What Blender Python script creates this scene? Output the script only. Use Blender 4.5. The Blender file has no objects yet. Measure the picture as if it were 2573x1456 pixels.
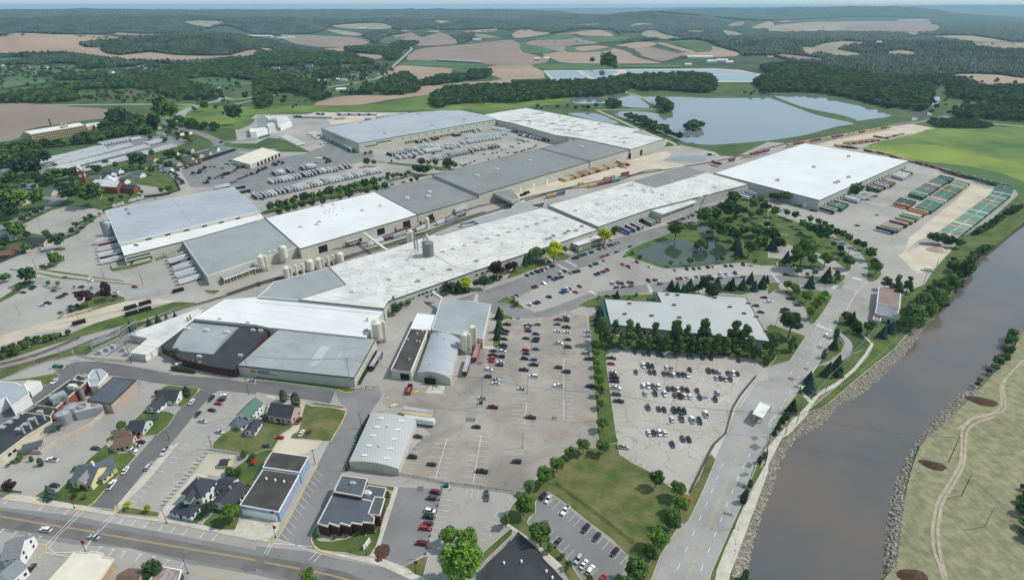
import bpy,bmesh,math,random,re
import numpy as np
from mathutils import Vector,Matrix
from mathutils.geometry import delaunay_2d_cdt
random.seed(7);rng=np.random.default_rng(7)
S=bpy.context.scene
COL=S.collection
# ---------------------------------------------------------------- camera, sky, sun, exposure
HC=190.0;FP=1430.0;PITCH=math.atan((728-12)/FP)
cp,sp=math.cos(PITCH),math.sin(PITCH)
cam=bpy.data.cameras.new('camera');cam.sensor_width=36;cam.lens=36*FP/2573
cam.clip_start=1;cam.clip_end=120000
co=bpy.data.objects.new('camera',cam);COL.objects.link(co)
co.location=(0,0,HC);co.rotation_euler=(math.pi/2-PITCH,0,0);S.camera=co
SUN_EL,SUN_AZ=math.radians(50),math.radians(80)
W=bpy.data.worlds.new('World');S.world=W;W.use_nodes=True
nt=W.node_tree;nt.nodes.clear()
sky=nt.nodes.new('ShaderNodeTexSky');sky.sky_type='NISHITA';sky.sun_disc=False
sky.sun_elevation=SUN_EL;sky.sun_rotation=SUN_AZ;sky.air_density=1.2;sky.dust_density=0.6;sky.ozone_density=2.5;sky.altitude=200
bg=nt.nodes.new('ShaderNodeBackground');bg.inputs['Strength'].default_value=0.15
wo=nt.nodes.new('ShaderNodeOutputWorld');wm=nt.nodes.new('ShaderNodeMix');wm.data_type='RGBA';wm.inputs[0].default_value=0.86;wm.inputs[7].default_value=(2.0,2.75,3.3,1)
nt.links.new(sky.outputs[0],wm.inputs[6]);nt.links.new(wm.outputs[2],bg.inputs[0]);nt.links.new(bg.outputs[0],wo.inputs[0])
sl=bpy.data.lights.new('sun','SUN');sl.energy=2.75;sl.angle=math.radians(3.5);sl.color=(1,0.95,0.88)
so=bpy.data.objects.new('sun',sl);COL.objects.link(so)
sd=Vector((math.sin(SUN_AZ)*math.cos(SUN_EL),math.cos(SUN_AZ)*math.cos(SUN_EL),math.sin(SUN_EL)))
so.rotation_euler=sd.to_track_quat('Z','Y').to_euler();so.location=(0,0,400)
S.view_settings.view_transform='Standard';S.view_settings.look='None';S.view_settings.exposure=0.5
S.view_settings.gamma=1;S.view_settings.use_curve_mapping=False
# ---------------------------------------------------------------- survey of the photograph: tile pixels -> places
def T(c,r,x,y):return(c*643.25+x*0.2502,r*364.3+y*0.2502)
def PT(s):
    """'21 x,y x,y 31 x,y' -> list of overview points; a bare two-digit token switches the tile, 'D' means overview"""
    out=[];cr=None
    for t in s.split():
        if ',' in t:
            x,y=map(float,t.split(','))
            out.append((x,y)if cr=='D' else T(int(cr[0]),int(cr[1]),x,y))
        else:cr=t
    return out
def ray(p):
    v0,v1,v2=p[0]-1286.5,FP,728-p[1]
    return v0,v1*cp+v2*sp,-v1*sp+v2*cp
def G(p,z=0.0):
    a,b,c=ray(p)
    t=(z-HC)/c
    return Vector((a*t,b*t,z))
def mpp(p,z=0.0):      # metres per overview pixel at a spot
    g=G(p,z);return(g.y*cp+(HC-z)*sp)/FP
def smooth(pts,n=4,closed=True):
    P=[Vector(p)for p in pts];N=len(P);out=[]
    rngi=range(N)if closed else range(N-1)
    for i in rngi:
        if closed:a,b,c,d=P[i-1],P[i],P[(i+1)%N],P[(i+2)%N]
        else:a,b,c,d=P[max(i-1,0)],P[i],P[i+1],P[min(i+2,N-1)]
        for k in range(n):
            t=k/n
            out.append(tuple(0.5*((2*b)+(c-a)*t+(2*a-5*b+4*c-d)*t*t+(3*b-a-3*c+d)*t**3)))
    if not closed:out.append(tuple(P[-1]))
    return out
# ---------------------------------------------------------------- materials
MATS={}
def mat(name,col,rough=0.8,var=0.15,scale=0.2,bump=0.0,bscale=2.0,col2=None,metal=0.0,rand=0.0,stripes=None,cracks=None,spec=0.3,stain=None,detail=6):
    """base colour with noise patches; stripes=(dir xyz, spacing m, depth, bump); cracks=(size m, width, amount)"""
    if name in MATS:return MATS[name]
    m=bpy.data.materials.new(name);m.use_nodes=True;MATS[name]=m
    t=m.node_tree;n=t.nodes;L=t.links;n.clear()
    o=n.new('ShaderNodeOutputMaterial');b=n.new('ShaderNodeBsdfPrincipled');L.new(b.outputs[0],o.inputs[0])
    b.inputs['Roughness'].default_value=rough;b.inputs['Metallic'].default_value=metal
    b.inputs['Specular IOR Level'].default_value=spec
    g=n.new('ShaderNodeNewGeometry')
    nz=n.new('ShaderNodeTexNoise');nz.inputs['Scale'].default_value=scale;nz.inputs['Detail'].default_value=detail;nz.inputs['Roughness'].default_value=0.62
    L.new(g.outputs['Position'],nz.inputs['Vector'])
    c2=col2 or tuple(c*(1-2*var)for c in col);c1=col if col2 else tuple(min(1,c*(1+var))for c in col)
    mp=n.new('ShaderNodeMapRange');mp.inputs[1].default_value=0.36;mp.inputs[2].default_value=0.64;L.new(nz.outputs['Fac'],mp.inputs[0])
    mx=n.new('ShaderNodeMix');mx.data_type='RGBA';L.new(mp.outputs[0],mx.inputs[0])
    mx.inputs[6].default_value=(*c2,1);mx.inputs[7].default_value=(*c1,1)
    cur=mx.outputs[2]
    def mulby(sock,lo,hi,f0=0.0,f1=1.0):
        nonlocal cur
        r=n.new('ShaderNodeMapRange');r.inputs[1].default_value=f0;r.inputs[2].default_value=f1;r.inputs[3].default_value=lo;r.inputs[4].default_value=hi
        L.new(sock,r.inputs[0])
        k=n.new('ShaderNodeVectorMath');k.operation='SCALE';L.new(cur,k.inputs[0]);L.new(r.outputs[0],k.inputs['Scale']);cur=k.outputs[0]
    if rand:
        oi=n.new('ShaderNodeObjectInfo');mulby(oi.outputs['Random'],1-rand,1+rand)
    if stain:
        z2=n.new('ShaderNodeTexNoise');z2.inputs['Scale'].default_value=stain[0];z2.inputs['Detail'].default_value=8;z2.inputs['Distortion'].default_value=1.5
        L.new(g.outputs['Position'],z2.inputs['Vector']);mulby(z2.outputs['Fac'],1-stain[1],1.0,0.33,0.52)
        if len(stain)>2:
            r=n.new('ShaderNodeMapRange');r.inputs[1].default_value=0.50;r.inputs[2].default_value=0.66;r.inputs[4].default_value=0.75;L.new(z2.outputs['Fac'],r.inputs[0])
            x=n.new('ShaderNodeMix');x.data_type='RGBA';L.new(r.outputs[0],x.inputs[0]);L.new(cur,x.inputs[6]);x.inputs[7].default_value=(*stain[2],1);cur=x.outputs[2]
    bh=None
    if cracks:
        zz=n.new('ShaderNodeTexNoise');zz.inputs['Scale'].default_value=0.12;zz.inputs['Detail'].default_value=5;L.new(g.outputs['Position'],zz.inputs['Vector'])
        va=n.new('ShaderNodeVectorMath');va.operation='SCALE';va.inputs['Scale'].default_value=cracks[0]*0.9;L.new(zz.outputs['Color'],va.inputs[0])
        vb=n.new('ShaderNodeVectorMath');vb.operation='ADD';L.new(g.outputs['Position'],vb.inputs[0]);L.new(va.outputs[0],vb.inputs[1])
        vo=n.new('ShaderNodeTexVoronoi');vo.feature='DISTANCE_TO_EDGE';vo.inputs['Scale'].default_value=1/cracks[0];L.new(vb.outputs[0],vo.inputs['Vector'])
        mulby(vo.outputs['Distance'],1-cracks[2],1.0,0.0,cracks[1])
    if stripes:
        d=Vector(stripes[0]).normalized()
        dp=n.new('ShaderNodeVectorMath');dp.operation='DOT_PRODUCT';dp.inputs[1].default_value=d;L.new(g.outputs['Position'],dp.inputs[0])
        dv=n.new('ShaderNodeMath');dv.operation='DIVIDE';dv.inputs[1].default_value=stripes[1];L.new(dp.outputs['Value'],dv.inputs[0])
        fr=n.new('ShaderNodeMath');fr.operation='FRACT';L.new(dv.outputs[0],fr.inputs[0])
        pp=n.new('ShaderNodeMath');pp.operation='PINGPONG';pp.inputs[1].default_value=0.5;L.new(fr.outputs[0],pp.inputs[0])
        mulby(pp.outputs[0],1-stripes[2],1.0,0.0,0.22)
        bh=pp.outputs[0]
    L.new(cur,b.inputs['Base Color'])
    if bump:
        nb=n.new('ShaderNodeTexNoise');nb.inputs['Scale'].default_value=bscale;nb.inputs['Detail'].default_value=4
        L.new(g.outputs['Position'],nb.inputs['Vector'])
        bp=n.new('ShaderNodeBump');bp.inputs['Strength'].default_value=min(1,bump);bp.inputs['Distance'].default_value=1.0/bscale*0.5
        L.new(nb.outputs['Fac'],bp.inputs['Height']);L.new(bp.outputs[0],b.inputs['Normal'])
    return m
def glass(name,col=(0.02,0.025,0.03),rough=0.08):
    if name in MATS:return MATS[name]
    m=mat(name,col,rough,0.05,1.0,spec=0.6);return m
# ---------------------------------------------------------------- mesh building
class MB:
    def __init__(s):s.v=[];s.f=[];s.m=[]
    def add(s,vs,fs,mi=0):
        o=len(s.v);s.v.extend([tuple(v)for v in vs]);s.f.extend([tuple(i+o for i in f)for f in fs]);s.m.extend([mi]*len(fs))
    def box(s,cx,cy,z0,lx,ly,h,rz=0,mi=0,tx=1.0,ty=1.0,top=None):
        c,n=math.cos(rz),math.sin(rz);vs=[]
        for z,kx,ky in((z0,1,1),(z0+h,tx,ty)):
            for sx,sy in((-1,-1),(1,-1),(1,1),(-1,1)):
                x,y=sx*lx/2*kx,sy*ly/2*ky;vs.append((cx+x*c-y*n,cy+x*n+y*c,z))
        s.add(vs,[(3,2,1,0),(0,1,5,4),(1,2,6,5),(2,3,7,6),(3,0,4,7)],mi)
        s.add(vs,[(4,5,6,7)],mi if top is None else top)
    def cyl(s,cx,cy,z0,r,h,n=12,mi=0,r2=None,cap=True,top=None):
        r2=r if r2 is None else r2
        vs=[(cx+r*math.cos(a),cy+r*math.sin(a),z0)for a in(i*2*math.pi/n for i in range(n))]
        vs+=[(cx+r2*math.cos(a),cy+r2*math.sin(a),z0+h)for a in(i*2*math.pi/n for i in range(n))]
        fs=[(i,(i+1)%n,n+(i+1)%n,n+i)for i in range(n)]
        s.add(vs,fs,mi)
        if cap:s.add(vs,[tuple(range(n,2*n))],mi if top is None else top)
    def tube(s,a,b,r,n=5,mi=0,r2=None):
        a,b=Vector(a),Vector(b);d=b-a
        if d.length<1e-6:return
        q=d.to_track_quat('Z','Y');r2=r if r2 is None else r2;vs=[]
        for p,rr in((a,r),(b,r2)):
            for i in range(n):
                t=i*2*math.pi/n;vs.append(p+q@Vector((rr*math.cos(t),rr*math.sin(t),0)))
        s.add(vs,[(i,(i+1)%n,n+(i+1)%n,n+i)for i in range(n)]+[tuple(range(n))[::-1],tuple(range(n,2*n))],mi)
    def prism(s,poly,z0,z1,mi=0,top=None,bottom=False,cap=True):
        n=len(poly);vs=[(p[0],p[1],z0)for p in poly]+[(p[0],p[1],z1)for p in poly]
        s.add(vs,[(i,(i+1)%n,n+(i+1)%n,n+i)for i in range(n)],mi)
        if cap:s.add(vs,[tuple(range(n,2*n))],mi if top is None else top)
        if bottom:s.add(vs,[tuple(range(n))[::-1]],mi)
    def build(s,name,mats,parent=None,kind=None,smooth_=False,data_only=False):
        me=bpy.data.meshes.new(name);me.from_pydata(s.v,[],s.f)
        for m in(mats if isinstance(mats,(list,tuple))else[mats]):me.materials.append(m)
        if max(s.m,default=0)>0:me.polygons.foreach_set('material_index',s.m)
        if smooth_:me.polygons.foreach_set('use_smooth',[True]*len(s.f))
        if data_only:return me
        return put(name,me,parent,kind)
def put(name,me,parent=None,kind=None,loc=None,rz=None,sc=None):
    o=bpy.data.objects.new(name,me);COL.objects.link(o)
    if parent is not None:o.parent=parent
    if kind:o['kind']=kind
    if loc is not None:o.location=loc
    if rz is not None:o.rotation_euler=(0,0,rz)
    if sc is not None:o.scale=sc
    return o
USED_LABELS={}
def tag(o,label,cat,group=None):
    if len(re.findall(r"[\w']+",label))>16:print('LONG',label)
    USED_LABELS[label]=1
    o['label']=label;o['category']=cat
    if group:o['group']=group
    return o
def thing(name,label,cat,loc=(0,0,0),rz=0,group=None):
    o=bpy.data.objects.new(name,None);COL.objects.link(o);o.location=loc;o.rotation_euler=(0,0,rz);o.empty_display_size=1
    return tag(o,label,cat,group)
def ccw(poly):
    a=sum(poly[i-1][0]*poly[i][1]-poly[i][0]*poly[i-1][1]for i in range(len(poly)))
    return list(poly)if a>0 else list(poly)[::-1]
def inpoly(xs,ys,poly):
    xs=np.asarray(xs);ys=np.asarray(ys);r=np.zeros(xs.shape,bool);n=len(poly);j=n-1
    for i in range(n):
        xi,yi,xj,yj=poly[i][0],poly[i][1],poly[j][0],poly[j][1]
        c=((yi>ys)!=(yj>ys))&(xs<(xj-xi)*(ys-yi)/((yj-yi)if yj!=yi else 1e-9)+xi);r^=c;j=i
    return r
def fill(poly,z,name,m,kind='structure',holes=(),parent=None):
    """flat sheet with optional holes, world coordinates"""
    pts=[];edges=[]
    for lp in[poly]+list(holes):
        o=len(pts);n=len(lp);pts+=[Vector((p[0],p[1]))for p in lp];edges+=[(o+i,o+(i+1)%n)for i in range(n)]
    v,e,f,*_=delaunay_2d_cdt(pts,edges,[],0 if holes else 1,1e-4)
    if holes:
        fc=[]
        cen=np.array([((v[t[0]]+v[t[1]]+v[t[2]])/3)[:]for t in f])
        keep=inpoly(cen[:,0],cen[:,1],poly)
        for h in holes:keep&=~inpoly(cen[:,0],cen[:,1],h)
        f=[t for t,k in zip(f,keep)if k]
    me=bpy.data.meshes.new(name);me.from_pydata([(p.x,p.y,z)for p in v],[],f);me.materials.append(m)
    return put(name,me,parent,kind)
LV={}
def sheet(s,z,name,m,sm=0,kind='structure'):
    pts=PT(s);pts=smooth(pts,sm)if sm else pts
    return fill([G(p)for p in pts],z,name,m,kind)
def strip_mb(mb,pts,w,z,closed=False,h=0.0,mi=0):
    """ribbon of width w along world points; h>0 gives it sides down by h"""
    n=len(pts);L_=[];R_=[]
    P=[Vector((p[0],p[1]))for p in pts]
    for i in range(n):
        a=P[i-1]if(closed or i>0)else P[i];b=P[(i+1)%n]if(closed or i<n-1)else P[i]
        d=(b-a);d=d.normalized()if d.length>1e-9 else Vector((1,0));q=Vector((-d.y,d.x))*w/2
        zz=z[i]if isinstance(z,(list,tuple))else z
        L_.append((*(P[i]+q),zz));R_.append((*(P[i]-q),zz))
    m=n if closed else n-1
    vs=L_+R_;fs=[(n+i,n+(i+1)%n,(i+1)%n,i)for i in range(m)]
    mb.add(vs,fs,mi)
    if h:
        for side,sg in((L_,1),(R_,-1)):
            v2=side+[(a,b,c-h)for a,b,c in side]
            mb.add(v2,[((i,(i+1)%n,n+(i+1)%n,n+i)if sg>0 else(n+i,n+(i+1)%n,(i+1)%n,i))for i in range(m)],mi)
# ---------------------------------------------------------------- terrain
def vnoise(x,y,seed=0):
    xi=np.floor(x).astype(np.int64);yi=np.floor(y).astype(np.int64);fx=x-xi;fy=y-yi
    fx=fx*fx*(3-2*fx);fy=fy*fy*(3-2*fy)
    def h(a,b):
        n=(a*374761393+b*668265263+seed*144665)&0x7fffffff
        n=((n^(n>>13))*1274126177)&0x7fffffff
        return((n^(n>>16))&0xffff)/65535.0
    return(h(xi,yi)*(1-fx)+h(xi+1,yi)*fx)*(1-fy)+(h(xi,yi+1)*(1-fx)+h(xi+1,yi+1)*fx)*fy
def fbm(x,y,o=4,seed=0):
    s=0;a=0.5
    for k in range(o):s=s+a*vnoise(x*2**k,y*2**k,seed+k);a/=2
    return s/(1-0.5**o)
R2=2*7.3e6;RIDGES=[]
def ridge(r0,wf,wb,s):
    pts=PT('D '+s);az=[];z=[]
    for p in pts:
        a,b,c=ray(p);hy=math.hypot(a,b);az.append(math.atan2(a,b));z.append(max(0,HC+r0*c/hy+r0*r0/R2))
    RIDGES.append((r0,wf,wb,np.array(az),np.array(z)))
ridge(24000,4000,9000,'-900,24 0,24.5 300,24 640,23.5 1000,23.5 1290,22.5 1500,21 1700,19 2000,17 2300,15 2450,13.5 2573,14 3300,16')
ridge(10500,2600,5000,'-900,26 0,28 160,26 230,23 400,26 640,27 900,27 1100,24 1290,26 1400,30 1450,36 1500,60 3300,70')
ridge(7500,1300,2500,'-900,90 1280,90 1330,40 1400,36 1480,38 1540,33 1640,28 1700,33 1760,41 1900,50 2000,80 3300,90')
ridge(12500,2500,4000,'-900,90 1560,70 1640,29 1720,23 1800,22 1900,23 2000,20 2130,17 2200,17 2290,19 2330,24 2400,31 2500,42 2573,46 3300,50')
ridge(6200,1500,2200,'-900,46 0,50 60,47 160,41 300,40 420,45 600,47 800,52 1000,50 1290,50 1380,56 1450,68 1500,100 3300,150')
ridge(3350,550,900,'-900,70 0,92 40,86 140,84 250,95 320,88 420,84 560,86 650,92 680,112 760,130 3300,130')
ridge(4400,900,1500,'-900,120 660,110 900,90 1000,84 1100,76 1280,80 1400,72 1500,76 1600,90 1750,84 1850,88 1950,104 2100,100 2300,104 2573,112 3300,112')
def terr(x,y):
    x=np.asarray(x,float);y=np.asarray(y,float)
    r=np.hypot(x,y);az=np.arctan2(x,y);h=np.zeros_like(r)
    w=(fbm(x/900,y/900,3,5)-0.5)
    for k,(r0,wf,wb,a,z)in enumerate(RIDGES):
        zz=np.interp(az,a,z);rr=r+w*900*min(1,r0/7000);d=rr-r0
        s=np.where(d<0,np.clip(1+d/wf,0,1),np.clip(1-d/wb,0,1));s=s*s*(3-2*s)
        h=np.maximum(h,zz*s)
    k=np.clip((r-2500)/2500,0,1)
    h=h+k*(fbm(x/420,y/420,4,1)-0.5)*60*np.clip(h/70,0.12,1)
    return np.where(r<2050,0,np.maximum(h,0)*np.clip((r-2050)/400,0,1))-np.where(r<2050,0,(r*r-2050**2)/R2)
RM=np.geomspace(1500,60000,420);GA=np.radians(np.arange(-80,80.01,0.15));_a,_r=np.meshgrid(GA,RM,indexing='ij')
GH=terr(_r*np.sin(_a),_r*np.cos(_a))
LR0,LRS=math.log(1500),(math.log(60000)-math.log(1500))/419
def tz(x,y):
    """terrain height read from the polar survey grid"""
    r=np.maximum(np.hypot(x,y),1500);u=np.clip((np.arctan2(x,y)-GA[0])/(GA[1]-GA[0]),0,len(GA)-1.001);v=np.clip((np.log(r)-LR0)/LRS,0,418.999)
    i=u.astype(int);j=v.astype(int);u=u-i;v=v-j
    return(GH[i,j]*(1-v)+GH[i,j+1]*v)*(1-u)+(GH[i+1,j]*(1-v)+GH[i+1,j+1]*v)*u
def hit(pts):
    """pixels -> points on the terrain (far part)"""
    p=np.array(pts,float).reshape(-1,2);v0=p[:,0]-1286.5;v2=728-p[:,1]
    F=FP*cp+v2*sp;U=-FP*sp+v2*cp;hy=np.hypot(v0,F)
    dx,dy,dz=v0/hy,F/hy,U/hy
    rr=np.full(len(p),30000.0)
    flat=np.where(dz<0,-HC/np.minimum(dz,-1e-6),1e9);near=flat<2040;rr[near]=flat[near]
    far=np.nonzero(~near)[0];az=np.arctan2(dx,dy)
    for c in range(0,len(far),2000):
        k=far[c:c+2000];u=np.clip((az[k]-GA[0])/(GA[1]-GA[0]),0,len(GA)-1.001);i=u.astype(int);u=(u-i)[:,None]
        prof=GH[i]*(1-u)+GH[i+1]*u;ht=HC+dz[k][:,None]*RM[None]-prof
        b=ht<=0;any_=b.any(1);j=np.maximum(b.argmax(1),1);n=np.arange(len(k));h1=ht[n,j-1];h2=ht[n,j]
        t=np.clip(h1/np.maximum(h1-h2,1e-6),0,1);rr[k]=np.where(any_,RM[j-1]+(RM[j]-RM[j-1])*t,25000)
    x=dx*rr;y=dy*rr
    return np.stack([x,y,np.where(rr<2040,0,tz(x,y))],1)
FIELDS=[]
def infield(x,y):
    r=np.zeros(len(x),bool)
    for p in FIELDS:r|=inpoly(x,y,p)
    return r
def drape(s,name,m,off=1.0,gx=9,gy=2.5,rough=0.0,sm=2,kind='structure',band=0):
    pts=PT(s);pts=smooth(pts,sm)if sm else pts
    dense=[]
    for i in range(len(pts)):
        a,b=Vector(pts[i-1]),Vector(pts[i]);n=max(1,int((b-a).length/(gx*0.9)))
        for k in range(n):dense.append(tuple(a.lerp(b,k/n)))
    if rough:
        dense=[(x+random.uniform(-rough,rough)*0.12,y+random.uniform(-rough,rough)*0.035)for x,y in dense]
    xs=[p[0]for p in dense];ys=[p[1]for p in dense]
    gxs=np.arange(min(xs),max(xs),gx);gys=np.arange(min(ys),max(ys),gy)
    X,Y=np.meshgrid(gxs,gys);X=(X+rng.uniform(-.35,.35,X.shape)*gx).ravel();Y=(Y+rng.uniform(-.35,.35,Y.shape)*gy).ravel()
    k=inpoly(X,Y,dense);X,Y=X[k],Y[k]
    P=[Vector(p)for p in dense]+[Vector((a,b))for a,b in zip(X,Y)];n=len(dense)
    v,e,f,*_=delaunay_2d_cdt(P,[(i,(i+1)%n)for i in range(n)],[],1,1e-5)
    if rough:
        va=np.array([(a.x,a.y)for a in v]);fa=np.array(f);ce=va[fa].mean(1);kp=~infield(ce[:,0],ce[:,1]);f=fa[kp].tolist()
    elif name!='valley_farmland':FIELDS.append(pts)
    q=hit([(a.x,a.y)for a in v])
    rr=np.hypot(q[:,0],q[:,1])
    q[:,2]+=off*np.clip(rr/2500,0.35,3)
    if rough:q[:,2]+=rng.uniform(-0.2,1,len(q))*rough
    me=bpy.data.meshes.new(name);me.from_pydata(q.tolist(),[],f);me.materials.append(m)
    if rough:me.polygons.foreach_set('use_smooth',[False]*len(f))
    return put(name,me,None,kind)
# ---------------------------------------------------------------- setting materials
mat('ground_grass',(0.070,0.115,0.030),0.95,0.0,0.02,0.4,1.5,col2=(0.038,0.070,0.018),detail=9)
mat('lawn',(0.105,0.135,0.034),0.95,0.0,0.09,0.3,3,col2=(0.040,0.075,0.016),stripes=((1,0.6,0),2.2,0.10),detail=12)
mat('dry_lawn',(0.155,0.145,0.055),0.95,0.0,0.10,0.3,3,col2=(0.055,0.088,0.020),stripes=((0.5,1,0),2.4,0.12),detail=10)
mat('hill_ground',(0.045,0.085,0.030),0.95,0.0,0.006,0.0,1,col2=(0.020,0.042,0.018),detail=9)
mat('meadow',(0.15,0.20,0.035),0.95,0.0,0.010,0.4,0.6,col2=(0.050,0.105,0.020),detail=10)
mat('pavement',(0.36,0.335,0.30),0.92,0.0,0.018,0.0,3,col2=(0.27,0.25,0.225),detail=10,stain=(0.012,0.10),cracks=(17,0.012,0.28))
mat('old_asphalt',(0.335,0.30,0.262),0.92,0.0,0.03,0.0,3,col2=(0.25,0.22,0.19),detail=10,stain=(0.03,0.22,(0.235,0.185,0.14)),cracks=(11,0.012,0.35))
mat('lot_concrete',(0.40,0.37,0.32),0.92,0.0,0.03,0.0,3,col2=(0.31,0.285,0.245),detail=9,cracks=(13,0.016,0.5))
mat('road_asphalt',(0.21,0.203,0.195),0.9,0.0,0.05,0.0,3,col2=(0.165,0.16,0.153),detail=9,cracks=(14,0.01,0.25))
mat('dark_asphalt',(0.145,0.142,0.14),0.9,0.0,0.05,0.0,3,col2=(0.11,0.107,0.106),detail=9,cracks=(15,0.008,0.2))
mat('street_asphalt',(0.165,0.15,0.138),0.9,0.0,0.07,0.0,3,col2=(0.12,0.11,0.102),detail=9,stain=(0.05,0.2))
mat('highway',(0.32,0.31,0.29),0.9,0.0,0.05,0.0,3,col2=(0.245,0.235,0.22),detail=9,cracks=(10,0.012,0.25))
mat('concrete',(0.47,0.43,0.36),0.9,0.08,0.3,0.0,3,cracks=(4,0.01,0.12))
mat('gravel',(0.52,0.45,0.34),0.95,0.0,0.04,0.3,4,col2=(0.40,0.345,0.265),detail=10)
mat('rail_ballast',(0.22,0.195,0.17),0.95,0.12,0.3,0.5,4)
mat('plough',(0.34,0.245,0.175),0.95,0.0,0.004,0.0,1,col2=(0.27,0.195,0.14),stripes=((0.4,1,0),14,0.10),detail=8)
mat('plough_dark',(0.26,0.195,0.155),0.95,0.0,0.004,0.0,1,col2=(0.20,0.155,0.125),stripes=((1,0.3,0),18,0.08),detail=8)
mat('plough_pale',(0.30,0.255,0.17),0.95,0.0,0.003,0.0,1,col2=(0.22,0.20,0.13),stripes=((0.1,1,0),20,0.06),detail=8)
mat('crop',(0.075,0.14,0.045),0.95,0.0,0.004,0.0,1,col2=(0.045,0.095,0.032),stripes=((1,0.5,0),16,0.08),detail=8)
mat('far_wood',(0.052,0.088,0.036),1.0,0.0,0.009,0.9,0.05,col2=(0.010,0.024,0.012),detail=9)
mat('hayfield',(0.285,0.255,0.15),0.95,0.0,0.22,0.25,1.6,col2=(0.155,0.165,0.08),stripes=((1,0.10,0),3.3,0.10),stain=(0.02,0.16),detail=12)
mat('track_dirt',(0.36,0.30,0.215),0.95,0.12,0.3)
mat('white_paint',(0.78,0.77,0.74),0.7,0.06,0.8)
mat('worn_paint',(0.68,0.66,0.61),0.8,0.15,0.5)
mat('yellow_paint',(0.66,0.42,0.06),0.7,0.08,0.8)
mat('worn_yellow',(0.46,0.35,0.18),0.8,0.1,0.8)
def water(name,col,rough,bscale,bump,col2=None):
    m=mat(name,col,rough,0.0,0.012,bump,bscale,col2=col2 or col,spec=0.5,detail=3);return m
water('river_water',(0.140,0.108,0.084),0.12,1.3,0.10,(0.092,0.09,0.087))
mat('bright_meadow',(0.20,0.25,0.035),0.95,0.0,0.012,0.4,0.6,col2=(0.11,0.17,0.025),detail=10)
water('lake_water',(0.17,0.19,0.20),0.04,0.6,0.01)
water('pond_water',(0.030,0.045,0.030),0.05,1.2,0.01,(0.06,0.085,0.05))
# ---------------------------------------------------------------- hills (polar sheet), ground
azs=np.radians(np.arange(-76,76.01,0.2));rs=np.geomspace(2000,44000,190)
A,R=np.meshgrid(azs,rs);X=R*np.sin(A);Y=R*np.cos(A);Z=terr(X,Y)
Z[0,:]=-0.5
V=np.stack([X.ravel(),Y.ravel(),Z.ravel()],1);na=len(azs);nr=len(rs)
I=np.arange(nr*na).reshape(nr,na)
F=np.stack([I[:-1,:-1].ravel(),I[:-1,1:].ravel(),I[1:,1:].ravel(),I[1:,:-1].ravel()],1)[:,::-1]
me=bpy.data.meshes.new('hills');me.from_pydata(V.tolist(),[],F.tolist());me.materials.append(MATS['hill_ground'])
me.polygons.foreach_set('use_smooth',[True]*len(F));put('hills',me,kind='structure')
ZW=-2.6
RIV_L=smooth(PT('33 -245,1520 -205,1300 -150,1050 -70,800 10,600 60,420 150,200 300,10 32 560,1330 700,1160 900,1060 1060,930 1250,760 1390,610 1500,480 1590,350 1700,260 1790,150 1880,0 31 2000,1330 2040,1230 2080,1150 2250,1040 2380,930 2571,780 2800,600 D 2640,500 2760,400'),3,closed=False)
RIV_R=smooth(PT('33 1140,1560 1160,1380 1190,1000 1240,660 1330,380 1430,170 1560,0 32 1620,1380 1760,1200 1920,1050 2080,970 2300,760 2440,580 2400,470 2480,410 2571,330 31 2700,1400 2900,1200 D 2760,640 2900,480'),3,closed=False)
def bank(pts,side,w):
    """offset the waterline outwards by the bank width"""
    out=[];n=len(pts);W0=w
    for i,p in enumerate(pts):
        w=W0*min(1,.5+i/24);a=pts[max(i-1,0)];b=pts[min(i+1,n-1)];d=(b-a).normalized()
        out.append(Vector((p.x-d.y*w*side,p.y+d.x*w*side,0)))
    return out
wl=[G(p,ZW)for p in RIV_L];wr=[G(p,ZW)for p in RIV_R]
bl=bank(wl,1,8.5);br=bank(wr,-1,5.5)
river_hole=bl+br[::-1]
arc=[(2002*math.sin(a),2002*math.cos(a))for a in azs[::5]]
gpoly=[(-2300,-300)]+[(-2300,400)]+arc+[(2300,400),(2300,-300)]
fill([Vector((*p,0))for p in gpoly],0.0,'ground',MATS['ground_grass'],holes=[river_hole])
wp=[Vector((p.x-3,p.y,0))for p in wl]+[Vector((p.x+3,p.y,0))for p in wr][::-1]
fill(wp,ZW,'river',MATS['river_water'])
mat('bank_soil',(0.20,0.165,0.12),0.95,0.15,0.4,0.5,3)
for nm,top,wlp in(('riverbank',bl,wl),('riverbank',br,wr)):
    mb=MB();n=len(top);deep=[Vector((p.x+(p.x-t.x)*.5,p.y+(p.y-t.y)*.5,ZW-1.3))for p,t in zip(wlp,top)]
    mid=[t.lerp(Vector((p.x,p.y,ZW)),.5)+Vector((0,0,.35))for p,t in zip(wlp,top)]
    vs=[(t.x,t.y,0)for t in top]+mid+[(p.x,p.y,ZW)for p in wlp]+deep
    fs=[(k*n+i,k*n+i+1,(k+1)*n+i+1,(k+1)*n+i)for k in range(3)for i in range(n-1)]
    if nm and top is br:fs=[f[::-1]for f in fs]
    fs=[f[::-1]for f in fs]
    mb.add(vs,fs);mb.build(nm,MATS['bank_soil'],kind='structure')
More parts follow.
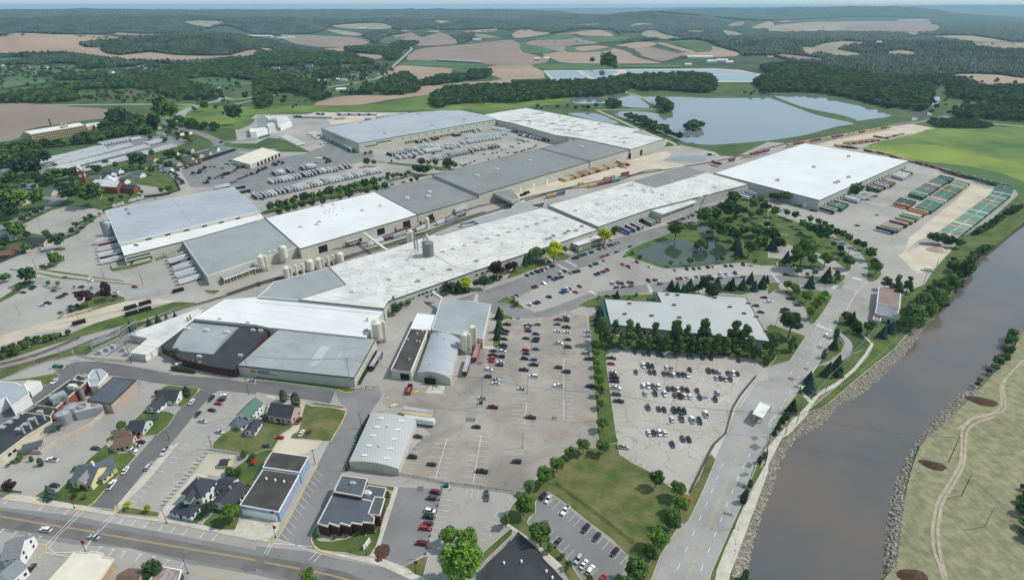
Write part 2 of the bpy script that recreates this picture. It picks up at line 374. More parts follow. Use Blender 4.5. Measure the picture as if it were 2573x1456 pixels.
# ---------------------------------------------------------------- far fields, woods
M=MATS
plo='''00 -40,400 150,335 560,350 780,350 1100,365 1240,400 800,420 850,480 1010,480 1020,520 1200,560 1500,530 1700,550 1850,560 2300,560 2571,495 2571,690 2420,680 2500,620 2300,590 1900,610 1400,610 1150,590 900,560 600,530 250,540 -40,540
00 -100,1058 500,1058 700,1075 1000,1090 1350,1135 1250,1170 900,1210 600,1250 250,1310 200,1390 -100,1420
10 580,1062 740,990 1000,960 1350,962 1640,905 1660,870 2100,830 2480,800 2180,700 2300,665 20 200,655 330,790 0,800 0,865 10 2300,870 1900,930 1500,985 1300,1010 1050,1055
10 1300,795 1430,660 1700,668 1975,690 1960,715 2040,765 1900,780 1700,800
10 1515,608 1600,510 1750,480 1880,470 2100,450 2350,425 2571,405 20 120,480 100,520 350,590 340,630 180,655 10 2400,655 1900,610
20 300,545 560,515 620,480 850,460 1000,480 1180,530 1210,560 1330,600 1480,630 1420,640 600,640 420,600
20 1040,460 1250,425 1460,435 1390,470 1200,490 1150,470
20 1215,495 1400,475 1600,515 1700,560 1620,590 1500,620 1380,590 1280,555 1300,540
20 1460,440 1530,435 1700,480 1850,520 1740,525
20 1680,535 1990,520 1890,465 2010,465 2260,530 2240,570 1850,580 1720,560
20 130,450 200,410 400,400 600,378 700,390 880,435 700,450 560,470 540,515 480,520 280,470
20 410,355 600,330 880,305 1030,360 900,365 700,360 640,340
20 0,345 130,293 240,320 370,325 370,345 90,385 30,380
10 1355,365 1470,350 1560,330 1670,380 1850,330 2010,400 2000,450 1640,465 1520,420
10 1690,320 1830,310 1830,330
10 2080,320 2400,292 2400,315 2200,330
10 2210,340 2460,380 2230,385
10 600,500 850,480 1000,450 1160,430 1000,430 880,520 720,510
10 900,545 1280,550 1270,580 1180,600 1000,570
10 250,350 850,372 1050,390 1130,440 950,470 700,480 500,460 350,430
10 40,480 200,505 100,520
30 1830,760 2100,745 2571,790 2571,885 2300,880 2250,860 2000,815
30 90,548 300,560 570,600 450,610 200,595
30 350,475 600,500 400,555
30 1180,540 1320,505 1480,530 1480,550 1350,560
20 2150,265 2250,225 2330,220 2300,270
20 2380,290 2571,220 30 60,250 0,290
30 0,560 80,570 0,580
30 750,275 1000,235 1400,230 1700,250 1700,310 1500,330 1100,300 900,290
30 150,300 250,245 500,225 700,290 850,300 500,320
20 640,250 880,240 890,255 700,260
20 1740,310 1950,308 1940,320 1830,335
30 100,222 220,205 200,222
10 1460,305 1560,310 1480,325
10 1170,330 1300,340 1320,360
00 1170,330 1400,345 1640,345 1500,362 1200,355'''
hayf='''30 460,470 750,415 1020,440 850,450 700,500 950,545 820,575 700,565 560,540
30 2060,425 2571,440 2571,500 2300,490 2130,470
20 1310,330 1420,305 1530,350 1680,378 1550,400 1330,375
20 2130,305 2340,350 2160,362
00 1840,230 2000,212 2280,225 2150,260 2060,280
10 760,262 1080,238 1280,240 1370,290 1100,300 900,290
10 1800,210 1960,215 1850,245
10 720,300 900,315 1080,350 1000,365 880,355 740,320
30 1280,215 1400,195 1650,195 1500,225
30 0,750 150,760 60,790
20 1190,270 1260,232 1450,250 1300,258'''
cropf='''20 350,370 600,345 640,375 560,395 400,400 200,405
20 690,385 800,365 1050,370 1200,385 1060,420 900,430 780,410
20 550,465 620,480 700,520 980,480 1000,500 900,520 560,525
20 100,420 160,450 280,475 430,515 380,540 240,545 120,530 80,470
20 1540,435 1830,405 2000,465 1990,520 1860,520 1700,470
20 1390,470 1590,515 1740,525 1640,535
20 220,655 1060,650 1080,690 650,705 330,700
20 1110,660 1630,655 1700,680 1100,682
10 1250,440 1300,375 1490,410 1460,440
10 1450,640 1600,605 1900,630 2400,660 2180,700 2120,760 1970,710 1960,690 1440,655
00 0,790 300,770 500,830 250,860 0,900
00 1800,830 2000,790 2350,785 2330,850 2100,870
00 0,590 250,585 150,620 0,625
00 0,690 260,650 480,680 780,660 500,760 0,760'''
for i,l in enumerate(plo.split('\n')):drape(l,'ploughed_field',M[['plough','plough_dark','plough'][i%3]],1.0+.08*(i%5))
for i,l in enumerate(hayf.split('\n')):drape(l,'hay_meadow',M['plough_pale'],1.5+.07*(i%5))
for i,l in enumerate(cropf.split('\n')):drape(l,'green_field',M['crop'],2.0+.07*(i%5))
# general far farmland floor under everything on the right-hand valley
drape('30 -200,300 500,220 1700,220 2571,230 2571,420 1500,380 600,330','valley_farmland',M['plough_pale'],0.4)
canopy='''00 -300,110 500,95 1200,98 2571,105 10 700,100 1500,100 2571,108 20 300,110 700,150 1100,170 1300,240 900,260 500,300 380,345 250,320 150,290 0,300 10 2571,310 2350,290 2100,300 1850,300 1750,285 1500,305 1380,290 1290,240 1100,232 760,258 700,300 560,340 260,350 00 2571,345 2280,260 2060,300 1950,330 1700,330 1640,340 1300,345 1240,330 1000,345 580,350 150,335 -300,420
20 1060,150 1250,130 1400,115 1600,160 1900,200 2200,235 2571,300 30 0,330 500,320 900,320 1300,330 1500,360 2000,420 2130,480 2571,500 2571,780 2300,745 1830,755 1700,770 1640,800 1400,790 1500,830 1300,830 1000,860 600,760 300,640 0,560 20 2300,560 2260,520 2150,500 2000,430 1850,400 1650,410 1500,400 1100,440 1200,400 1330,380 1300,330 1100,330 1000,300 900,300 700,290 400,340 380,300 900,260 1100,240
30 -300,80 860,68 1440,76 1900,150 2571,200 2571,420 2050,360 1500,350 1650,200 900,170 500,190 0,210 20 2300,200 1900,160 1480,125 1560,105
00 1030,490 1300,400 2000,330 2400,360 2571,420 2571,500 2330,560 1850,560 1650,545 1500,520 1200,555 1060,540 1010,500
00 800,450 900,425 1300,370 1000,480
10 0,400 120,395 260,440 450,460 570,510 500,530 300,520 180,520 0,500
00 520,400 580,370 750,345 720,380 600,415
10 1060,350 1250,310 1500,330 1300,370 1250,430 1180,435
20 1010,300 1050,280 1100,330 1080,345
00 -300,540 300,530 500,525 900,545 1150,590 1400,610 1900,620 2300,590 2480,590 2571,690 2571,800 2300,780 2000,700 1500,620 1400,660 1030,680 850,650 500,640 300,670 0,650 -300,640
10 0,500 500,500 900,530 1170,600 1150,640 800,640 600,665 200,660 0,700
10 2060,440 1600,450 1640,400 1700,370 2000,360 2200,330 2180,380'''
for i,l in enumerate(canopy.split('\n')):
    drape(l,'distant_wood',M['far_wood'],2.2+.1*(i%5),gx=3.6,gy=1.1,rough=8,sm=3,kind='stuff')
# ---------------------------------------------------------------- paved ground of the works and the town
PAV='''D -80,1560 -80,905 0,890 11 -3000,40 01 -900,1330 01 -300,1130 01 0,1165 400,995 720,885 800,870 1060,655 1300,590 1450,540 1650,505 1815,455 1790,380 1700,290 1660,280 1830,215 2050,110 2350,40 11 0,42 160,70 550,72 420,10 240,-60 10 240,1395 120,1380 0,1440 00 2300,1440 2380,1400 2360,1290 10 0,1150 200,1148 400,1150 800,1125 1530,1130 2300,1150 20 0,1100 1300,1300 1560,1420 21 1530,20 1700,0 1900,40 2030,70 2100,110 2250,115 30 0,1425 190,1440 500,1400 900,1320 1240,1260 1420,1240 1700,1290 1500,1340 31 1000,0 1260,105 1500,170 1800,235 2100,320 2350,360 2500,420 2510,500 2380,620 2250,740 2080,850 1950,920 1900,985 1830,1060 1700,1200 1570,1400 32 1420,0 1340,60 1330,190 1060,330 930,330 740,230 600,480 480,760 330,960 200,1210 0,1456 23 2440,290 2300,700 2130,1100 1960,1560'''
sheet(PAV,0.03,'pavement',M['pavement'])
_ac=[0]
def area(s,m,z=0.05,name='pavement',sm=0):
    _ac[0]+=1;z+=(_ac[0]%6)*0.0008
    return sheet(s,z,name,M[m],sm)
# main street at the bottom left, its side streets, the riverside highway
area('03 -200,680 0,720 700,800 1000,860 1500,950 2571,1150 13 0,1110 500,1160 900,1250 1300,1330 1600,1480 1700,1600 900,1600 03 2571,1400 1900,1290 1300,1130 700,1090 300,1010 0,950 -200,910','road_asphalt',0.05,'road')
area('03 -300,700 850,890 1560,1010 2571,1210 13 0,1200 440,1270 900,1370 1200,1500 1500,1700 1000,1700 0,1330 03 2571,1370 1800,1230 1200,1110 600,1020 -300,870','street_asphalt',0.055,'road')
area('03 870,735 1150,760 1180,690 1260,600 1480,330 1790,0 02 2000,1190 2140,1030 1990,990 1740,1270 1570,1456 03 1560,0 1370,220 1050,560','dark_asphalt',0.058,'road',0)
area('02 380,950 600,780 760,720 1000,715 1300,760 1800,850 2200,880 2571,940 12 0,905 400,930 800,995 790,1020 745,1135 500,1095 100,1040 0,1020 02 2571,1045 2200,1005 2150,1035 2000,985 1700,950 1400,905 1150,860 900,860 600,1040 300,1220 0,1420 -200,1480 -200,1300 0,1210','dark_asphalt',0.056,'road')
area('12 870,1170 912,1200 800,1400 750,1500 13 620,290 350,830 220,1045 590,1160 560,1050 570,950 860,380 940,200 1050,0 12 1130,1260 1270,1050 1240,1000 1060,980 800,1000 820,1080','road_asphalt',0.06,'road')
HWY='23 1340,1600 1740,880 2040,240 2160,0 22 2100,1450 2220,1170 2350,930 2571,900 32 0,780 210,705 380,460 460,345 640,60 700,0 31 720,1456 830,1330 930,1355 900,1456 32 900,0 700,330 660,470 500,760 330,960 200,1200 0,1500 23 2440,290 2300,700 2130,1100 1960,1560'
area(HWY,'highway',0.06,'road')
area('31 830,1330 860,1180 800,1080 700,980 560,960 640,935 760,950 900,1060 1000,1180 1000,1290 960,1360','highway',0.065,'road',2)
area('01 -100,1290 100,1290 420,1330 900,1360 1400,1430 1740,1456 02 1700,40 1300,110 1250,90 1250,20 01 900,1456 300,1400 0,1340','highway',0.06,'road')
area('D 700,745 800,722 900,706 960,742 850,760 720,790','road_asphalt',0.045,'road')
area('21 -600,1560 0,1370 560,1110 1000,950 1560,800 1900,620 2150,590 2160,630 1900,720 1600,900 1060,1080 700,1230 300,1400 0,1560','road_asphalt',0.05,'road')
area('D 1205,745 1290,760 1345,785 1400,768 1470,740 1560,722 1700,705 1900,690 2060,695 2130,712 2125,728 1990,712 1900,708 1700,722 1560,745 1480,762 1400,795 1300,800 1200,780','road_asphalt',0.05,'road')
area('11 0,170 600,70 1000,130 1300,160 1300,185 1000,165 600,110 0,230','road_asphalt',0.052,'road')
# parking lots
area('22 -330,1456 -300,900 -70,300 60,300 240,320 500,200 750,260 850,1250 870,1456 23 870,0 840,120 500,200 230,450 80,560 0,555 13 2571,560 2230,520 1500,390 1550,150 1700,0 12 1760,1456 1500,1200 1290,1050 1300,980 1950,980 2250,600 2330,440','old_asphalt',0.045,'parking_lot')
area('22 960,655 1035,640 1035,592 2520,705 2571,780 2460,870 2220,1170 2100,1456 23 2100,0 2030,100 1980,200 1780,600 1400,370 1080,190 22 1050,1456','lot_concrete',0.05,'parking_lot')
area('23 370,570 1160,1210 1060,1560 700,1500 420,1100 150,890 235,770 200,700 290,630','road_asphalt',0.05,'parking_lot')
area('13 1435,520 1880,540 1700,1180 1500,1310 1280,1240 1330,1120 1250,1090 1290,960','road_asphalt',0.052,'parking_lot')
area('03 1790,0 02 1990,1190 2200,1020 2571,1060 12 -30,1090 02 2400,1310 03 2140,130 1600,750 1240,710','pavement',0.05,'parking_lot')
area('01 200,190 480,130 1040,-20 00 1000,1440 1300,1360 1700,1370 1900,1400 01 1800,10 1300,130 640,330 420,290','road_asphalt',0.05,'pavement')
area('01 225,800 520,655 720,605 960,640 1010,660 900,740 760,840 700,900 430,905 280,880','pavement',0.17,'parking_lot')
area('01 1380,400 1560,420 1680,462 1600,490 1430,505 1340,470','pavement',0.2,'driveway')
area('01 20,465 200,470 460,490 620,530 560,575 420,530 200,505 60,495','road_asphalt',0.17,'road')
area('D 560,375 720,405 830,360 930,345 940,395 760,455 640,495 600,470 480,470 455,430 500,400','road_asphalt',0.05,'parking_lot')
# pale gravel and concrete yards
area('02 0,560 200,500 600,330 900,270 1250,190 1500,150 1800,110 1600,90 1300,110 900,200 560,300 200,400 0,460','gravel',0.07,'gravel_yard')
area('02 0,570 300,440 700,370 1100,330 1280,200 900,280 500,370','gravel',0.08,'gravel_yard')
area('31 1850,330 2200,440 2280,440 2240,520 2050,640 1900,760 1700,880 1500,960 1350,1100 1420,930 1600,780 1700,700 1800,620 1950,500 2030,400','gravel',0.07,'gravel_yard')
area('31 1560,1000 1850,1060 1700,1230 1500,1300 1300,1100','gravel',0.075,'gravel_yard')
area('21 -10,500 450,360 1000,230 1190,150 1400,90 1560,60 1600,100 1500,160 1750,200 1600,235 1000,340 500,470 100,580','gravel',0.06,'gravel_yard')
area('30 480,1456 900,1340 1240,1262 1430,1240 1640,1285 1500,1330 1100,1400 900,1440 31 700,10 0,90','gravel',0.06,'gravel_yard')
area('12 60,1160 200,1190 150,1456 13 160,160 100,260 500,180 620,120 700,0 12 760,1400 900,1190 570,1170 480,1110','gravel',0.06,'gravel_yard')
area('03 2090,190 2360,200 2330,330 2200,420 1960,370','gravel',0.16,'gravel_yard')
area('03 1960,370 2120,380 1640,880 1580,810','concrete',0.07,'driveway')
area('03 2420,850 2571,820 13 240,850 220,960 100,1070 0,1050 03 2571,1060 2330,950','concrete',0.07,'driveway')
area('12 1760,945 1700,1030 1880,1040 1900,950','concrete',0.06,'pavement')
area('10 600,1125 1100,1140 1530,1130 1300,1190 1000,1230 750,1250 700,1180 400,1190','gravel',0.07,'gravel_yard')
area('12 1290,1050 1500,980 1950,990 2100,1100 1800,1280 1500,1180 1300,1170','old_asphalt',0.052,'pavement')
# sidewalks
side='''03 -100,560 300,610 1150,770 1160,810 840,760 0,640 -100,625
03 1175,800 1590,830 1900,880 2400,970 2571,1010 2571,1060 2300,1000 1700,880 1210,815
13 100,1070 0,1050 03 2571,1060 2571,1010 13 0,1010 150,1035
13 620,1140 900,1200 1130,1225 1280,1240 1500,1330 1700,1430 1900,1600 1800,1600 1600,1470 1250,1310 900,1230 640,1170
13 1140,1215 1210,1230 1430,530 1390,520
03 1180,700 1260,600 1720,100 1800,75 1500,440 1280,660 1240,720 1210,790
22 2100,1450 2220,1170 2455,870 2440,900 2250,1180 2150,1456 23 2130,30 2040,240 1990,180
23 2571,200 2540,310 2380,620 2250,900 2060,1350 2030,1600 2160,1600 2190,1400 2390,860 2560,400 2571,370 33 0,300 140,30 32 200,1456 340,1310 420,1220 420,1190 520,1060 700,960 870,810 1000,650 1060,545 920,400 910,415 1030,540 970,640 850,790 680,930 490,1040 370,1180 220,1330 100,1456 33 0,120
32 330,960 340,1050 420,1140 440,1110 370,1030 360,960
32 440,850 500,750 540,690 660,490 640,460 580,640 430,830
23 -60,870 130,1000 330,1150 540,1340 500,1400 400,1320 290,1230 140,1040 -60,910
12 110,1050 200,1070 190,1100 100,1080'''
for l in side.split('\n'):area(l,'concrete',0.16,'sidewalk')
area('32 500,750 640,700 740,620 770,540 740,480 700,440 720,425 810,490 850,560 830,640 760,700 640,740','highway',0.17,'driveway',2)
# ---------------------------------------------------------------- grass islands and verges with kerbs
def island(s,m='lawn',sm=0,kerb=True,z=0.14,name='grass'):
    pts=PT(s);pts=smooth(pts,sm)if sm else pts
    w=ccw([G(p)for p in pts]);fill(w,z,name,M[m])
    mb=MB();mb.prism(w,0.0,z,cap=False)
    if kerb:strip_mb(mb,w+[],0.28,z+0.02,True,h=0.02)
    mb.build('kerb',M['concrete'],kind='structure')
ISL='''dry_lawn 23 880,-40 1055,-40 1080,190 1400,370 1770,600 1960,215 2050,235 1780,850 1710,880 1640,970 1480,1230 1340,1560 1110,1560 1160,1210 780,880 370,570 290,620 235,670 235,780 150,880 440,1110 700,1456 560,1450 480,1310 240,1110 110,990 -60,880 0,700 100,600 230,460 500,200 640,120 850,125
lawn 22 770,262 870,262 905,185 990,430 1270,470 2571,560 2571,775 2520,700 1035,588 1030,640 945,655 985,1000 1050,1470 1060,1530 875,1530 850,1250 815,880 790,480
lawn 22 660,155 760,100 900,55 1400,38 1500,110 920,100 900,180 760,175
lawn 22 -160,120 -60,60 20,100 80,140 130,185 60,180 -60,130
lawn 12 2480,170 2500,245 2571,265 2571,300 2480,300 2450,560 2375,560 2400,380 2420,250
lawn 12 1325,230 1300,120 1480,140 1640,90 1500,150 1430,230
lawn 12 1490,0 1900,0 2140,10 2110,40 2000,48 1900,30 1640,80 1480,130
lawn 12 0,865 400,915 990,985 1030,1000 930,1028 700,985 300,930 0,890
lawn 12 1230,600 1020,900 1040,950 1140,810 1150,760
dry_lawn 12 490,1150 560,1165 905,1210 780,1456 13 750,60 620,50 480,40 350,30 380,-20 12 430,1400
dry_lawn 12 580,1125 870,1165 880,1190 580,1150
dry_lawn 02 2571,1240 2480,1310 2220,1456 03 2130,140 2400,190 2571,200 13 0,200 130,180 220,60 240,0 12 330,1400 450,1290 400,1220 320,1300 200,1330 120,1280
lawn 02 1690,955 1860,975 1990,985 1960,1050 1840,1170 1770,1160 1660,1160 1620,1210 1760,1250 1580,1456 1300,1440 1240,1380 1350,1300 1580,1080 1600,1010
dry_lawn 03 1190,700 1210,790 1590,820 1600,770 1230,710
lawn 03 1370,200 1200,180 1100,130 1060,40 1160,0 880,250 720,420 500,660 620,670 880,715 960,660 1040,560
lawn 03 350,610 440,640 560,560 490,520
lawn 03 -60,520 230,560 210,590 0,570 -60,565
lawn 03 2080,560 2571,180 13 180,150 130,200 60,330 0,420 03 2420,720 2360,950 2030,900 2140,780
lawn 03 1870,880 1960,730 2100,600 2180,700 1980,890
lawn 13 620,900 610,1000 640,1060 900,1040 1200,900 1250,870 1250,980 1140,1215 900,1180 640,1150 560,1050 570,960
dry_lawn 13 1490,1310 1700,1210 1730,1220 1680,1420 1600,1400
dry_lawn 13 1120,480 1400,520 1370,560 1140,500
lawn 13 1310,560 1365,590 1330,720 1290,730
lawn 13 2240,1210 2571,920 2571,1000 2280,1280
lawn 02 -80,830 300,720 730,590 740,650 500,700 300,760 0,900 -80,920
lawn 02 -80,680 0,650 220,590 480,500 720,430 960,330 1250,250 1500,190 1750,120 1900,125 1970,130 1700,210 1400,310 1000,420 700,500 400,590 100,690 -80,730
dry_lawn 02 0,910 300,880 560,830 600,860 470,955 300,930 280,905 0,915
lawn 02 940,530 1180,440 1200,380 1290,340 1560,290 1450,350 1360,400 1100,520 950,590 860,650 740,640 740,590
lawn 02 640,250 750,180 800,140 930,60 1000,20 1210,60 1250,75 1240,100 1100,140 800,200
dry_lawn 02 550,300 1100,130 1280,90 1260,110 700,270
lawn 02 -60,120 150,-10 240,-60 200,20 0,130
lawn 02 2050,0 2200,0 2210,10 2150,40 2080,30
lawn 02 1710,840 2050,870 2060,880 1700,850
lawn 01 1100,1190 1100,1250 1130,1270 1320,1240 1530,1175 1530,1155 1280,1210 1130,1235
lawn 01 1540,1130 1850,1060 1870,1075 1570,1165
lawn 01 380,1250 500,1170 650,1105 650,1160 470,1250 900,1310 880,1325 600,1290
dry_lawn 01 940,1320 1250,1360 1240,1370 920,1330
lawn 01 90,1240 190,1250 180,1262 100,1258
dry_lawn 01 370,1275 600,1320 900,1350 1400,1405 1380,1412 900,1365 560,1335 370,1290
dry_lawn 01 460,1430 650,1435 600,1450 480,1445
lawn 01 540,1040 600,1020 660,1030 660,1050 600,1068
lawn 01 640,890 740,840 780,865 720,890
lawn 01 740,610 1000,560 1030,480 1240,470 1650,475 1660,490 1400,550 1060,650 900,640
lawn 01 1280,330 1520,290 1700,290 1790,380 1810,450 1700,475 1560,440 1380,400
lawn 21 -60,1345 0,1250 90,1180 200,1130 340,1120 410,1180 330,1210 0,1330
lawn 21 360,1120 480,1080 600,1110 560,1150 440,1165
lawn 21 560,1050 950,975 930,1000 660,1100
lawn 21 1130,1080 1300,990 1580,880 1700,780 1850,760 2050,660 2230,560 2571,550 2571,1130 31 300,1100 600,1230 20,1210 21 2500,1210 2300,1180 2000,1210 1600,1240 1480,1225 1200,1130
lawn 21 2200,540 2571,560 2571,800 2250,690
lawn 31 -100,620 130,715 330,790 600,920 820,1100 840,1200 800,1270 640,1140 200,1000 0,1040 -60,800
lawn 31 640,870 830,940 1000,1060 1100,1180 1140,1300 1060,1370 985,1350 1005,1240 960,1130 860,1020 700,930
lawn 31 100,1285 400,1320 650,1310 760,1300 775,1340 700,1400 620,1400 400,1345 200,1310
lawn 31 0,1390 120,1390 130,1456 32 500,0 620,50 640,80 470,330 390,300 370,180 150,10 80,0 0,40
lawn 32 -60,540 -60,420 20,340 380,460 220,710 0,770 -60,780
lawn 22 1980,-60 2571,-60 2571,-10 2300,50 2000,20
lawn 11 890,1110 1280,1000 2270,680 2250,700 1280,1030 900,1115
lawn 11 90,655 600,500 1000,400 1200,400 1350,410 1300,440 900,500 500,600 120,680
lawn 11 1570,320 1780,285 1770,300 1590,335
lawn 11 1075,205 1220,215 1180,222 1090,215
lawn 11 1300,180 1330,170 1500,185 1900,220 2010,240 1880,260 1700,235 1320,190
lawn 11 1230,400 1500,310 1560,300 1300,395
lawn 12 130,1110 70,1250 0,1290 0,1320 100,1260
lawn 32 700,330 740,240 930,330 1060,330 1330,190 1480,350 1380,460 1270,590 1080,740 880,900 700,1060 560,1170 430,1220 420,1190 870,810 1060,545 920,400 880,420 700,430 660,400
lawn 32 270,1060 340,1050 420,1140 300,1250 40,1456 23 2500,330 2540,310 2380,600 2250,900 2060,1350 2030,1600 1960,1600 2000,1380 2300,700 2460,290 2571,100 32 100,1300
lawn 32 500,760 640,740 850,640 1000,600 870,790 680,930 480,1030 380,1020 360,970 440,850
lawn 32 550,690 620,580 660,480 720,480 765,550 740,620 640,690'''
for i,l in enumerate(ISL.split('\n')):
    m_,_,s_=l.partition(' ');island(s_,m_,2 if len(s_.split())>9 else 0,z=0.13+(i*37%64)*0.001)
# natural grass and meadow beyond the yards
for l in '''meadow 31 900,40 1040,25 1300,110 1700,190 2200,320 2480,410 2900,520 2900,-200 30 2571,1270 1700,1290 1500,1340
bright_meadow 31 960,25 1270,0 1700,0 2050,90 2571,190 3000,280 3000,560 2480,412 2200,322 1700,192 1300,112
crop 31 1660,185 1900,200 2300,270 2571,370 2900,450 2900,600 2400,420 2100,330
lawn 31 2500,430 2900,600 2571,780 2380,930 2250,1040 2080,1150 2040,1230 1950,1400 32 1880,-10 1790,150 1600,340 1480,350 1340,180 1420,0 31 1570,1400 1700,1210 1850,1050 1950,930 2250,750 2400,640 2510,500
meadow 00 1850,1060 1900,1060 2571,1070 10 300,1060 700,1065 1300,1040 1700,950 2000,930 20 0,870 1200,960 0,1090 10 2300,1150 1800,1108 0,1140 00 2571,1200 2400,1300 2000,1250 1800,1180 1700,1200 1350,1170
hayfield 33 1190,1600 1290,1300 1340,900 1400,500 1530,100 32 1700,1400 2120,1000 2460,600 2571,400 2900,200 33 2900,1600'''.split('\n'):
    m_,_,s_=l.partition(' ');sheet(s_,{'crop':0.16,'bright_meadow':0.12}.get(m_,0.09),'meadow',M[m_],2)
# dirt track in the hay field
for ti,s in enumerate(('32 2200,1262 2060,1290 1960,1390 33 1945,0 1935,250 1850,430 1720,640 1680,760 1650,950 1665,1150 1720,1300 1760,1456','32 2280,1270 2100,1330 2010,1400 33 1985,40 1970,270 1890,450 1760,660 1725,800 1705,970 1725,1180 1760,1320 1800,1470','32 2571,700 2420,850 2360,960 2380,1120 2350,1220 2100,1270 1900,1400','32 2460,820 2340,950 2340,1160 2200,1260 2000,1300')):
    mb=MB();strip_mb(mb,smooth([G(p)for p in PT(s)],4,False),1.2,0.19+.01*ti);mb.build('dirt_track',M['track_dirt'],kind='structure')
# ---------------------------------------------------------------- still water
def pond(s,m,name,sm=3,z=0.22):return sheet(s,z,name,M[m],sm)
pond('21 1250,1080 1330,1045 1500,970 1640,950 1760,960 1850,1010 1900,940 1870,860 1860,825 1960,820 2030,870 2020,930 2040,980 2110,1010 2180,1080 2190,1160 2100,1185 1950,1190 1700,1215 1540,1215 1400,1170 1290,1130','pond_water','pond')
for s in('20 1000,1125 1370,1125 1600,1180 1580,1100 1480,1080 1400,1020 1310,975 1700,975 2000,985 2571,985 30 30,990 280,1080 500,1160 860,1240 700,1270 400,1350 200,1385 20 2500,1420 2000,1456 21 1760,-20 20 1690,1410 1400,1290 1200,1220 1080,1170',
          '30 60,960 200,950 450,955 700,1020 900,1060 1180,1120 1220,1170 1050,1195 900,1215 880,1200 700,1150 400,1090 220,1030','20 950,965 1150,950 1260,970 1350,1040 1370,1085 1150,1075 1060,1040','20 560,1140 840,1140 1000,1200 1070,1240 900,1240 700,1180','20 600,990 860,970 940,1030 860,1040 640,1040',
          '30 1340,1075 1500,1080 1640,1140 1660,1160 1500,1165 1500,1200 1440,1210 1460,1150 1380,1110','30 1590,1000 1660,975 1730,980 1700,1040 1680,1080 1610,1070','21 1590,145 1640,120 1900,108 1960,140 1900,160 1700,165'):
    pond(s,'lake_water','lake')
for s in('20 340,715 640,712 800,800 770,822 450,825','20 690,708 1040,703 1070,730 1000,745 1030,770 1200,790 1220,810 860,805','20 1130,703 1700,700 2050,698 2450,735 2460,748 1200,750','20 1215,758 2500,752 2571,775 2440,815 1280,800'):
    pond(s,'lake_water','settling_pond',0,0.2)
area('20 310,708 650,700 1050,695 2030,688 2300,705 2571,760 2571,800 2440,825 1270,825 1230,815 850,830 430,835','concrete',0.1,'pond_bank')
# ---------------------------------------------------------------- roads of the far town and farms
def road(s,w,m='highway',z=0.13,name='road'):
    p=hit(smooth(PT(s),4,False));mb=MB()
    zz=[float(a[2])+(z if math.hypot(a[0],a[1])<2040 else 2.6+math.hypot(a[0],a[1])/2500)for a in p]
    strip_mb(mb,[tuple(a)for a in p],w,zz);mb.build(name,M[m],kind='structure')
road('10 1050,380 1180,430 1400,445 1460,455',8)
road('20 0,415 10 2571,415 1640,470 1560,510 1440,620 1250,770 1080,815 900,850 700,880',11)
road('00 -100,1048 600,1055 1400,1048 2000,1050',13);road('00 2020,1045 1850,1120 1780,1200 1700,1220',18);road('00 2200,960 2350,1000 2571,970',11);road('00 2140,900 2220,960 2200,1010 2020,1045',13);road('00 2140,900 2300,850 2571,830',10)
road('00 1640,1215 1800,1280 2000,1340 2150,1400 2200,1456 01 2180,20 2571,60 11 200,40',14,'road_asphalt');road('00 2200,1430 2400,1415 2571,1400',12,'road_asphalt')
road('01 -100,880 150,770 420,640 600,550 560,520',13,'road_asphalt');road('01 -100,470 150,470 350,500 600,540',13,'road_asphalt')
road('01 1180,330 1350,270 1500,220 1700,150 2100,40',9,'road_asphalt');road('10 200,950 0,1000 00 2300,1060',8);road('10 2571,658 1970,660 1440,655',7)
road('30 2571,1270 2200,1240 1900,1230 1600,1225',9,'track_dirt');road('30 1240,1262 1700,1190 1960,1120 2300,1060 2800,960',16,'rail_ballast')
road('20 870,1110 900,1103 1400,1098 1470,1075 1260,960 1150,930 1150,900',5,'gravel');road('20 870,1115 1060,1200 1300,1310 1600,1430 1640,1456',5,'gravel');road('30 0,980 300,1070 500,1140 720,1190 860,1230',8,'ground_grass')
# ---------------------------------------------------------------- painted markings
def pline(mb,pts,w=0.13,z=0.10,dash=None):
    P=[Vector(p[:2])for p in pts]
    if not dash:strip_mb(mb,P,w,z);return
    on,off=dash;acc=0.0;cur=0.0
    for a,b in zip(P[:-1],P[1:]):
        d=(b-a);L=d.length;d=d/max(L,1e-6);t=-acc
        while t<L:
            s0,s1=max(t,0),min(t+on,L)
            if s1-s0>.3:strip_mb(mb,[a+d*s0,a+d*s1],w,z)
            t+=on+off
        acc=(L-(t-on-off))if t>L else 0
def mk(name,specs,m,w=0.14,z=0.10):
    mb=MB()
    for s in specs:
        d=None
        if s[0]=='~':d=(3.0,6.0);s=s[1:]
        if s[0]=='#':d=(0.55,0.8);s=s[1:]
        pts=PT(s);pline(mb,smooth([G(p)for p in pts],3,False)if len(pts)>2 else[G(p)for p in pts],w,z,d)
    mb.build(name,m,kind='structure')
def stalls(mb,s,n,ax,ln=5.3,both=False,w=0.12,z=0.10,skip=()):
    """n stall lines spaced along a pixel segment; ax = pixel direction of the lines"""
    a,b=PT(s);ga,gb=G(a),G(b);c=((a[0]+b[0])/2,(a[1]+b[1])/2)
    d=(G((c[0]+ax[0]*.1,c[1]+ax[1]*.1))-G(c)).normalized()*ln
    for i in range(n):
        if i in skip:continue
        p=ga.lerp(gb,i/(n-1));strip_mb(mb,[p-d*(1 if both else 0),p+d],w,z)
mb=MB();H_=(10,1);V_=(25,60)
stalls(mb,'22 175,400 80,1380',30,H_,5.2,True);stalls(mb,'22 515,300 518,1300',32,H_,5.2,True);stalls(mb,'22 700,310 835,1440',34,H_,5.0)
stalls(mb,'12 2470,560 2400,980',12,H_,5,True);stalls(mb,'13 1905,40 1805,420',9,H_,5,True);stalls(mb,'13 2260,10 2185,480',10,H_,5,True)
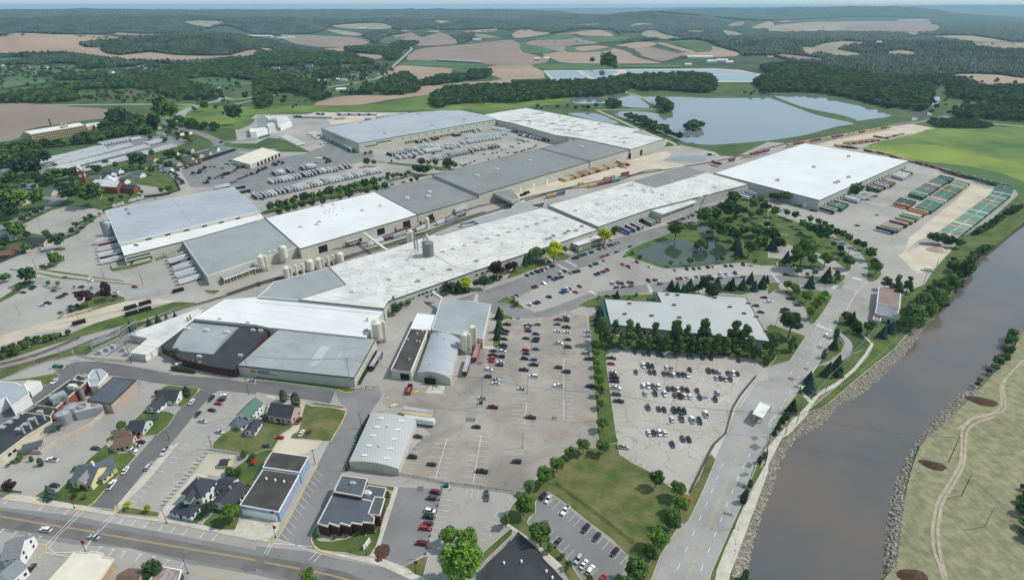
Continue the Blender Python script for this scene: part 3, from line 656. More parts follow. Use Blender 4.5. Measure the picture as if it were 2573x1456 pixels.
stalls(mb,'13 1560,60 1475,380',7,H_,5);stalls(mb,'22 965,700 1075,1456',18,H_,5);stalls(mb,'23 1060,20 1085,150',4,H_,5)
stalls(mb,'22 1070,600 2460,745',30,(20,50),5)
for s,n in(('22 1215,800 2280,880',24),('22 1250,1000 2150,1070',20),('22 1295,1230 1990,1290',15),('23 1340,20 1690,60',8)):stalls(mb,s,n,(25,65),5.2,True)
stalls(mb,'23 1180,190 1740,540',11,(-30,45),3.5)
stalls(mb,'23 430,630 1160,1205',14,(-75,80),5.2);stalls(mb,'23 420,960 980,1440',11,(-75,80),5.2)
stalls(mb,'13 1850,640 1735,1110',9,(110,15),5.0);stalls(mb,'13 2350,870 2200,1030',4,(100,25),5.0);stalls(mb,'13 2120,540 2290,560',4,(-15,100),4.8)
stalls(mb,'03 1830,85 1300,655',13,(90,20),4.3);stalls(mb,'03 2110,35 1545,690',14,(90,15),4.5);stalls(mb,'02 2410,1110 2210,1365',6,(80,15),4.5);stalls(mb,'02 2120,1160 1930,1415',5,(70,12),4.5)
stalls(mb,'13 600,350 255,980',12,(65,65),5.6)
for s,n in(('02 60,200 440,10',10),('02 330,230 600,60',8)):stalls(mb,s,n,(100,15),5,True)
stalls(mb,'01 80,1190 400,1080',12,(70,25),4.5,True)
mb.build('lane_marking',M['worn_paint'],kind='structure')
mb=MB()
for s,n,ax in(('21 130,1320 420,1210',14,(40,15)),('21 590,1140 840,1055',12,(40,15)),('21 350,1340 720,1240',16,(40,15)),('21 770,1225 900,1180',7,(45,20)),('21 400,1370 640,1300',10,(50,20)),('21 800,1310 990,1240',9,(40,18)),
                 ('21 1640,1270 2400,1205',24,(25,22)),('21 1640,1350 2300,1280',22,(30,25)),('21 980,1400 1500,1350',14,(25,25)),('11 60,560 800,400',40,(20,16)),('21 1560,790 1850,700',16,(35,15)),('31 930,780 1180,640',10,(60,20)),('31 180,860 60,780',6,(60,10)),
                 ('31 100,1200 520,1240',14,(20,25)),('32 0,60 130,170',5,(60,8)),('32 180,80 340,200',6,(-50,-6)),('01 2060,340 2480,190',20,(-30,-8)),('01 1900,330 2200,230',14,(30,8)),('11 2000,200 2150,160',8,(20,14))):
    stalls(mb,s,n,ax,5,ax[0]>30)
mb.build('lane_marking',M['worn_paint'],kind='structure')
mk('lane_marking',['~23 2450,80 2350,260 2280,405 2110,820 1915,1310 1850,1480','~23 2120,280 1990,600 1880,850 1740,1170 1600,1470','~32 690,260 560,490 420,700 290,900 130,1180 0,1400','~32 640,130 480,390 350,650 190,900','12 1905,1 2000,1','22 520,690 520,1300','22 150,1130 125,1340','13 1918,30 1805,425','13 2262,0 2182,475',
    '03 850,745 1130,775 1030,880','03 800,755 460,1105','03 860,745 490,1130 760,1170','03 1160,800 800,1170','03 460,1172 690,1218','03 890,715 1140,750','03 1000,935 850,1150','13 220,1045 590,1160','13 170,1080 565,1118','13 140,1085 85,1190','13 170,1085 112,1195','13 615,1168 530,1255','13 660,1185 580,1270','31 1000,1370 860,1500','32 900,0 780,220','22 2460,910 2280,1180','32 0,1350 70,1250'],M['white_paint'],0.16)
mb=MB()
for s in('03 95,635 45,680','03 445,695 395,745','03 585,720 530,770','03 708,738 650,788','03 1248,822 1200,880','03 1370,845 1320,900','03 1500,868 1445,920','03 1638,895 1600,950','03 1762,915 1715,970','03 1890,935 1835,992','03 2052,965 2010,1025','03 2185,990 2135,1048','03 35,945 0,980','03 165,968 105,1030','03 300,993 250,1050','03 408,1012 360,1078','03 1015,1120 965,1170','03 1140,1145 1090,1212','03 1250,1165 1210,1235','03 1412,1195 1355,1265','03 1545,1218 1500,1280','03 1690,1252 1645,1315','03 1845,1280 1800,1340'):
    a,b=[G(p)for p in PT(s)];strip_mb(mb,[a,b],0.15,0.10);q=(G(T(0,3,1010,120))-G(T(0,3,1000,118))).normalized()*0.9
    e=b if float(s.split()[1].split(',')[1])<940 or s.startswith('03 1890')or s.startswith('03 2')else a
    strip_mb(mb,[e-q,e+q],0.15,0.105)
mb.build('lane_marking',M['white_paint'],kind='structure')
mk('lane_marking',['03 -20,803 620,913','03 -20,814 620,924','03 680,920 960,968','03 680,930 960,978','03 1015,982 2571,1245','03 1015,994 2571,1257','13 80,1268 440,1332','13 80,1278 440,1344','13 515,1350 760,1400 1010,1470','13 510,1360 760,1410 1000,1478',
    '23 1735,1470 2150,470 2210,320 2330,0','23 1755,1470 2165,470 2225,320 2430,0','32 0,1190 160,920 330,700','32 0,1080 140,920 330,700','32 640,60 470,330','32 380,460 215,705'],M['worn_yellow'],0.2)
mb=MB()
for i in range(17):
    t=i/16;a=G(T(2,3,2140+105*t*1.8,560-560*t*.98))if 0 else None
stalls(mb,'23 2240,270 2420,-20',12,(-35,40),3.0);stalls(mb,'32 10,1090 310,730',22,(-70,-5),2.6);stalls(mb,'23 1720,910 1400,1450',19,(-75,2),3.2);stalls(mb,'03 2000,1310 2430,1400',14,(-40,75),4.0)
mk('lane_marking',['03 1995,1305 2445,1390 2400,1456','03 1945,1385 2390,1470','22 420,240 530,195','22 130,190 300,150 430,98','22 -20,270 60,290 150,302 310,288','22 650,140 760,90 840,85','12 1445,245 1500,160 1700,80 1950,25'],M['yellow_paint'],0.16)
mb.build('lane_marking',M['worn_yellow'],kind='structure')
mk('lane_marking',['03 875,718 960,655 1035,565','03 720,732 830,748','03 310,660 450,685','03 75,622 150,632','03 1165,700 1150,760 1180,800 1220,808','03 1485,857 1535,864','03 2195,985 2320,1005','03 2010,952 2055,958','03 380,1095 440,1100 465,1130 455,1170 380,1245','13 100,1070 180,1072 220,1030 400,680 620,305','13 615,890 560,1020 570,1090 640,1160 770,1192','12 870,1160 912,1200 880,1290 790,1450 13 750,60','12 820,1000 920,1025 1010,1005','13 880,355 940,230','12 1125,1290 1160,1235','02 1050,712 1300,755','02 1710,798 2050,832','02 2005,985 1990,1030'],M['yellow_paint'],0.32,0.185)
mb=MB()
for s,n in(('21 450,1195 565,1255',9),('21 540,1160 650,1220',9),('21 1365,1405 1395,1456',6),('32 485,350 645,408',8),('31 850,1330 945,1355',7),('31 50,1305 110,1375',8),('22 770,5 850,45',6),('22 1390,0 1410,28',4),('12 2275,570 2410,582',6),('12 2218,40 2205,110',7),('31 740,1310 790,1275',6),('31 645,1440 690,1410',6),('31 940,560 1180,612',16)):
    a,b=[G(p)for p in PT(s)];d=(b-a).normalized();q=Vector((-d.y,d.x,0))*1.3
    for i in range(n):
        p=a.lerp(b,(i+.5)/n);strip_mb(mb,[p-q,p+q],0.55,0.11)
mb.build('crosswalk',M['white_paint'],kind='structure')
# hatched corners
mb=MB()
for s,n,ax,ln in(('22 1690,60 1780,80',0,0,0),):pass
for s,n,ax,ln in(('22 2250,900 2300,870',8,(-40,50),4),('22 2090,1120 2150,1075',7,(-50,20),4),('22 1925,1335 1975,1290',7,(-50,10),4),('22 130,320 310,305',12,(-10,20),4),('22 430,255 550,205',10,(-15,20),4),('22 1000,1022 1100,1018',7,(5,15),2.5),('22 730,985 820,990',7,(5,15),3.4),('22 2110,690 2160,735',5,(30,0),3),('02 1480,760 1700,790',8,(60,-60),5),('23 1690,75 1780,85',6,(-20,35),3.0),('13 2390,820 2510,800',6,(20,-35),3.2)):
    stalls(mb,s,n,ax,ln)
mb.build('lane_marking',M['worn_paint'],kind='structure')
# asphalt repairs
mb=MB()
for t in '32 230,890|32 285,970|32 380,790|32 520,575|32 680,325|23 2165,790|23 2300,500|23 2330,395|23 2380,300|23 2435,30|23 2440,118|12 2245,735|12 1735,130|13 1650,535|22 60,285|22 1930,1080|22 2500,730|12 2155,1300|03 1540,155|03 2470,1330|12 1800,970|21 900,1020|21 1500,960|11 700,1290|22 640,270|31 900,1105'.split('|'):
    g=G(PT(t)[0]);mb.box(g.x,g.y,.098,random.uniform(2,5),random.uniform(1.5,3.5),.004,random.uniform(-.5,.9))
mb.build('asphalt_patch',M['dark_asphalt'],kind='structure')
# ---------------------------------------------------------------- air
hb=MB();hb.box(0,20000,-140,100000,50000,140+205);hz=hb.build('haze',[],kind='stuff')
hz.data.polygons.foreach_set('use_smooth',[False]*len(hz.data.polygons))
hm=bpy.data.materials.new('haze');hm.use_nodes=True;n_=hm.node_tree.nodes;n_.clear()
ho=n_.new('ShaderNodeOutputMaterial');hv=n_.new('ShaderNodeVolumePrincipled');hm.node_tree.links.new(hv.outputs[0],ho.inputs['Volume'])
hv.inputs['Color'].default_value=(0.52,0.80,1.0,1);hv.inputs['Density'].default_value=0.00005;hv.inputs['Anisotropy'].default_value=0.1
v_=hz.data;v_.materials.append(hm)
# ---------------------------------------------------------------- buildings
mat('wall_cream',(0.50,0.485,0.40),0.75,0.04,0.15,stripes=((1,0.22,0),1.2,0.10),spec=0.2)
mat('wall_grey',(0.46,0.47,0.41),0.75,0.04,0.15,stripes=((1,-0.2,0),1.2,0.08),spec=0.2)
mat('wall_shadowless',(0.45,0.45,0.40),0.75,0.04,0.15)  # plain grey-cream wall colour without the panel stripes
mat('roof_white',(0.64,0.635,0.615),0.7,0.03,0.03,stain=(0.02,0.06),stripes=((0.3,1,0),7,0.07),spec=0.2)
mat('roof_white_aged',(0.62,0.605,0.565),0.7,0.0,0.06,col2=(0.51,0.495,0.46),stain=(0.05,0.20),stripes=((0.45,1,0),6,0.09),spec=0.2)
mat('roof_membrane_grey',(0.21,0.215,0.205),0.85,0.05,0.03,stain=(0.03,0.10),stripes=((0.4,1,0),9,0.09))
mat('roof_blue_grey',(0.37,0.395,0.415),0.6,0.0,0.02,col2=(0.31,0.335,0.355),stain=(0.03,0.08),stripes=((0.25,1,0),10,0.07))
mat('roof_steel',(0.29,0.30,0.295),0.5,0.04,0.04,stripes=((1,0.5,0),1.6,0.22),spec=0.4,stain=(0.04,0.1))
mat('roof_steel_plain',(0.31,0.325,0.325),0.5,0.06,0.06,stripes=((0.3,1,0),1.0,0.10),spec=0.4,stain=(0.08,0.12))
mat('roof_metal_pale',(0.43,0.43,0.41),0.5,0.04,0.04,stripes=((1,0.22,0),1.15,0.24),spec=0.4)
mat('roof_black',(0.045,0.047,0.052),0.8,0.0,0.12,col2=(0.028,0.03,0.034),detail=8)
mat('roof_tar',(0.075,0.066,0.06),0.85,0.0,0.15,col2=(0.045,0.04,0.037),detail=9)
mat('roof_slate_flat',(0.085,0.095,0.11),0.8,0.08,0.15)
mat('roof_tan_flat',(0.62,0.56,0.46),0.8,0.06,0.15)
mat('trim_dark',(0.05,0.05,0.05),0.6);mat('trim_white',(0.72,0.71,0.67),0.6,0.03);mat('trim_green',(0.015,0.08,0.062),0.5)
mat('door_white',(0.75,0.75,0.72),0.5,0.03);mat('opening_dark',(0.012,0.012,0.012),0.9)
glass('window_glass');mat('curb_metal',(0.40,0.41,0.42),0.5,0.05,1,spec=0.5);mat('vent_beige',(0.62,0.57,0.47),0.6,0.05,1);mat('silo_beige',(0.66,0.60,0.48),0.55,0.06,0.5,spec=0.3)
mat('brick_red',(0.24,0.085,0.055),0.9,0.12,1.2);mat('brick_dark',(0.085,0.032,0.028),0.9,0.15,1.0);mat('brick_tan',(0.40,0.30,0.19),0.9,0.08,0.8)
mat('block_tan',(0.42,0.32,0.25),0.9,0.05,0.4);mat('block_pink',(0.48,0.40,0.34),0.9,0.05,0.4);mat('wall_beige',(0.58,0.53,0.40),0.8,0.06,0.4)
mat('wall_blue',(0.26,0.33,0.45),0.7,0.05,0.4);mat('siding_white',(0.74,0.75,0.74),0.6,0.03,0.5,stripes=((0,0,1),0.22,0.15));mat('siding_yellow',(0.70,0.63,0.33),0.6,0.03,0.5,stripes=((0,0,1),0.22,0.15))
mat('siding_mint',(0.50,0.60,0.48),0.6,0.03,0.5,stripes=((0,0,1),0.22,0.15));mat('siding_pink',(0.48,0.38,0.32),0.7,0.05,0.5,stripes=((0,0,1),0.22,0.15));mat('siding_tan',(0.55,0.48,0.35),0.7,0.05)
mat('shingle_grey',(0.105,0.115,0.13),0.9,0.12,1.5);mat('shingle_dark',(0.045,0.05,0.062),0.9,0.15,1.5);mat('shingle_brown',(0.15,0.095,0.07),0.9,0.12,1.5);mat('shingle_green',(0.07,0.15,0.11),0.7,0.08,1.5);mat('shingle_light',(0.20,0.21,0.22),0.9,0.1,1.5)
mat('roof_rust',(0.33,0.33,0.34),0.7,0.0,0.5,col2=(0.24,0.11,0.06),stripes=((1,.3,0),0.8,0.2));mat('galvanised',(0.36,0.37,0.38),0.45,0.12,0.5,spec=0.5,metal=0.3);mat('wood_pale',(0.50,0.36,0.20),0.8,0.15,1.5)
mat('stack_steel',(0.30,0.30,0.29),0.5,0.15,0.8,metal=0.3);mat('roof_brownmetal',(0.24,0.17,0.15),0.6,0.1,0.2,stripes=((0.2,1,0),0.9,0.12));mat('roof_shed_grey',(0.20,0.20,0.22),0.5,0.1,0.2,stripes=((0.2,1,0),0.9,0.12));mat('sign_orange',(0.70,0.12,0.04),0.6,0.02);mat('sign_navy',(0.02,0.03,0.07),0.6,0.02);mat('logo_white',(0.8,0.8,0.8),0.6,0.02)
class Bld:
    """a building: an Empty at its base with its parts; parts are written in world coordinates"""
    def __init__(s,name,label,cat,org):s.o=Vector((org[0],org[1],0));s.e=thing(name,label,cat,s.o);s.z0=0
    def part(s,mb,name,mats,parent=None,lab=None):
        mb.v=[(v[0]-s.o.x,v[1]-s.o.y,v[2])for v in mb.v];o=mb.build(name,mats,parent or s.e)
        if lab:o['label']=lab
        return o
def roofpoly(s,h):return ccw([G(p,h)for p in PT(s)])
def block(name,label,cat,s,h,wall,roof,b=None,lip=0.25,trim='trim_white',z0=0.0,wname='wall',rname='roof'):
    poly=roofpoly(s,h)
    if b is None:
        c=sum(poly,Vector())/len(poly);b=Bld(name,label,cat,c)
    mb=MB();mb.prism(poly,z0,h-0.12,cap=False);b.part(mb,wname,MATS[wall])
    me=fill(poly,h,rname,MATS[roof],kind=None,parent=b.e);me.location=(-b.o.x,-b.o.y,0)
    mb=MB();strip_mb(mb,poly,0.45,h+lip,True,h=lip+.45);b.part(mb,'roof_edge',MATS[trim])
    b.polys=getattr(b,'polys',[])+[(poly,h)]
    return b
def snap(b,*pts):
    """slide points onto the nearest wall line of the building; returns points and outward normal"""
    best=None;mid=sum(pts,Vector())/len(pts)
    for poly,h in getattr(b,'polys',[]):
        for i in range(len(poly)):
            p,q=poly[i-1],poly[i];d=Vector((q.x-p.x,q.y-p.y,0));L=d.length
            if L<1.5:continue
            d/=L;t=min(max((mid-p).dot(d),0),L);f=Vector((p.x+d.x*t,p.y+d.y*t,0));e=math.hypot(mid.x-f.x,mid.y-f.y)
            if d.x<-.25:e+=8
            if best is None or e<best[0]:best=(e,p,d)
    if best is None or best[0]>7:return None
    _,p,d=best;out=[]
    for a in pts:t=(a.x-p.x)*d.x+(a.y-p.y)*d.y;out.append(Vector((p.x+d.x*t,p.y+d.y*t,a.z)))
    return out,Vector((d.y,-d.x,0))
def wallitems(b,s,n,w,z0,z1,m,name,off=0.12,f0=0.0,f1=1.0,z=None,frame=None,h=None):
    """n boxes w wide on the wall running between two pixels seen at height h (0 = wall foot)"""
    a,c=[G(p,h or 0)for p in PT(s)];d=(c-a);L=d.length;d.normalize();q=Vector((d.y,-d.x,0))
    if q.y>0:q=-q
    sn=snap(b,a,c)if not(off<0)else None
    if sn:(a,c),q=sn;d=c-a;L=d.length;d.normalize();off=.1
    rz=math.atan2(d.y,d.x);out=[]
    for i in range(n):
        p=a+d*L*(f0+(f1-f0)*(i+.5)/n)+q*off
        mb=MB();mb.box(p.x,p.y,z0,w,0.18,z1-z0,rz);o=b.part(mb,name,MATS[m]);out.append(o)
        if frame:
            mb=MB();mb.box(p.x-q.x*.03,p.y-q.y*.03,z0-.12,w+.3,0.16,z1-z0+.24,rz);b.part(mb,'frame',MATS[frame],None)
    return out
def shared(b,name,pts,mb,m,rz=0.0,zs=None):
    me=mb.build(name,[MATS[x]for x in m]if isinstance(m,(list,tuple))else MATS[m],data_only=True)
    for i,p in enumerate(pts):put(name,me,b.e,loc=(p[0]-b.o.x,p[1]-b.o.y,p[2]),rz=rz)
def rooftop(b,s,h,name,mb,m,rz=0.0):shared(b,name,[G(p,h)for p in PT(s)],mb,m,rz)
def grid_px(s,nu,nv):
    """a grid of pixels inside the quad s"""
    a,bq,c,d=[Vector(p)for p in PT(s)]
    return[tuple((a.lerp(bq,u).lerp(d.lerp(c,u),v)))for v in((j+.5)/nv for j in range(nv))for u in((i+.5)/nu for i in range(nu))]
def vent_mb():
    mb=MB();mb.box(0,0,0,.8,.8,0.3);mb.cyl(0,0,.3,.25,.5,10);mb.cyl(0,0,.8,.45,.25,10,r2=.3);return mb
def hvac_mb(k=1.0):
    mb=MB();mb.box(0,0,0,2.6*k,1.9*k,.25);mb.box(0,0,.25,2.4*k,1.7*k,1.1*k,0,1,.96,.96);mb.cyl(-.5*k,0,1.35*k-.0,.5*k,.2,10,0);mb.cyl(.6*k,0,1.35*k,.5*k,.2,10,0);mb.box(1.5*k,0,.25,.7*k,1.0*k,.6*k,0,1);return mb
def text_part(b,txt,a,c,hgt,m,h=0.0,name='lettering',out=0.25,z=None,cond=1.0):
    """lettering on a wall whose foot runs from pixel a to pixel c"""
    pa,pc=G(PT(a)[0],h),G(PT(c)[0],h)
    cu=bpy.data.curves.new(name,'FONT');cu.body=txt;cu.size=1;cu.extrude=0.02
    to=bpy.data.objects.new(name,cu);COL.objects.link(to);dg=bpy.context.evaluated_depsgraph_get();me=bpy.data.meshes.new_from_object(to.evaluated_get(dg));bpy.data.objects.remove(to)
    xs=[v.co.x for v in me.vertices];w=max(xs)-min(xs);x0=min(xs)
    sn=snap(b,pa,pc)
    if sn:pa,pc=sn[0]
    d=(pc-pa);L=d.length;d.normalize();q=Vector((d.y,-d.x,0));sx=L/w;hh=max(v.co.y for v in me.vertices)
    for v in me.vertices:
        x,y,zz=(v.co.x-x0)*sx,v.co.y*hgt/hh,v.co.z;p=pa+d*x+q*(out+zz);v.co=(p.x-b.o.x,p.y-b.o.y,(z if z is not None else h)+y)
    me.materials.clear();me.materials.append(MATS[m]);return put(name,me,b.e)
def logo_part(b,a,c,hgt,m,h=0.0,out=0.25,z=None,name='logo'):
    """house-shaped peak mark: two slanted bars"""
    pa,pc=G(PT(a)[0],h),G(PT(c)[0],h);sn=snap(b,pa,pc)
    if sn:pa,pc=sn[0]
    d=pc-pa;L=d.length;d.normalize();q=Vector((d.y,-d.x,0));zb=z if z is not None else h
    P=lambda u,v:(pa.x+d.x*u*L+q.x*out,pa.y+d.y*u*L+q.y*out,zb+v*hgt)
    mb=MB();mb.add([P(0,0.05),P(.42,1),P(.5,.8),P(.22,.05),P(.5,1.0),P(1,.05),P(.5,.05),P(.40,.45)],[(0,3,2,1),(7,6,5,4)]);b.part(mb,name,MATS[m])
def barrel(b,s,h,rise,roof,wall,n=12,name='roof'):
    """quad roof s = four pixels at height h; arc runs from edge 0-3 to edge 1-2"""
    q=[G(p,h)for p in PT(s)];mb=MB();vs=[]
    for i in range(n+1):
        t=i/n;z=h+rise*(1-(2*t-1)**2)
        a=q[0].lerp(q[1],t);c=q[3].lerp(q[2],t);vs+=[(a.x,a.y,z),(c.x,c.y,z)]
    mb.add(vs,[(2*i,2*i+1,2*i+3,2*i+2)for i in range(n)]);o=b.part(mb,name,MATS[roof])
    mb=MB();k=n+1
    for e in(0,1):
        v2=[vs[2*i+e]for i in range(k)]+[(vs[2*i+e][0],vs[2*i+e][1],0)for i in range(k)]
        mb.add([(x,y,z-.05 if z else 0)for x,y,z in v2],[(i,i+1,k+i+1,k+i)for i in range(n)])
    mb.add([(*q[0][:2],h),(*q[3][:2],h),(*q[3][:2],0),(*q[0][:2],0),(*q[1][:2],h),(*q[2][:2],h),(*q[2][:2],0),(*q[1][:2],0)],[(0,1,2,3),(4,5,6,7)])
    b.part(mb,'wall',MATS[wall])
# --- the works, west line (along the railway)
b=block('warehouse','big warehouse with a pale blue-grey roof and strip windows, beside the church lawn','warehouse','01 1065,660 2350,422 11 35,668 01 1198,990',11.0,'wall_cream','roof_blue_grey')
rooftop(b,'01 1275,650 1300,692',11,'roof_vent',hvac_mb(1.3),['curb_metal','curb_metal']);mb=MB();a,c=[G(p,11)for p in PT('01 1725,525 1935,795')];mb.tube(a,c,.3,4);b.part(mb,'roof_ridge',M['curb_metal'])
for s in('01 1462,945 1515,935','01 1655,898 1700,887','01 1840,855 1885,843','01 2020,812 2062,800','01 2190,772 2230,763','01 2355,732 2392,722'):wallitems(b,s,2,2.6,8.6,9.9,'window_glass','window',h=9.2,off=.3)
b=block('warehouse','low warehouse with a clean white roof and two dark window bands, below the blue-grey roof','warehouse','01 1200,992 11 35,672 11 90,733 01 2571,765 01 1838,968 01 1245,1115',8.3,'wall_cream','roof_white',trim='trim_dark')
wallitems(b,'01 1285,1185 1500,1130',1,17,5.0,6.0,'window_glass','window');wallitems(b,'01 1290,1200 1510,1140',1,18,2.2,3.2,'window_glass','window');wallitems(b,'01 1510,1140 1530,1135',1,1.2,0,2.3,'trim_dark','door');rooftop(b,'01 1360,1005 1375,1010',8.3,'roof_unit',hvac_mb(.8),['curb_metal','trim_dark'])
b=block('warehouse','warehouse with a ribbed grey steel roof, trailers backed up to its left wall','warehouse','01 1840,968 2571,767 11 92,738 11 412,1022 01 2080,1312',8.1,'wall_cream','roof_steel')
b=block('lumber_shed','open lean-to canopy sheltering stacks of pale lumber','shed','01 2215,1295 2571,1178 11 0,1178 11 30,1240 01 2571,1230 2250,1350',4.8,'opening_dark','roof_steel',z0=4.3)
for i in range(6):
    p=G(PT('01 %d,%d'%(2260+i*62,1400-i*22))[0]);mb=MB();mb.box(p.x,p.y,0,.35,.35,4.4);b.part(mb,'post',M['trim_white'])
    for k in range(2):
        q=G(PT('01 %d,%d'%(2278+i*62+k*24,1385-i*22-k*8))[0]);mb=MB();mb.box(q.x,q.y+1.5,0,1.9,3,3.2-.5*((i+k)%3),.3);lo_=mb.build('lumber_stack',M['wood_pale']);tag(lo_,'stack of pale sawn lumber, %s from the left under the lean-to canopy'%('first second third fourth fifth sixth seventh eighth ninth tenth eleventh twelfth'.split()[i*2+k]),'lumber','lumber stacks under the canopy')
b=block('warehouse','long warehouse with a bright white roof between the ribbed grey and the dark grey roofs','warehouse','11 92,733 1195,470 1625,700 445,1042',8.8,'wall_cream','roof_white',trim='trim_dark')
rooftop(b,'11 450,825 615,800 640,772 1070,658 1250,612 780,600 670,618',8.8,'roof_unit',hvac_mb(1.2),['vent_beige','trim_white']);rooftop(b,'11 700,660 745,650 790,635 690,690 735,675 780,665 740,720 810,705 870,640',8.8,'roof_vent',vent_mb(),'curb_metal')
for s in('11 640,1075 695,1060','11 1230,905 1280,890','11 1485,835 1550,810','11 1725,770 1785,745','11 1955,690 2010,665'):wallitems(b,s,1,8,0.1,6.2,'opening_dark','dock_opening',h=0)
wallitems(b,'11 470,1065 525,1050',1,7,5.2,7.4,'roof_blue_grey','louvre',h=0.0)
b=block('warehouse','middle warehouse with a dark grey membrane roof and two pale roof vents','warehouse','11 1195,470 1765,328 2240,525 1625,700',9.0,'wall_cream','roof_membrane_grey',trim='trim_dark')
rooftop(b,'11 1515,540 1742,480 1730,522',9,'roof_vent',hvac_mb(1.5),['trim_white','trim_white'])
b=block('warehouse','tall long warehouse with a dark grey roof, containers standing along its wall','warehouse','11 1768,300 21 285,35 21 785,165 11 2240,497',11.5,'wall_cream','roof_membrane_grey',trim='trim_dark')
rooftop(b,'11 2418,250 2220,315 21 180,163',11.5,'roof_vent',hvac_mb(1.6),['trim_white','trim_white'])
for s in('21 72,470 88,467','21 205,430 221,427','21 337,388 353,385'):wallitems(b,s,1,2.6,0,5,'door_white','door')
b=block('warehouse','end section of the tall warehouse, dark grey roof, nearest the small muddy basin','warehouse','21 290,35 20 680,1390 20 1000,1440 21 1190,45 21 785,165',11.9,'wall_cream','roof_membrane_grey',trim='trim_dark');rooftop(b,'21 703,25',11.9,'roof_vent',hvac_mb(1.6),['trim_white','trim_white'])
b=block('warehouse','huge warehouse with a patchy light grey-white roof beside the lake','warehouse','10 2290,1152 20 140,1083 1305,1305 1207,1330 1535,1395 21 1192,45 20 680,1390 435,1358 0,1235 10 2415,1205',12.6,'wall_cream','roof_white_aged',trim='trim_dark')
mb=MB();poly=b.polys[0][0]
for i in range(90):
    q=G(random.choice(grid_px('20 10,1225 150,1095 1480,1390 850,1400',14,14)),12.6);mb.box(q.x+random.uniform(-6,6),q.y+random.uniform(-6,6),12.62,random.uniform(8,22),random.uniform(2,5),.03,.35,random.randint(0,1))
mb.v=[v for v in mb.v];b.part(mb,'roof_patch',[M['roof_white'],M['roof_membrane_grey']]).__setitem__('kind','stuff');rooftop(b,'20 178,1230 475,1172 575,1315 877,1250 1130,1433',12.6,'roof_vent',hvac_mb(1.7),['trim_white','vent_beige'])
wallitems(b,'21 1165,140 1180,132',1,6,0,7,'opening_dark','dock_opening');wallitems(b,'21 1282,102 1300,98',1,6,0,7,'opening_dark','dock_opening')
wallitems(b,'20 70,1340 440,1420',12,3,1.2,4.5,'trim_dark','dock_door',h=0)
b=block('office_wing','small flat white-roofed office wing in the corner of the upper truck yard','office','20 437,1360 560,1345 690,1390 600,1420',9,'wall_cream','roof_white',trim='trim_dark');wallitems(b,'20 450,1440 600,1456',1,18,4,5.2,'window_glass','window',h=0)
b=block('warehouse','large warehouse with a blue-grey roof and writing along its left wall','warehouse','10 655,1287 1560,1130 1850,1108 2060,1108 2290,1152 2413,1200 1030,1440',13.8,'wall_cream','roof_blue_grey',trim='trim_dark')
text_part(b,"We are the World's Largest Manufacturer of Furniture",'10 735,1340','10 935,1415',2.6,'sign_navy',h=9.0)
wallitems(b,'10 1480,1430 2240,1295',34,2.8,1.1,4.4,'trim_dark','dock_door',h=3.0,off=.35);wallitems(b,'10 1440,1402 2415,1215',14,2.0,9.0,10.6,'window_glass','window',h=9.6,off=.3)
wallitems(b,'10 1160,1437 1370,1400',1,26,9.5,10.8,'window_glass','window',h=10,off=.3);rooftop(b,'10 1048,1235 1295,1340 1770,1260 2095,1202 1635,1145',13.8,'roof_vent',hvac_mb(1.8),['trim_white','vent_beige']);wallitems(b,'10 1050,1456 1220,1456',4,7,7,8.2,'window_glass','window',h=7.5,off=.4)
b=block('entrance_canopy','white flat canopy at the left corner of the lettered warehouse','canopy','10 868,1450 950,1438 11 1040,10 11 950,40',5,'trim_dark','roof_white',z0=4.4)
for s in('11 905,60','11 1030,75','11 960,80'):p=G(PT(s)[0]);mb=MB();mb.box(p.x,p.y,0,.6,.6,4.6);b.part(mb,'post',M['trim_white'])
# --- central line
CEN='12 430,98 11 902,1400 11 735,1225 890,1165 1310,1055 1780,895 1830,910 2250,790 2571,708 21 290,630 360,640 865,850 440,995 0,1138 11 2120,1292 1650,1456 12 1330,112 1287,186'
b=block('factory_hall','central factory hall with an aged white roof, rows of vents and a silo on top','factory',CEN,9.0,'wall_grey','roof_white_aged',trim='trim_dark')
CENT=b
gp=grid_px('11 760,1260 21 150,680 21 780,840 12 1280,150',18,6)
mb=MB();mb.cyl(0,0,0,.35,.45,8);mb.cyl(0,0,.45,.45,.15,8);shared(b,'roof_vent',[G(p,9)for p in gp],mb,'curb_metal')
rooftop(b,'11 1340,1350 1680,1245 21 65,848 155,820 250,790 340,762 440,735 11 1883,1075 1980,1045 2095,1012 2217,975 2330,940 2433,908 2540,876 12 970,20',9,'roof_unit',hvac_mb(1.15),['vent_beige','trim_white'])
rooftop(b,'11 1625,1370 2212,1168 1945,1255 21 415,915 640,862 530,890 350,948 385,938 565,868 700,820',9,'roof_unit',hvac_mb(1.2),['curb_metal','curb_metal'])
mb=MB()
for s in('11 1770,1085 1990,1220','11 1600,1400 2150,1200','11 1300,1430 1600,1400','11 1960,1230 2571,1040','21 0,1055 560,900','11 1810,1120 21 0,900','21 100,1030 150,940','21 330,960 310,930'):
    a,c=[G(p,9)for p in PT(s)];strip_mb(mb,[a,c],0.8,9.35,h=.3)
b.part(mb,'roof_duct',M['vent_beige'])
wallitems(b,'11 1700,1450 2110,1320',9,2.2,4.6,6.0,'window_glass','window',h=5.2,off=.3);wallitems(b,'11 1640,1490 2050,1360',9,2.2,1.6,3.0,'window_glass','window',h=2.3,off=.3)
wallitems(b,'11 2160,1300 2440,1210',5,2.4,4.6,6.0,'window_glass','window',h=5.2,off=.3);wallitems(b,'12 1590,40 1710,0',3,2.4,4.8,6.2,'window_glass','window',h=5.4,off=.3)
logo_part(b,'12 1480,110','12 1518,95',2.4,'sign_orange',h=3.4,out=.3);text_part(b,'ASHLEY','12 1512,92','12 1576,70',2.0,'sign_navy',h=4.0,out=.3)
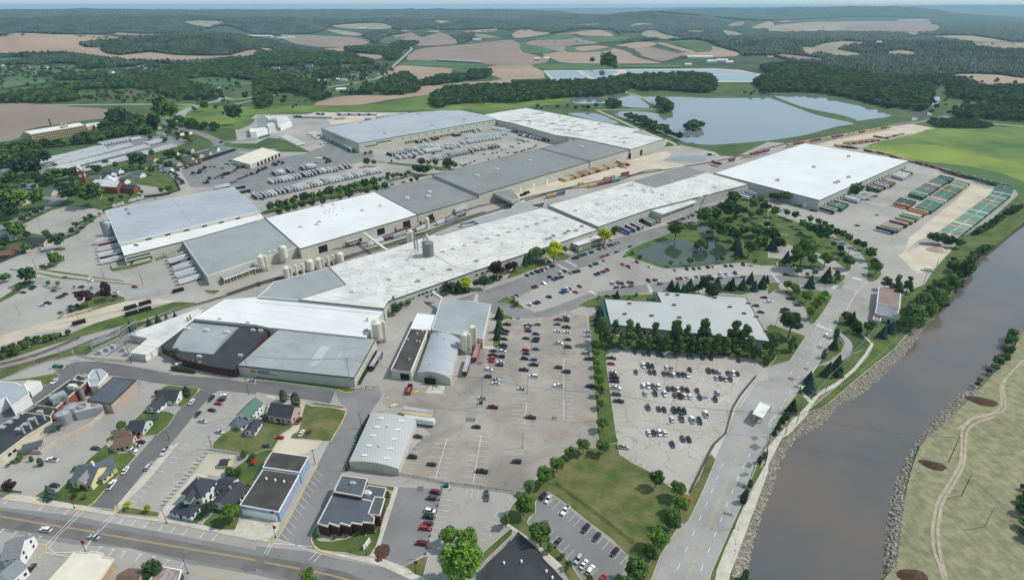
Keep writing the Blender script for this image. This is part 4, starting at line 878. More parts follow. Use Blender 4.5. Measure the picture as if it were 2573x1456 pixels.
b=block('factory_hall','ribbed grey steel-roofed end of the central factory hall beside the line of beige dust collectors','factory','11 100,1456 11 180,1378 733,1226 900,1402 12 428,99 20,66',8.8,'wall_grey','roof_steel')
b=block('factory_hall','flat-roofed white factory hall with a row of dark flues and loading docks facing the pond','factory','21 357,602 1200,360 1440,430 1960,275 2378,395 1375,648 870,822',11.0,'wall_grey','roof_white_aged',trim='trim_dark')
mb=MB();mb.cyl(0,0,0,.35,.45,8);mb.cyl(0,0,.45,.45,.15,8);shared(b,'roof_vent',[G(p,11)for p in grid_px('21 700,640 1900,330 2280,400 850,780',20,6)],mb,'curb_metal')
rooftop(b,'21 635,662 857,595 1142,508 1320,453 1507,505 1838,320 1600,372 2035,428 1978,507 1902,532',11,'roof_unit',hvac_mb(1.2),['vent_beige','trim_white'])
mb=MB();mb.cyl(0,0,0,.7,3.2,10);rooftop(b,'21 1165,420 1190,412 1212,405 1368,410 1395,465 1417,482 1335,478',11,'flue',mb,'vent_beige')
wallitems(b,'21 1110,785 1190,757',3,3.2,1,4.3,'opening_dark','dock_door',h=2,off=.4);wallitems(b,'21 1230,755 1290,735',3,3.2,1,4.3,'opening_dark','dock_door',h=2,off=.4);wallitems(b,'21 2110,490 2270,440',5,2,5,6.4,'window_glass','window',h=5.6,off=.3)
logo_part(b,'21 2196,478','21 2212,472',2.0,'sign_orange',h=8.2,out=.3);text_part(b,'ASHLEY','21 2210,470','21 2235,462',1.6,'sign_navy',h=8.4,out=.3)
b=block('office_wing','two-storey office wing with seven dark windows in a row, ivy at its foot','office','21 1380,650 1730,528 1860,566 1505,693',9.3,'wall_shadowless','roof_white_aged',trim='trim_white')
wallitems(b,'21 1505,720 1845,605',7,7.0,6.0,7.5,'window_glass','window',h=6.7,off=.3);rooftop(b,'21 1485,620 1590,583 1680,553 1700,550',9.3,'roof_unit',hvac_mb(1.3),['curb_metal','trim_white'])
b=block('warehouse','dark grey flat-roofed annex behind the white factory hall','warehouse','21 1203,359 1710,213 1958,274 1440,429',9.5,'wall_grey','roof_membrane_grey');rooftop(b,'21 1600,372',9.5,'roof_unit',hvac_mb(1.2),['trim_white','trim_white'])
b=block('entrance_building','single-storey entrance building with a dark fascia, slim windows and three flags','office','21 548,985 832,885 916,937 672,1016 600,990',4.6,'wall_shadowless','roof_white_aged',trim='trim_dark',lip=.5)
wallitems(b,'21 610,1015 670,1045',5,.6,.8,3.2,'trim_dark','window',h=0);wallitems(b,'21 680,1045 915,965',12,.6,.8,3.2,'trim_dark','window',h=0);rooftop(b,'21 787,925',4.6,'roof_unit',hvac_mb(1.0),['curb_metal','vent_beige'])
b=block('warehouse','big square warehouse with a plain white roof in front of the container yard','warehouse','21 2030,282 30 372,1437 31 1415,158 520,555',10.8,'wall_grey','roof_white',trim='trim_dark')
rooftop(b,'31 95,357 457,225 808,118 808,328 675,383 703,372',10.8,'roof_vent',hvac_mb(1.4),['trim_dark','vent_beige'])
for s,n in(('31 560,625 800,520',7),('31 960,440 1240,315',9),('31 1290,290 1400,240',4)):wallitems(b,s,n,3,.9,4.4,'trim_dark','dock_door',h=1.5,off=.4)
wallitems(b,'31 840,470 860,460',3,1.0,5.2,8.2,'window_glass','window',h=5,off=.3);wallitems(b,'31 350,618 382,624',1,3.6,0,4,'door_white','door',h=0)
b=block('rail_canopy','covered passage with a grey roof bridging the tracks between the two factory lines','canopy','11 2390,475 2571,440 21 80,540 21 0,560 11 2571,560',9,'wall_cream','roof_membrane_grey',z0=5.5)
for s in('11 2475,580','21 15,610'):p=G(PT(s)[0]);mb=MB();mb.box(p.x,p.y,0,.5,.5,5.6);b.part(mb,'post',M['trim_white'])
b=block('shed','grey-roofed low shed between the tracks and the central hall','shed','11 2175,745 2571,640 21 0,620 21 80,570 260,625 11 2571,705 2250,790',6.5,'wall_grey','roof_steel')
b=block('white_hall','lower white-roofed hall behind the lettered grey building, scorched at its edge','factory','02 1948,285 2265,95 12 40,70 1290,190 1240,255 1103,473 235,383 140,375 0,345',7.4,'wall_cream','roof_white',trim='trim_white')
rooftop(b,'12 1105,410',7.4,'roof_unit',hvac_mb(1),['curb_metal','curb_metal']);mb=MB();mb.box(0,0,0,1.2,1,2.6);rooftop(b,'12 1120,310',7.4,'flue',mb,'vent_beige');mb=MB()
for s in('12 0,120 1240,240','12 0,68 1285,186'):a,c=[G(p,7.4)for p in PT(s)];mb.tube(a+Vector((0,0,.1)),c+Vector((0,0,.1)),.15,4)
b.part(mb,'roof_seam',M['curb_metal']);rooftop(b,'02 2215,290 2495,325',7.4,'roof_unit',hvac_mb(.9),['trim_white','trim_white'])
b=block('factory_building','black flat-roofed factory with a silvery barrel-vaulted roof section and brick front','factory','02 1950,305 12 138,388 02 2385,755 2370,800 2135,765 1825,690 1700,600 1615,560',5.2,'brick_dark','roof_black',trim='trim_dark')
barrel(b,'02 1720,600 1935,325 2400,372 2140,645',5.3,2.0,'roof_steel_plain','roof_steel_plain',name='barrel_roof');rooftop(b,'02 1880,395 2075,410 2275,430',7.2,'roof_unit',hvac_mb(1.1),['vent_beige','vent_beige']);rooftop(b,'02 2540,410 2415,665 2000,675 12 45,415',5.2,'roof_unit',hvac_mb(1),['vent_beige','curb_metal'])
wallitems(b,'02 1840,735 2100,795',3,1.9,.9,2.3,'window_glass','window',h=0,f1=.8);wallitems(b,'02 2150,810 2400,830',5,1.5,.9,2.3,'window_glass','window',h=0);wallitems(b,'02 2100,765 2130,770',1,1.2,0,2.2,'trim_dark','door',h=0)
b=block('loading_building','white-roofed wedge-shaped loading building beside the railway with two white dock doors','factory','02 1287,447 1995,190 2025,205 1945,298 1612,562 1590,566 1465,645 1315,630 1495,482',5.0,'wall_cream','roof_white_aged')
wallitems(b,'02 1478,722 1520,700',1,3.2,.8,4.0,'door_white','dock_door',h=0);wallitems(b,'02 1545,680 1590,655',1,3.2,.8,4.0,'door_white','dock_door',h=0);mb=MB();mb.cyl(0,0,0,.55,3.2,10);rooftop(b,'02 1893,312 1918,292',5,'flue',mb,'stack_steel')
b=block('factory_building','grey metal-roofed building with the company name in black on its cream front wall','factory','12 236,384 1205,490 985,880 02 2385,757',6.5,'wall_cream','roof_steel_plain',trim='trim_dark')
mb=MB()
for s,w in(('12 560,760 640,700',3),('12 600,700 700,560',6),('12 805,710 865,610',.8),('12 130,490 420,520',.6),('12 120,630 440,665',.5)):a,c=[G(p,6.5)for p in PT(s)];strip_mb(mb,[a,c],w,6.53)
b.part(mb,'roof_patch',M['roof_metal_pale']);logo_part(b,'12 -38,800','12 28,808',2.5,'sign_orange',h=2.9,out=.3);text_part(b,'ASHLEY','12 32,806','12 166,818',1.7,'sign_navy',h=3.5,out=.3);text_part(b,'ADVANCED MANUFACTURING','12 45,816','12 240,836',.6,'sign_navy',h=2.5,out=.3);wallitems(b,'02 2430,835 2450,838',1,1.2,0,2.2,'trim_dark','door',h=0)
# --- green-trimmed building
b=block('office_warehouse','low building with a ribbed grey roof and dark green trim behind the pines','warehouse','22 930,88 1500,122 1448,14 2350,72 2592,515 990,345',5.6,'wall_shadowless','roof_metal_pale',trim='trim_green')
rooftop(b,'22 1130,242 1400,260 1677,277 1953,295 2273,318 1557,48 1658,54 1625,152 2035,80 2185,172 2328,237 2452,270 1177,137 2370,135 2550,415',5.6,'roof_vent',hvac_mb(.85),['vent_beige','trim_dark'])
wallitems(b,'22 1270,452 1340,462',4,1.2,1.2,4,'window_glass','window',h=0);mb=MB()
for s in('22 925,80 985,345','22 1440,8 1497,118'):a,c=[G(p,5.6)for p in PT(s)];strip_mb(mb,[a+Vector((-1.2,0,0)),c+Vector((-1.2,0,0))],2.4,5.0,h=.5)
b.part(mb,'awning',M['trim_green'])
# --- shop by the lot
b=block('workshop','flat grey-roofed box hall at the top end of the car park','workshop','12 1862,84 2357,142 2278,486 1768,392',7.2,'wall_cream','roof_steel_plain');b=block('workshop','short white-roofed hall between the black-roofed and flat grey workshops','workshop','12 1625,232 1812,250 1757,400 1550,388',6.0,'wall_cream','roof_white')
b=block('workshop','narrow workshop with a scuffed black tar roof and an open loading door','workshop','12 1551,391 1722,406 1555,820 1358,797',5.8,'wall_cream','roof_tar',trim='trim_white');rooftop(b,'12 1675,415 1525,498 1615,515 1645,520 1540,698 1620,440',5.8,'roof_vent',vent_mb(),'vent_beige');wallitems(b,'12 1450,910 1522,922',1,5.2,0,4,'opening_dark','dock_opening',h=0)
b=Bld('workshop','barrel-roofed workshop with a red bird emblem over its big open door','workshop',G(PT('12 1800,800')[0]));barrel(b,'12 1625,830 1952,885 2056,468 1765,418',4.6,2.4,'roof_blue_grey','wall_cream')
MATS['eagle']=M['brick_red'];wallitems(b,'12 1700,935 1800,950',1,6.6,0,4.2,'opening_dark','dock_opening',h=0);rooftop(b,'12 1835,435 1895,488 1752,742 1815,800',6.6,'roof_vent',vent_mb(),'vent_beige')
mb=MB();a,c=G(PT('12 1728,862')[0],5.1),G(PT('12 1772,868')[0],5.1);d=(c-a);q=Vector((0,-.25,0));P=lambda u,v:tuple(a+d*u+q+Vector((0,0,v)))
mb.add([P(.0,.6),P(.35,.25),P(.6,.1),P(1,.35),P(.75,.5),P(.95,.9),P(.55,.6),P(.3,1.0),P(.35,.6)],[(0,1,8),(1,2,3,4,8),(4,5,6),(8,6,7),(8,4,6)]);b.part(mb,'emblem',M['brick_red'])
b=Bld('metal_hall','cream metal hall with a shallow curved roof and white skylights beside the muddy car park','hall',G(PT('13 1200,200')[0]));barrel(b,'13 932,265 1430,335 12 1608,1302 12 1155,1237',4.2,1.7,'roof_metal_pale','wall_cream')
mb=MB();mb.box(0,0,0,2.7,.9,.08);rooftop(b,'12 1257,1282 1215,1370 1460,1310 1425,1398 13 1135,100 1090,198 1350,130 1312,230 1390,35 1175,0',5.75,'skylight',mb,'trim_white');rooftop(b,'13 1237,108 12 1322,1368',5.95,'roof_vent',vent_mb(),'vent_beige')
# --- town buildings
b=block('fire_station','pale blue building, upper flat tar-roofed block with three small windows','garage','13 162,166 526,216 436,372 70,320',6.4,'wall_blue','roof_tar',trim='trim_white');wallitems(b,'13 450,400 525,280',3,1.8,3.6,5.0,'window_glass','window',h=3.5,off=-.12)
b=block('fire_station','pale blue garage with a dark flat roof and white overhead doors onto a concrete apron','garage','13 72,345 432,396 226,768 -160,700',5.4,'wall_blue','roof_tar',trim='trim_white');wallitems(b,'13 -130,800 225,860',4,4.0,.1,3.6,'door_white','garage_door',h=0);rooftop(b,'13 105,440 195,455 282,468 ',5.4,'roof_vent',vent_mb(),'trim_white')
b=block('brick_building','dark brick office building with a blue-black flat roof and zigzag front walls','office','13 785,566 1058,640 1170,664 1125,790 1188,822 1180,882 1075,870 1062,893 958,876 945,907 847,880 833,912 735,880 718,912 620,885',5.8,'brick_dark','roof_slate_flat',trim='vent_beige')
block('','','','13 860,405 1117,440 1060,614 786,565',7.6,'brick_dark','roof_slate_flat',b,trim='vent_beige',wname='rear_wall',rname='rear_roof');block('','','','13 1120,505 1306,530 1278,624 1192,618 1170,662 1062,638',5.0,'brick_dark','roof_slate_flat',b,trim='vent_beige',wname='side_wall',rname='side_roof');block('','','','13 1192,620 1292,632 1242,802 1126,790',6.2,'brick_dark','roof_slate_flat',b,trim='vent_beige',wname='porch_wall',rname='porch_roof')
rooftop(b,'13 972,490',7.6,'roof_unit',hvac_mb(.8),['curb_metal','curb_metal']);rooftop(b,'13 1115,590',5,'roof_unit',hvac_mb(1.1),['curb_metal','trim_white'])
b=block('flat_roof_building','low building with a black gridded flat roof at the bottom edge beside the trees','building','23 60,970 302,1195 305,1235 530,1470 400,1650 -300,1650 13 2310,1300 2571,1060',4.2,'brick_dark','roof_black',trim='trim_dark')
mb=MB()
for s in('23 0,1030 400,1456','23 -200,1200 150,1600','23 300,1200 -100,1560','23 130,1080 -250,1400','23 420,1350 200,1600'):a,c=[G(p,4.2)for p in PT(s)];strip_mb(mb,[a,c],.15,4.23)
b.part(mb,'roof_seam',M['trim_dark']);rooftop(b,'23 95,1270 345,1368 405,1432 13 2490,1285',4.2,'roof_vent',vent_mb(),'trim_white')
b=block('flat_roof_building','long low building with a stained cream flat roof on the main street corner','building','03 752,1167 885,1185 905,1165 1040,1188 1030,1218 1142,1242 985,1480 470,1480',4.6,'brick_tan','roof_tan_flat',trim='wall_beige');b=block('shed','shed with a rust-streaked corrugated metal roof at the bottom edge','shed','03 1605,1315 1822,1355 1760,1560 1470,1500',3.8,'trim_green','roof_rust')
# creamery / factory at far left
b=block('old_factory','old brick factory with a black roof ringed by ducts and steel stacks','factory','02 706,900 862,922 560,1180 350,1150',6.5,'brick_red','roof_black',trim='wall_beige');rooftop(b,'02 730,980',6.5,'roof_unit',hvac_mb(1.5),['trim_white','vent_beige'])
mb=MB();mb.box(0,0,0,7,4.5,3.2);mb.box(0,0,3.2,6.4,4,.6);rooftop(b,'02 600,1105',6.5,'cooling_unit',mb,'galvanised',.9)
block('','','','02 350,1172 545,1200 500,1265 245,1228',5.0,'brick_red','roof_black',b,wname='rear_wall',rname='rear_roof',trim='wall_beige')
b=block('old_factory','beige-walled factory wing with a black roof, square skylights and four thin chimneys','factory','02 242,1226 505,1265 520,1310 275,1456 03 0,205 -250,330 02 -250,1500',5.2,'wall_beige','roof_black',trim='wall_beige')
mb=MB();mb.box(0,0,0,2.6,2,.7);rooftop(b,'02 400,1222 312,1300 255,1350 185,1398 215,1240 160,1285 95,1330 25,1380',5.2,'skylight',mb,'roof_blue_grey');mb=MB();mb.cyl(0,0,0,.45,7.5,10);rooftop(b,'02 475,1345 400,1390 340,1440 270,1480',2.5,'chimney',mb,'curb_metal');wallitems(b,'03 30,215 120,140',2,1.6,2,3.4,'window_glass','window',h=2)
b=block('block_warehouse','windowless tan block warehouse with a dark flat roof beside the silver tanks','warehouse','02 1140,872 1365,902 1112,1140 876,1105',6.2,'block_tan','roof_slate_flat',trim='trim_dark')
b=block('metal_annex','silvery gabled metal annex behind the old brick factory','building','02 935,800 1010,795 1082,842 985,960 905,965 870,880',6.0,'wall_beige','roof_blue_grey');b=block('black_annex','small black-roofed annex at the street end of the old brick factory','building','02 780,850 900,870 850,915 740,895',6.6,'brick_tan','roof_black')
b=block('white_shop','white stuccoed building with a stepped false front and a garage door','building','02 -200,960 0,920 170,932 205,962 245,940 292,1045 115,1165 60,1075 0,1110 -200,1200',6.5,'siding_white','roof_blue_grey',trim='trim_white');wallitems(b,'02 165,1140 225,1095',1,3,0,3.2,'door_white','garage_door',h=0)
b=block('garage','small white flat-roofed garage beside the stepped white building','garage','02 278,905 408,918 396,945 300,1015 250,955',3.8,'siding_white','roof_tan_flat',trim='trim_white');wallitems(b,'02 310,1020 400,965',1,7,.2,2.8,'trim_white','garage_door',h=0)
b=block('river_shed','riverside shed with a brownish curved metal roof and a dark grey roofed front half','shed','32 1115,-30 1332,-5 1318,190 1095,125',5.4,'wall_shadowless','roof_brownmetal');block('','','','32 1097,133 1312,192 1298,282 1078,228',5.0,'wall_shadowless','roof_shed_grey',b,wname='front_wall',rname='front_roof');wallitems(b,'32 1200,305 1222,310',1,1.6,0,2.6,'opening_dark','door',h=0)
b=block('shed','little pale-roofed lean-to against the front of the riverside shed','shed','32 1075,237 1142,252 1125,312 1055,292',2.9,'wall_shadowless','roof_brownmetal')
b=block('gatehouse','gatehouse with a bright white flat roof on an island in the riverside road','gatehouse','22 2498,1122 2592,1158 2512,1282 2420,1240',5.0,'trim_dark','roof_white',z0=4.2,trim='trim_white')
for s in('22 2425,1300','22 2500,1330','22 2590,1210'):p=G(PT(s)[0]);mb=MB();mb.box(p.x,p.y,0,.5,.5,4.3);b.part(mb,'post',M['trim_white'])
mb=MB();p=G(PT('22 2480,1290')[0]);mb.box(p.x,p.y+1,0,2.6,3.4,2.8,.4);b.part(mb,'booth',M['brick_tan'])
b=block('truck_shop','truck workshop with a pale flat roof and dark service bays among the parked tractors','workshop','D 584,401 660,371 703,382 628,413',6.0,'wall_cream','roof_tan_flat');wallitems(b,'D 634,418 702,392',7,4.4,.1,4.4,'opening_dark','bay_door',h=0)
b=block('school_building','long three-storey yellow brick building with a white roof beside the ploughed field','school','00 240,1322 800,1232 850,1258 310,1348',12.0,'brick_tan','roof_white',trim='wall_beige')
for k,z in enumerate((1.5,5,8.5)):wallitems(b,'00 320,1348 850,1262',24,2.2,z,z+1.9,'window_glass','window',h=11.8,off=.25)
mb=MB();mb.cyl(0,0,0,1.2,14,8);rooftop(b,'00 520,1280',8,'chimney',mb,'brick_red');block('','','','00 610,1245 660,1238 680,1252 625,1262',16,'brick_tan','brick_red',b,wname='tower_wall',rname='tower_roof')
block('school_annex','low white-roofed annex at the right end of the yellow brick building','building','00 860,1245 1080,1215 1100,1235 960,1270 940,1250 870,1275',6,'brick_tan','roof_white_aged')
for nm,lab,s,h,w,r in(('processing_tower','tall grey windowless tower of the far processing plant','10 0,1165 88,1160 98,1178 5,1185',24,'curb_metal','roof_membrane_grey'),('processing_hall','white low hall in front of the grey processing tower','10 -60,1290 100,1262 115,1290 0,1325 -60,1330',8,'siding_white','roof_white'),('processing_hall','white hall with a cylindrical tank at the far processing plant','10 100,1240 170,1232 190,1262 120,1270',11,'siding_white','roof_white_aged'),
    ('processing_tower','shorter grey block standing among the white processing halls','10 132,1185 205,1182 208,1200 135,1203',16,'curb_metal','roof_blue_grey'),('processing_hall','long white shed at the right end of the processing plant','10 235,1258 350,1218 360,1232 245,1275',6,'siding_white','roof_white'),('processing_hall','wide white roof at the back of the processing plant','10 90,1165 300,1160 340,1200 215,1225 150,1215',9,'siding_white','roof_white_aged')):
    block(nm,lab,'processing plant',s,h,w,r)
# ---------------------------------------------------------------- vehicles
CC={'w':('white',(0.72,0.72,0.71)),'k':('black',(0.012,0.012,0.014)),'g':('dark grey',(0.06,0.065,0.07)),'s':('silver',(0.42,0.44,0.46)),'r':('red',(0.38,0.02,0.02)),'m':('maroon',(0.13,0.012,0.02)),
      'b':('blue',(0.02,0.08,0.28)),'n':('navy',(0.015,0.025,0.055)),'e':('green',(0.02,0.28,0.05)),'o':('orange',(0.45,0.12,0.02)),'t':('tan',(0.40,0.34,0.25))}
for k,(nm,c)in CC.items():
    m=mat('car_paint_'+nm.replace(' ','_'),c,0.28,0.03,0.5,spec=0.6);CC[k]=(nm,c,m)
glass('car_glass',(0.015,0.018,0.022),0.06);mat('tyre',(0.02,0.02,0.02),0.9);mat('lamp_red',(0.35,0.02,0.02),0.4);mat('lamp_clear',(0.7,0.7,0.68),0.3);mat('bed_liner',(0.02,0.02,0.022),0.8);mat('rim',(0.35,0.35,0.36),0.4)
DIM={'c':(4.7,1.82,1.44),'v':(4.75,1.92,1.72),'p':(5.8,2.02,1.85),'a':(5.1,2.0,1.78)}
def hull(mb,prof,W_,mi=0,tuck=0.86):
    """body lofted through stations (x, z bottom, z top, half width)"""
    vs=[]
    for x,zb,zt,hw in prof:vs+=[(x,-hw*.94,zb),(x,-hw,zb+(zt-zb)*.45),(x,-hw*tuck,zt),(x,hw*tuck,zt),(x,hw,zb+(zt-zb)*.45),(x,hw*.94,zb)]
    n=len(prof);fs=[]
    for i in range(n-1):
        for j in range(6):a,b=i*6+j,i*6+(j+1)%6;fs.append((a,a+6,b+6,b))
    fs+=[tuple(range(6)),tuple(range((n-1)*6,n*6))[::-1]];mb.add(vs,[f[::-1]for f in fs],mi)
def car_parts(t):
    L,Wd,Hh=DIM[t];h=L/2;w=Wd/2;out={}
    mb=MB()
    deck=0.92 if t=='c' else 1.05
    if t=='c':hull(mb,[(-h,.35,.80,w*.80),(-h+.25,.25,deck,w*.93),(-h+1.0,.22,deck+.03,w),(h-1.5,.22,deck,w),(h-.3,.24,.78,w*.93),(h,.35,.62,w*.75)],Wd);cab=[(-h+.55,deck),(-h+1.35,Hh-.02),(h-2.25,Hh-.02),(h-1.25,deck-.01)]
    elif t=='v':hull(mb,[(-h,.4,1.0,w*.86),(-h+.15,.3,deck+.05,w*.95),(h-1.3,.28,deck,w),(h-.25,.3,.98,w*.93),(h,.4,.75,w*.8)],Wd);cab=[(-h+.1,deck),(-h+.5,Hh-.02),(h-1.95,Hh-.02),(h-1.1,deck)]
    elif t=='a':hull(mb,[(-h,.35,1.0,w*.88),(-h+.15,.25,deck+.05,w*.97),(h-1.2,.25,deck,w),(h-.25,.3,.9,w*.9),(h,.38,.68,w*.78)],Wd);cab=[(-h+.08,deck),(-h+.3,Hh-.02),(h-1.9,Hh-.02),(h-.75,deck-.05)]
    else:hull(mb,[(-h,.5,1.05,w*.92),(-h+.1,.42,1.1,w*.97),(h-1.5,.4,1.12,w),(h-.2,.42,1.08,w*.96),(h,.5,.9,w*.86)],Wd);cab=[(-h+2.0,1.1),(-h+2.25,Hh-.02),(h-2.3,Hh-.02),(h-1.6,1.1)]
    (x0,z0),(x1,z1),(x2,z2),(x3,z3)=cab;a,b=w*.90,w*.74
    mb.add([(x1,-b,z1),(x2,-b,z1),(x2,b,z1),(x1,b,z1),(x1+.1,-b*.9,z1+.05),(x2-.1,-b*.9,z1+.05),(x2-.1,b*.9,z1+.05),(x1+.1,b*.9,z1+.05)],[(0,1,5,4),(1,2,6,5),(2,3,7,6),(3,0,4,7),(4,5,6,7)])
    out['body']=mb
    g=MB();g.add([(x0,-a,z0),(x3,-a,z3),(x3,a,z3),(x0,a,z0),(x1,-b,z1),(x2,-b,z1),(x2,b,z1),(x1,b,z1)],[(0,1,5,4),(1,2,6,5),(2,3,7,6),(3,0,4,7)]);out['window']=g
    if t=='p':q=MB();q.box(-h+1.05,0,1.125,1.7,Wd*.76,.012);out['cargo_bed']=q
    return out
def wheel_mb(r=.34):
    mb=MB();vs=[];n=10
    for y in(-.11,.11):vs+=[(r*math.cos(i*2*math.pi/n),y,r*math.sin(i*2*math.pi/n))for i in range(n)]
    mb.add(vs,[(i,(i+1)%n,n+(i+1)%n,n+i)for i in range(n)]+[tuple(range(n)),tuple(range(n,2*n))[::-1]]);r2=r*.6
    for y,s in((-.12,1),(.12,-1)):mb.add([(r2*math.cos(i*2*math.pi/n),y,r2*math.sin(i*2*math.pi/n))for i in range(n)],[tuple(range(n))[::s]],1)
    return mb
WHEEL=wheel_mb().build('wheel',[M['tyre'],M['rim']],data_only=True)
MESH={}
def car_mesh(t,c):
    if(t,c)in MESH:return MESH[(t,c)]
    P_=car_parts(t);r={}
    for k,mb in P_.items():
        key=('g',t,k)
        if k=='body':r[k]=mb.build('body',CC[c][2],data_only=True)
        else:
            if key not in MESH:MESH[key]=mb.build(k,M['car_glass']if k=='window' else M['bed_liner'],data_only=True)
            r[k]=MESH[key]
    for k,x,m in(('headlight',DIM[t][0]/2-.06,'lamp_clear'),('tail_light',-DIM[t][0]/2+.05,'lamp_red')):
        key=(k,t)
        if key not in MESH:mb=MB();mb.box(x,0,.72 if t=='c' else .9,.18,.32,.16);MESH[key]=mb.build(k,M[m],data_only=True)
        r[k]=MESH[key]
    MESH[(t,c)]=r;return r
TN={'c':('parked_car','sedan','car'),'v':('suv','SUV','car'),'p':('pickup_truck','pickup','pickup truck'),'a':('minivan','minivan','van')}
ORD=['first','second','third','fourth','fifth','sixth','seventh','eighth','ninth','tenth','eleventh','twelfth']
def ordn(i):return ORD[i]if i<12 else '%d%s'%(i+1,{1:'st',2:'nd',3:'rd'}.get((i+1)%10 if(i+1)%100 not in(11,12,13)else 0,'th'))
CARS=[]
def cars(tile,axis,where,s,group='parked cars',order='x'):
    """where: phrase naming the row; s: x,y + colour + type"""
    items=[]
    for t in s.split():
        m=re.match(r'(-?\d+),(-?\d+)([a-z])([cvpa])',t);x,y=int(m[1]),int(m[2]);items.append((x,y,m[3],m[4]))
    items.sort(key=lambda i:i[0]if order=='x' else i[1]);n=len(items)
    for i,(x,y,c,ty)in enumerate(items):
        p=T(int(tile[0]),int(tile[1]),x,y+3);g=G(p,.5);q=G((p[0]+axis[0]*.1,p[1]+axis[1]*.1),.5);rz=math.atan2(q.y-g.y,q.x-g.x)
        side='from the left' if order=='x' else 'from the top'
        lab='%s %s %s'%(CC[c][0],TN[ty][1],where)if n==1 else '%s %s, %s %s %s'%(CC[c][0],TN[ty][1],ordn(i),side,where)
        CARS.append((g.length,g,rz+math.radians(random.gauss(0,1.2))+(math.pi if random.random()<.45 else 0),c,ty,lab,group))
cars('22',(10,1),'in the left half of the first parking column','165,355kp 165,380sv 165,408mv 143,481kc 140,600rv 145,634nc 128,684kv 122,797kp 93,987sc',order='y')
cars('22',(10,1),'in the right half of the first parking column','255,341rc 243,436nc 243,487kv 232,508nv 241,588gc 215,694bc 218,747kp 216,862wa 186,1275mp',order='y')
cars('22',(10,1),'in the left half of the second parking column','463,292rp 455,339gc 458,410wc 470,532wp 464,774mv 466,957wp',order='y');cars('22',(10,1),'in the right half of the second parking column','540,256wc 546,279gc 543,303kc 547,369kp 550,418wc 558,493kc 564,568ma 546,816na',order='y')
cars('22',(10,1),'along the tree strip, west side','759,415sc 759,456sc 747,632ta 776,689kp 781,962na',order='y');cars('22',(10,1),'along the tree strip, east side','998,680gp 997,736rc 1013,818wc 1017,845mc 1025,876kp 1029,912kp 1044,980wp 1050,1044ga 1073,1112np',order='y')
cars('23',(10,1),'parked by itself at the lawn corner below the tree strip','1120,118sp');V_=(18,52)
cars('22',V_,'in the top row under the pines','1236,617nc 1327,630gc 1374,635kc 1464,640nc 1504,642gc 1637,650gv 1775,663gc 1815,663bc 1912,672kc 2000,678nc 2277,697mc')
cars('22',V_,'in the second row of the cracked car park','1322,756wv 1368,755kp 1412,760kc 1555,773wc 1604,783tc 1787,796kc 1976,805mp 2026,810gc 2076,817sv 2172,830gc 2222,834wv 2268,834mc');cars('22',V_,'in the third row of the cracked car park','1247,819gc 1387,817mc 1432,822nc 1528,836nc 1574,838gc 1622,845wv 1673,843nc 1718,843kc 1764,848wp 2054,877sc 2098,880mc 2146,889sc 2196,891mc')
cars('22',V_,'in the fourth row of the cracked car park','1320,956wv 1369,957wv 1417,962gc 1471,968wv 1572,984gc 1620,984mc 1666,995wc 1714,989nc 1762,998kc 1862,1006nc 2064,1026sv');cars('22',V_,'in the fifth row of the cracked car park','1337,1033sc 1440,1035kv 1534,1038wv 1637,1049gc 1689,1057kp 1738,1058wc 1787,1063wc 1888,1073nc 2043,1092kv')
cars('22',V_,'in the sixth row of the cracked car park','1369,1176gv 1476,1187mc 1530,1196kc 1630,1202kp 1681,1205kv 1731,1214nv 1950,1243wp');cars('22',V_,'in the seventh row of the cracked car park','1609,1292wc 1705,1285gp 1811,1298wp 1884,1308kp');cars('22',V_,'in the bottom row of the cracked car park','1376,1430wc 1425,1430kc 1481,1430wv 1537,1430wc');cars('23',V_,'beside the hatched corner of the cracked car park','1715,30gc 1777,35kc 1612,88kc')
cars('12',(10,1),'beside the workshops, nearest the conifers','2523,342kp 2517,408kc 2503,436gc 2494,487kc 2483,552kp 2478,580kc 2475,610wv 2381,605nc 2378,650kp 2462,664kv 2363,682ov 2368,712rc 2455,722wc 2445,748gv 2338,795wv 2326,866nv 2409,894sc 2404,928wc',order='y')
cars('12',(10,1),'on the open middle of the muddy car park','2270,1077sc 2377,1172kp 2210,1369kc',order='y');cars('13',(10,1),'near the curved-roof hall','1630,10kc 1575,215kv 1762,288kc 2268,360kp',order='y');cars('23',(10,1),'alone at the edge of the muddy car park','45,262nv')
cars('13',(10,1.5),'in the dark small lot beside the brick office','1805,568mv 1762,628gv 1748,757wv 1735,815kv 1725,882mc 1702,930rv 1660,1080mv',order='y');cars('13',(1,10),'nose to the fence above the small lot','2318,605gp')
cars('23',(-60,85),'on the lawn side of the tree-ringed lot','312,605nv 365,637wc 535,750wp 740,930kv 850,1013kc 1030,1165kc');cars('23',(-60,85),'on the building side of the tree-ringed lot','458,1070gc 668,1240sv 722,1290wc 790,1350wv 910,1435rc')
cars('03',(10,1),'in the wide lot behind the yellow house','960,128nc 525,243wp 550,500kc');cars('03',(60,-70),'parked on the street by the stall-marked lot','1655,160sp 1500,310sa');cars('03',(60,-80),'at the kerb beside the yellow house','1258,348wc 1120,495wp')
cars('03',(10,1),'outside the brown-roofed garage','1330,150wc 1365,98sc 1410,65kc 1375,5rc',order='y');cars('03',(10,1.6),'driving on the main street','462,943wv 945,1018sc',group='cars on the streets');cars('03',(60,-80),'beside the bungalow under the trees','2135,665wc');cars('03',(60,-75),'at the kerb of the bottom left side street','310,1335kc 200,1435nc');cars('13',(10,1),'on the gravel above the fire station','108,103gc 235,20rc')
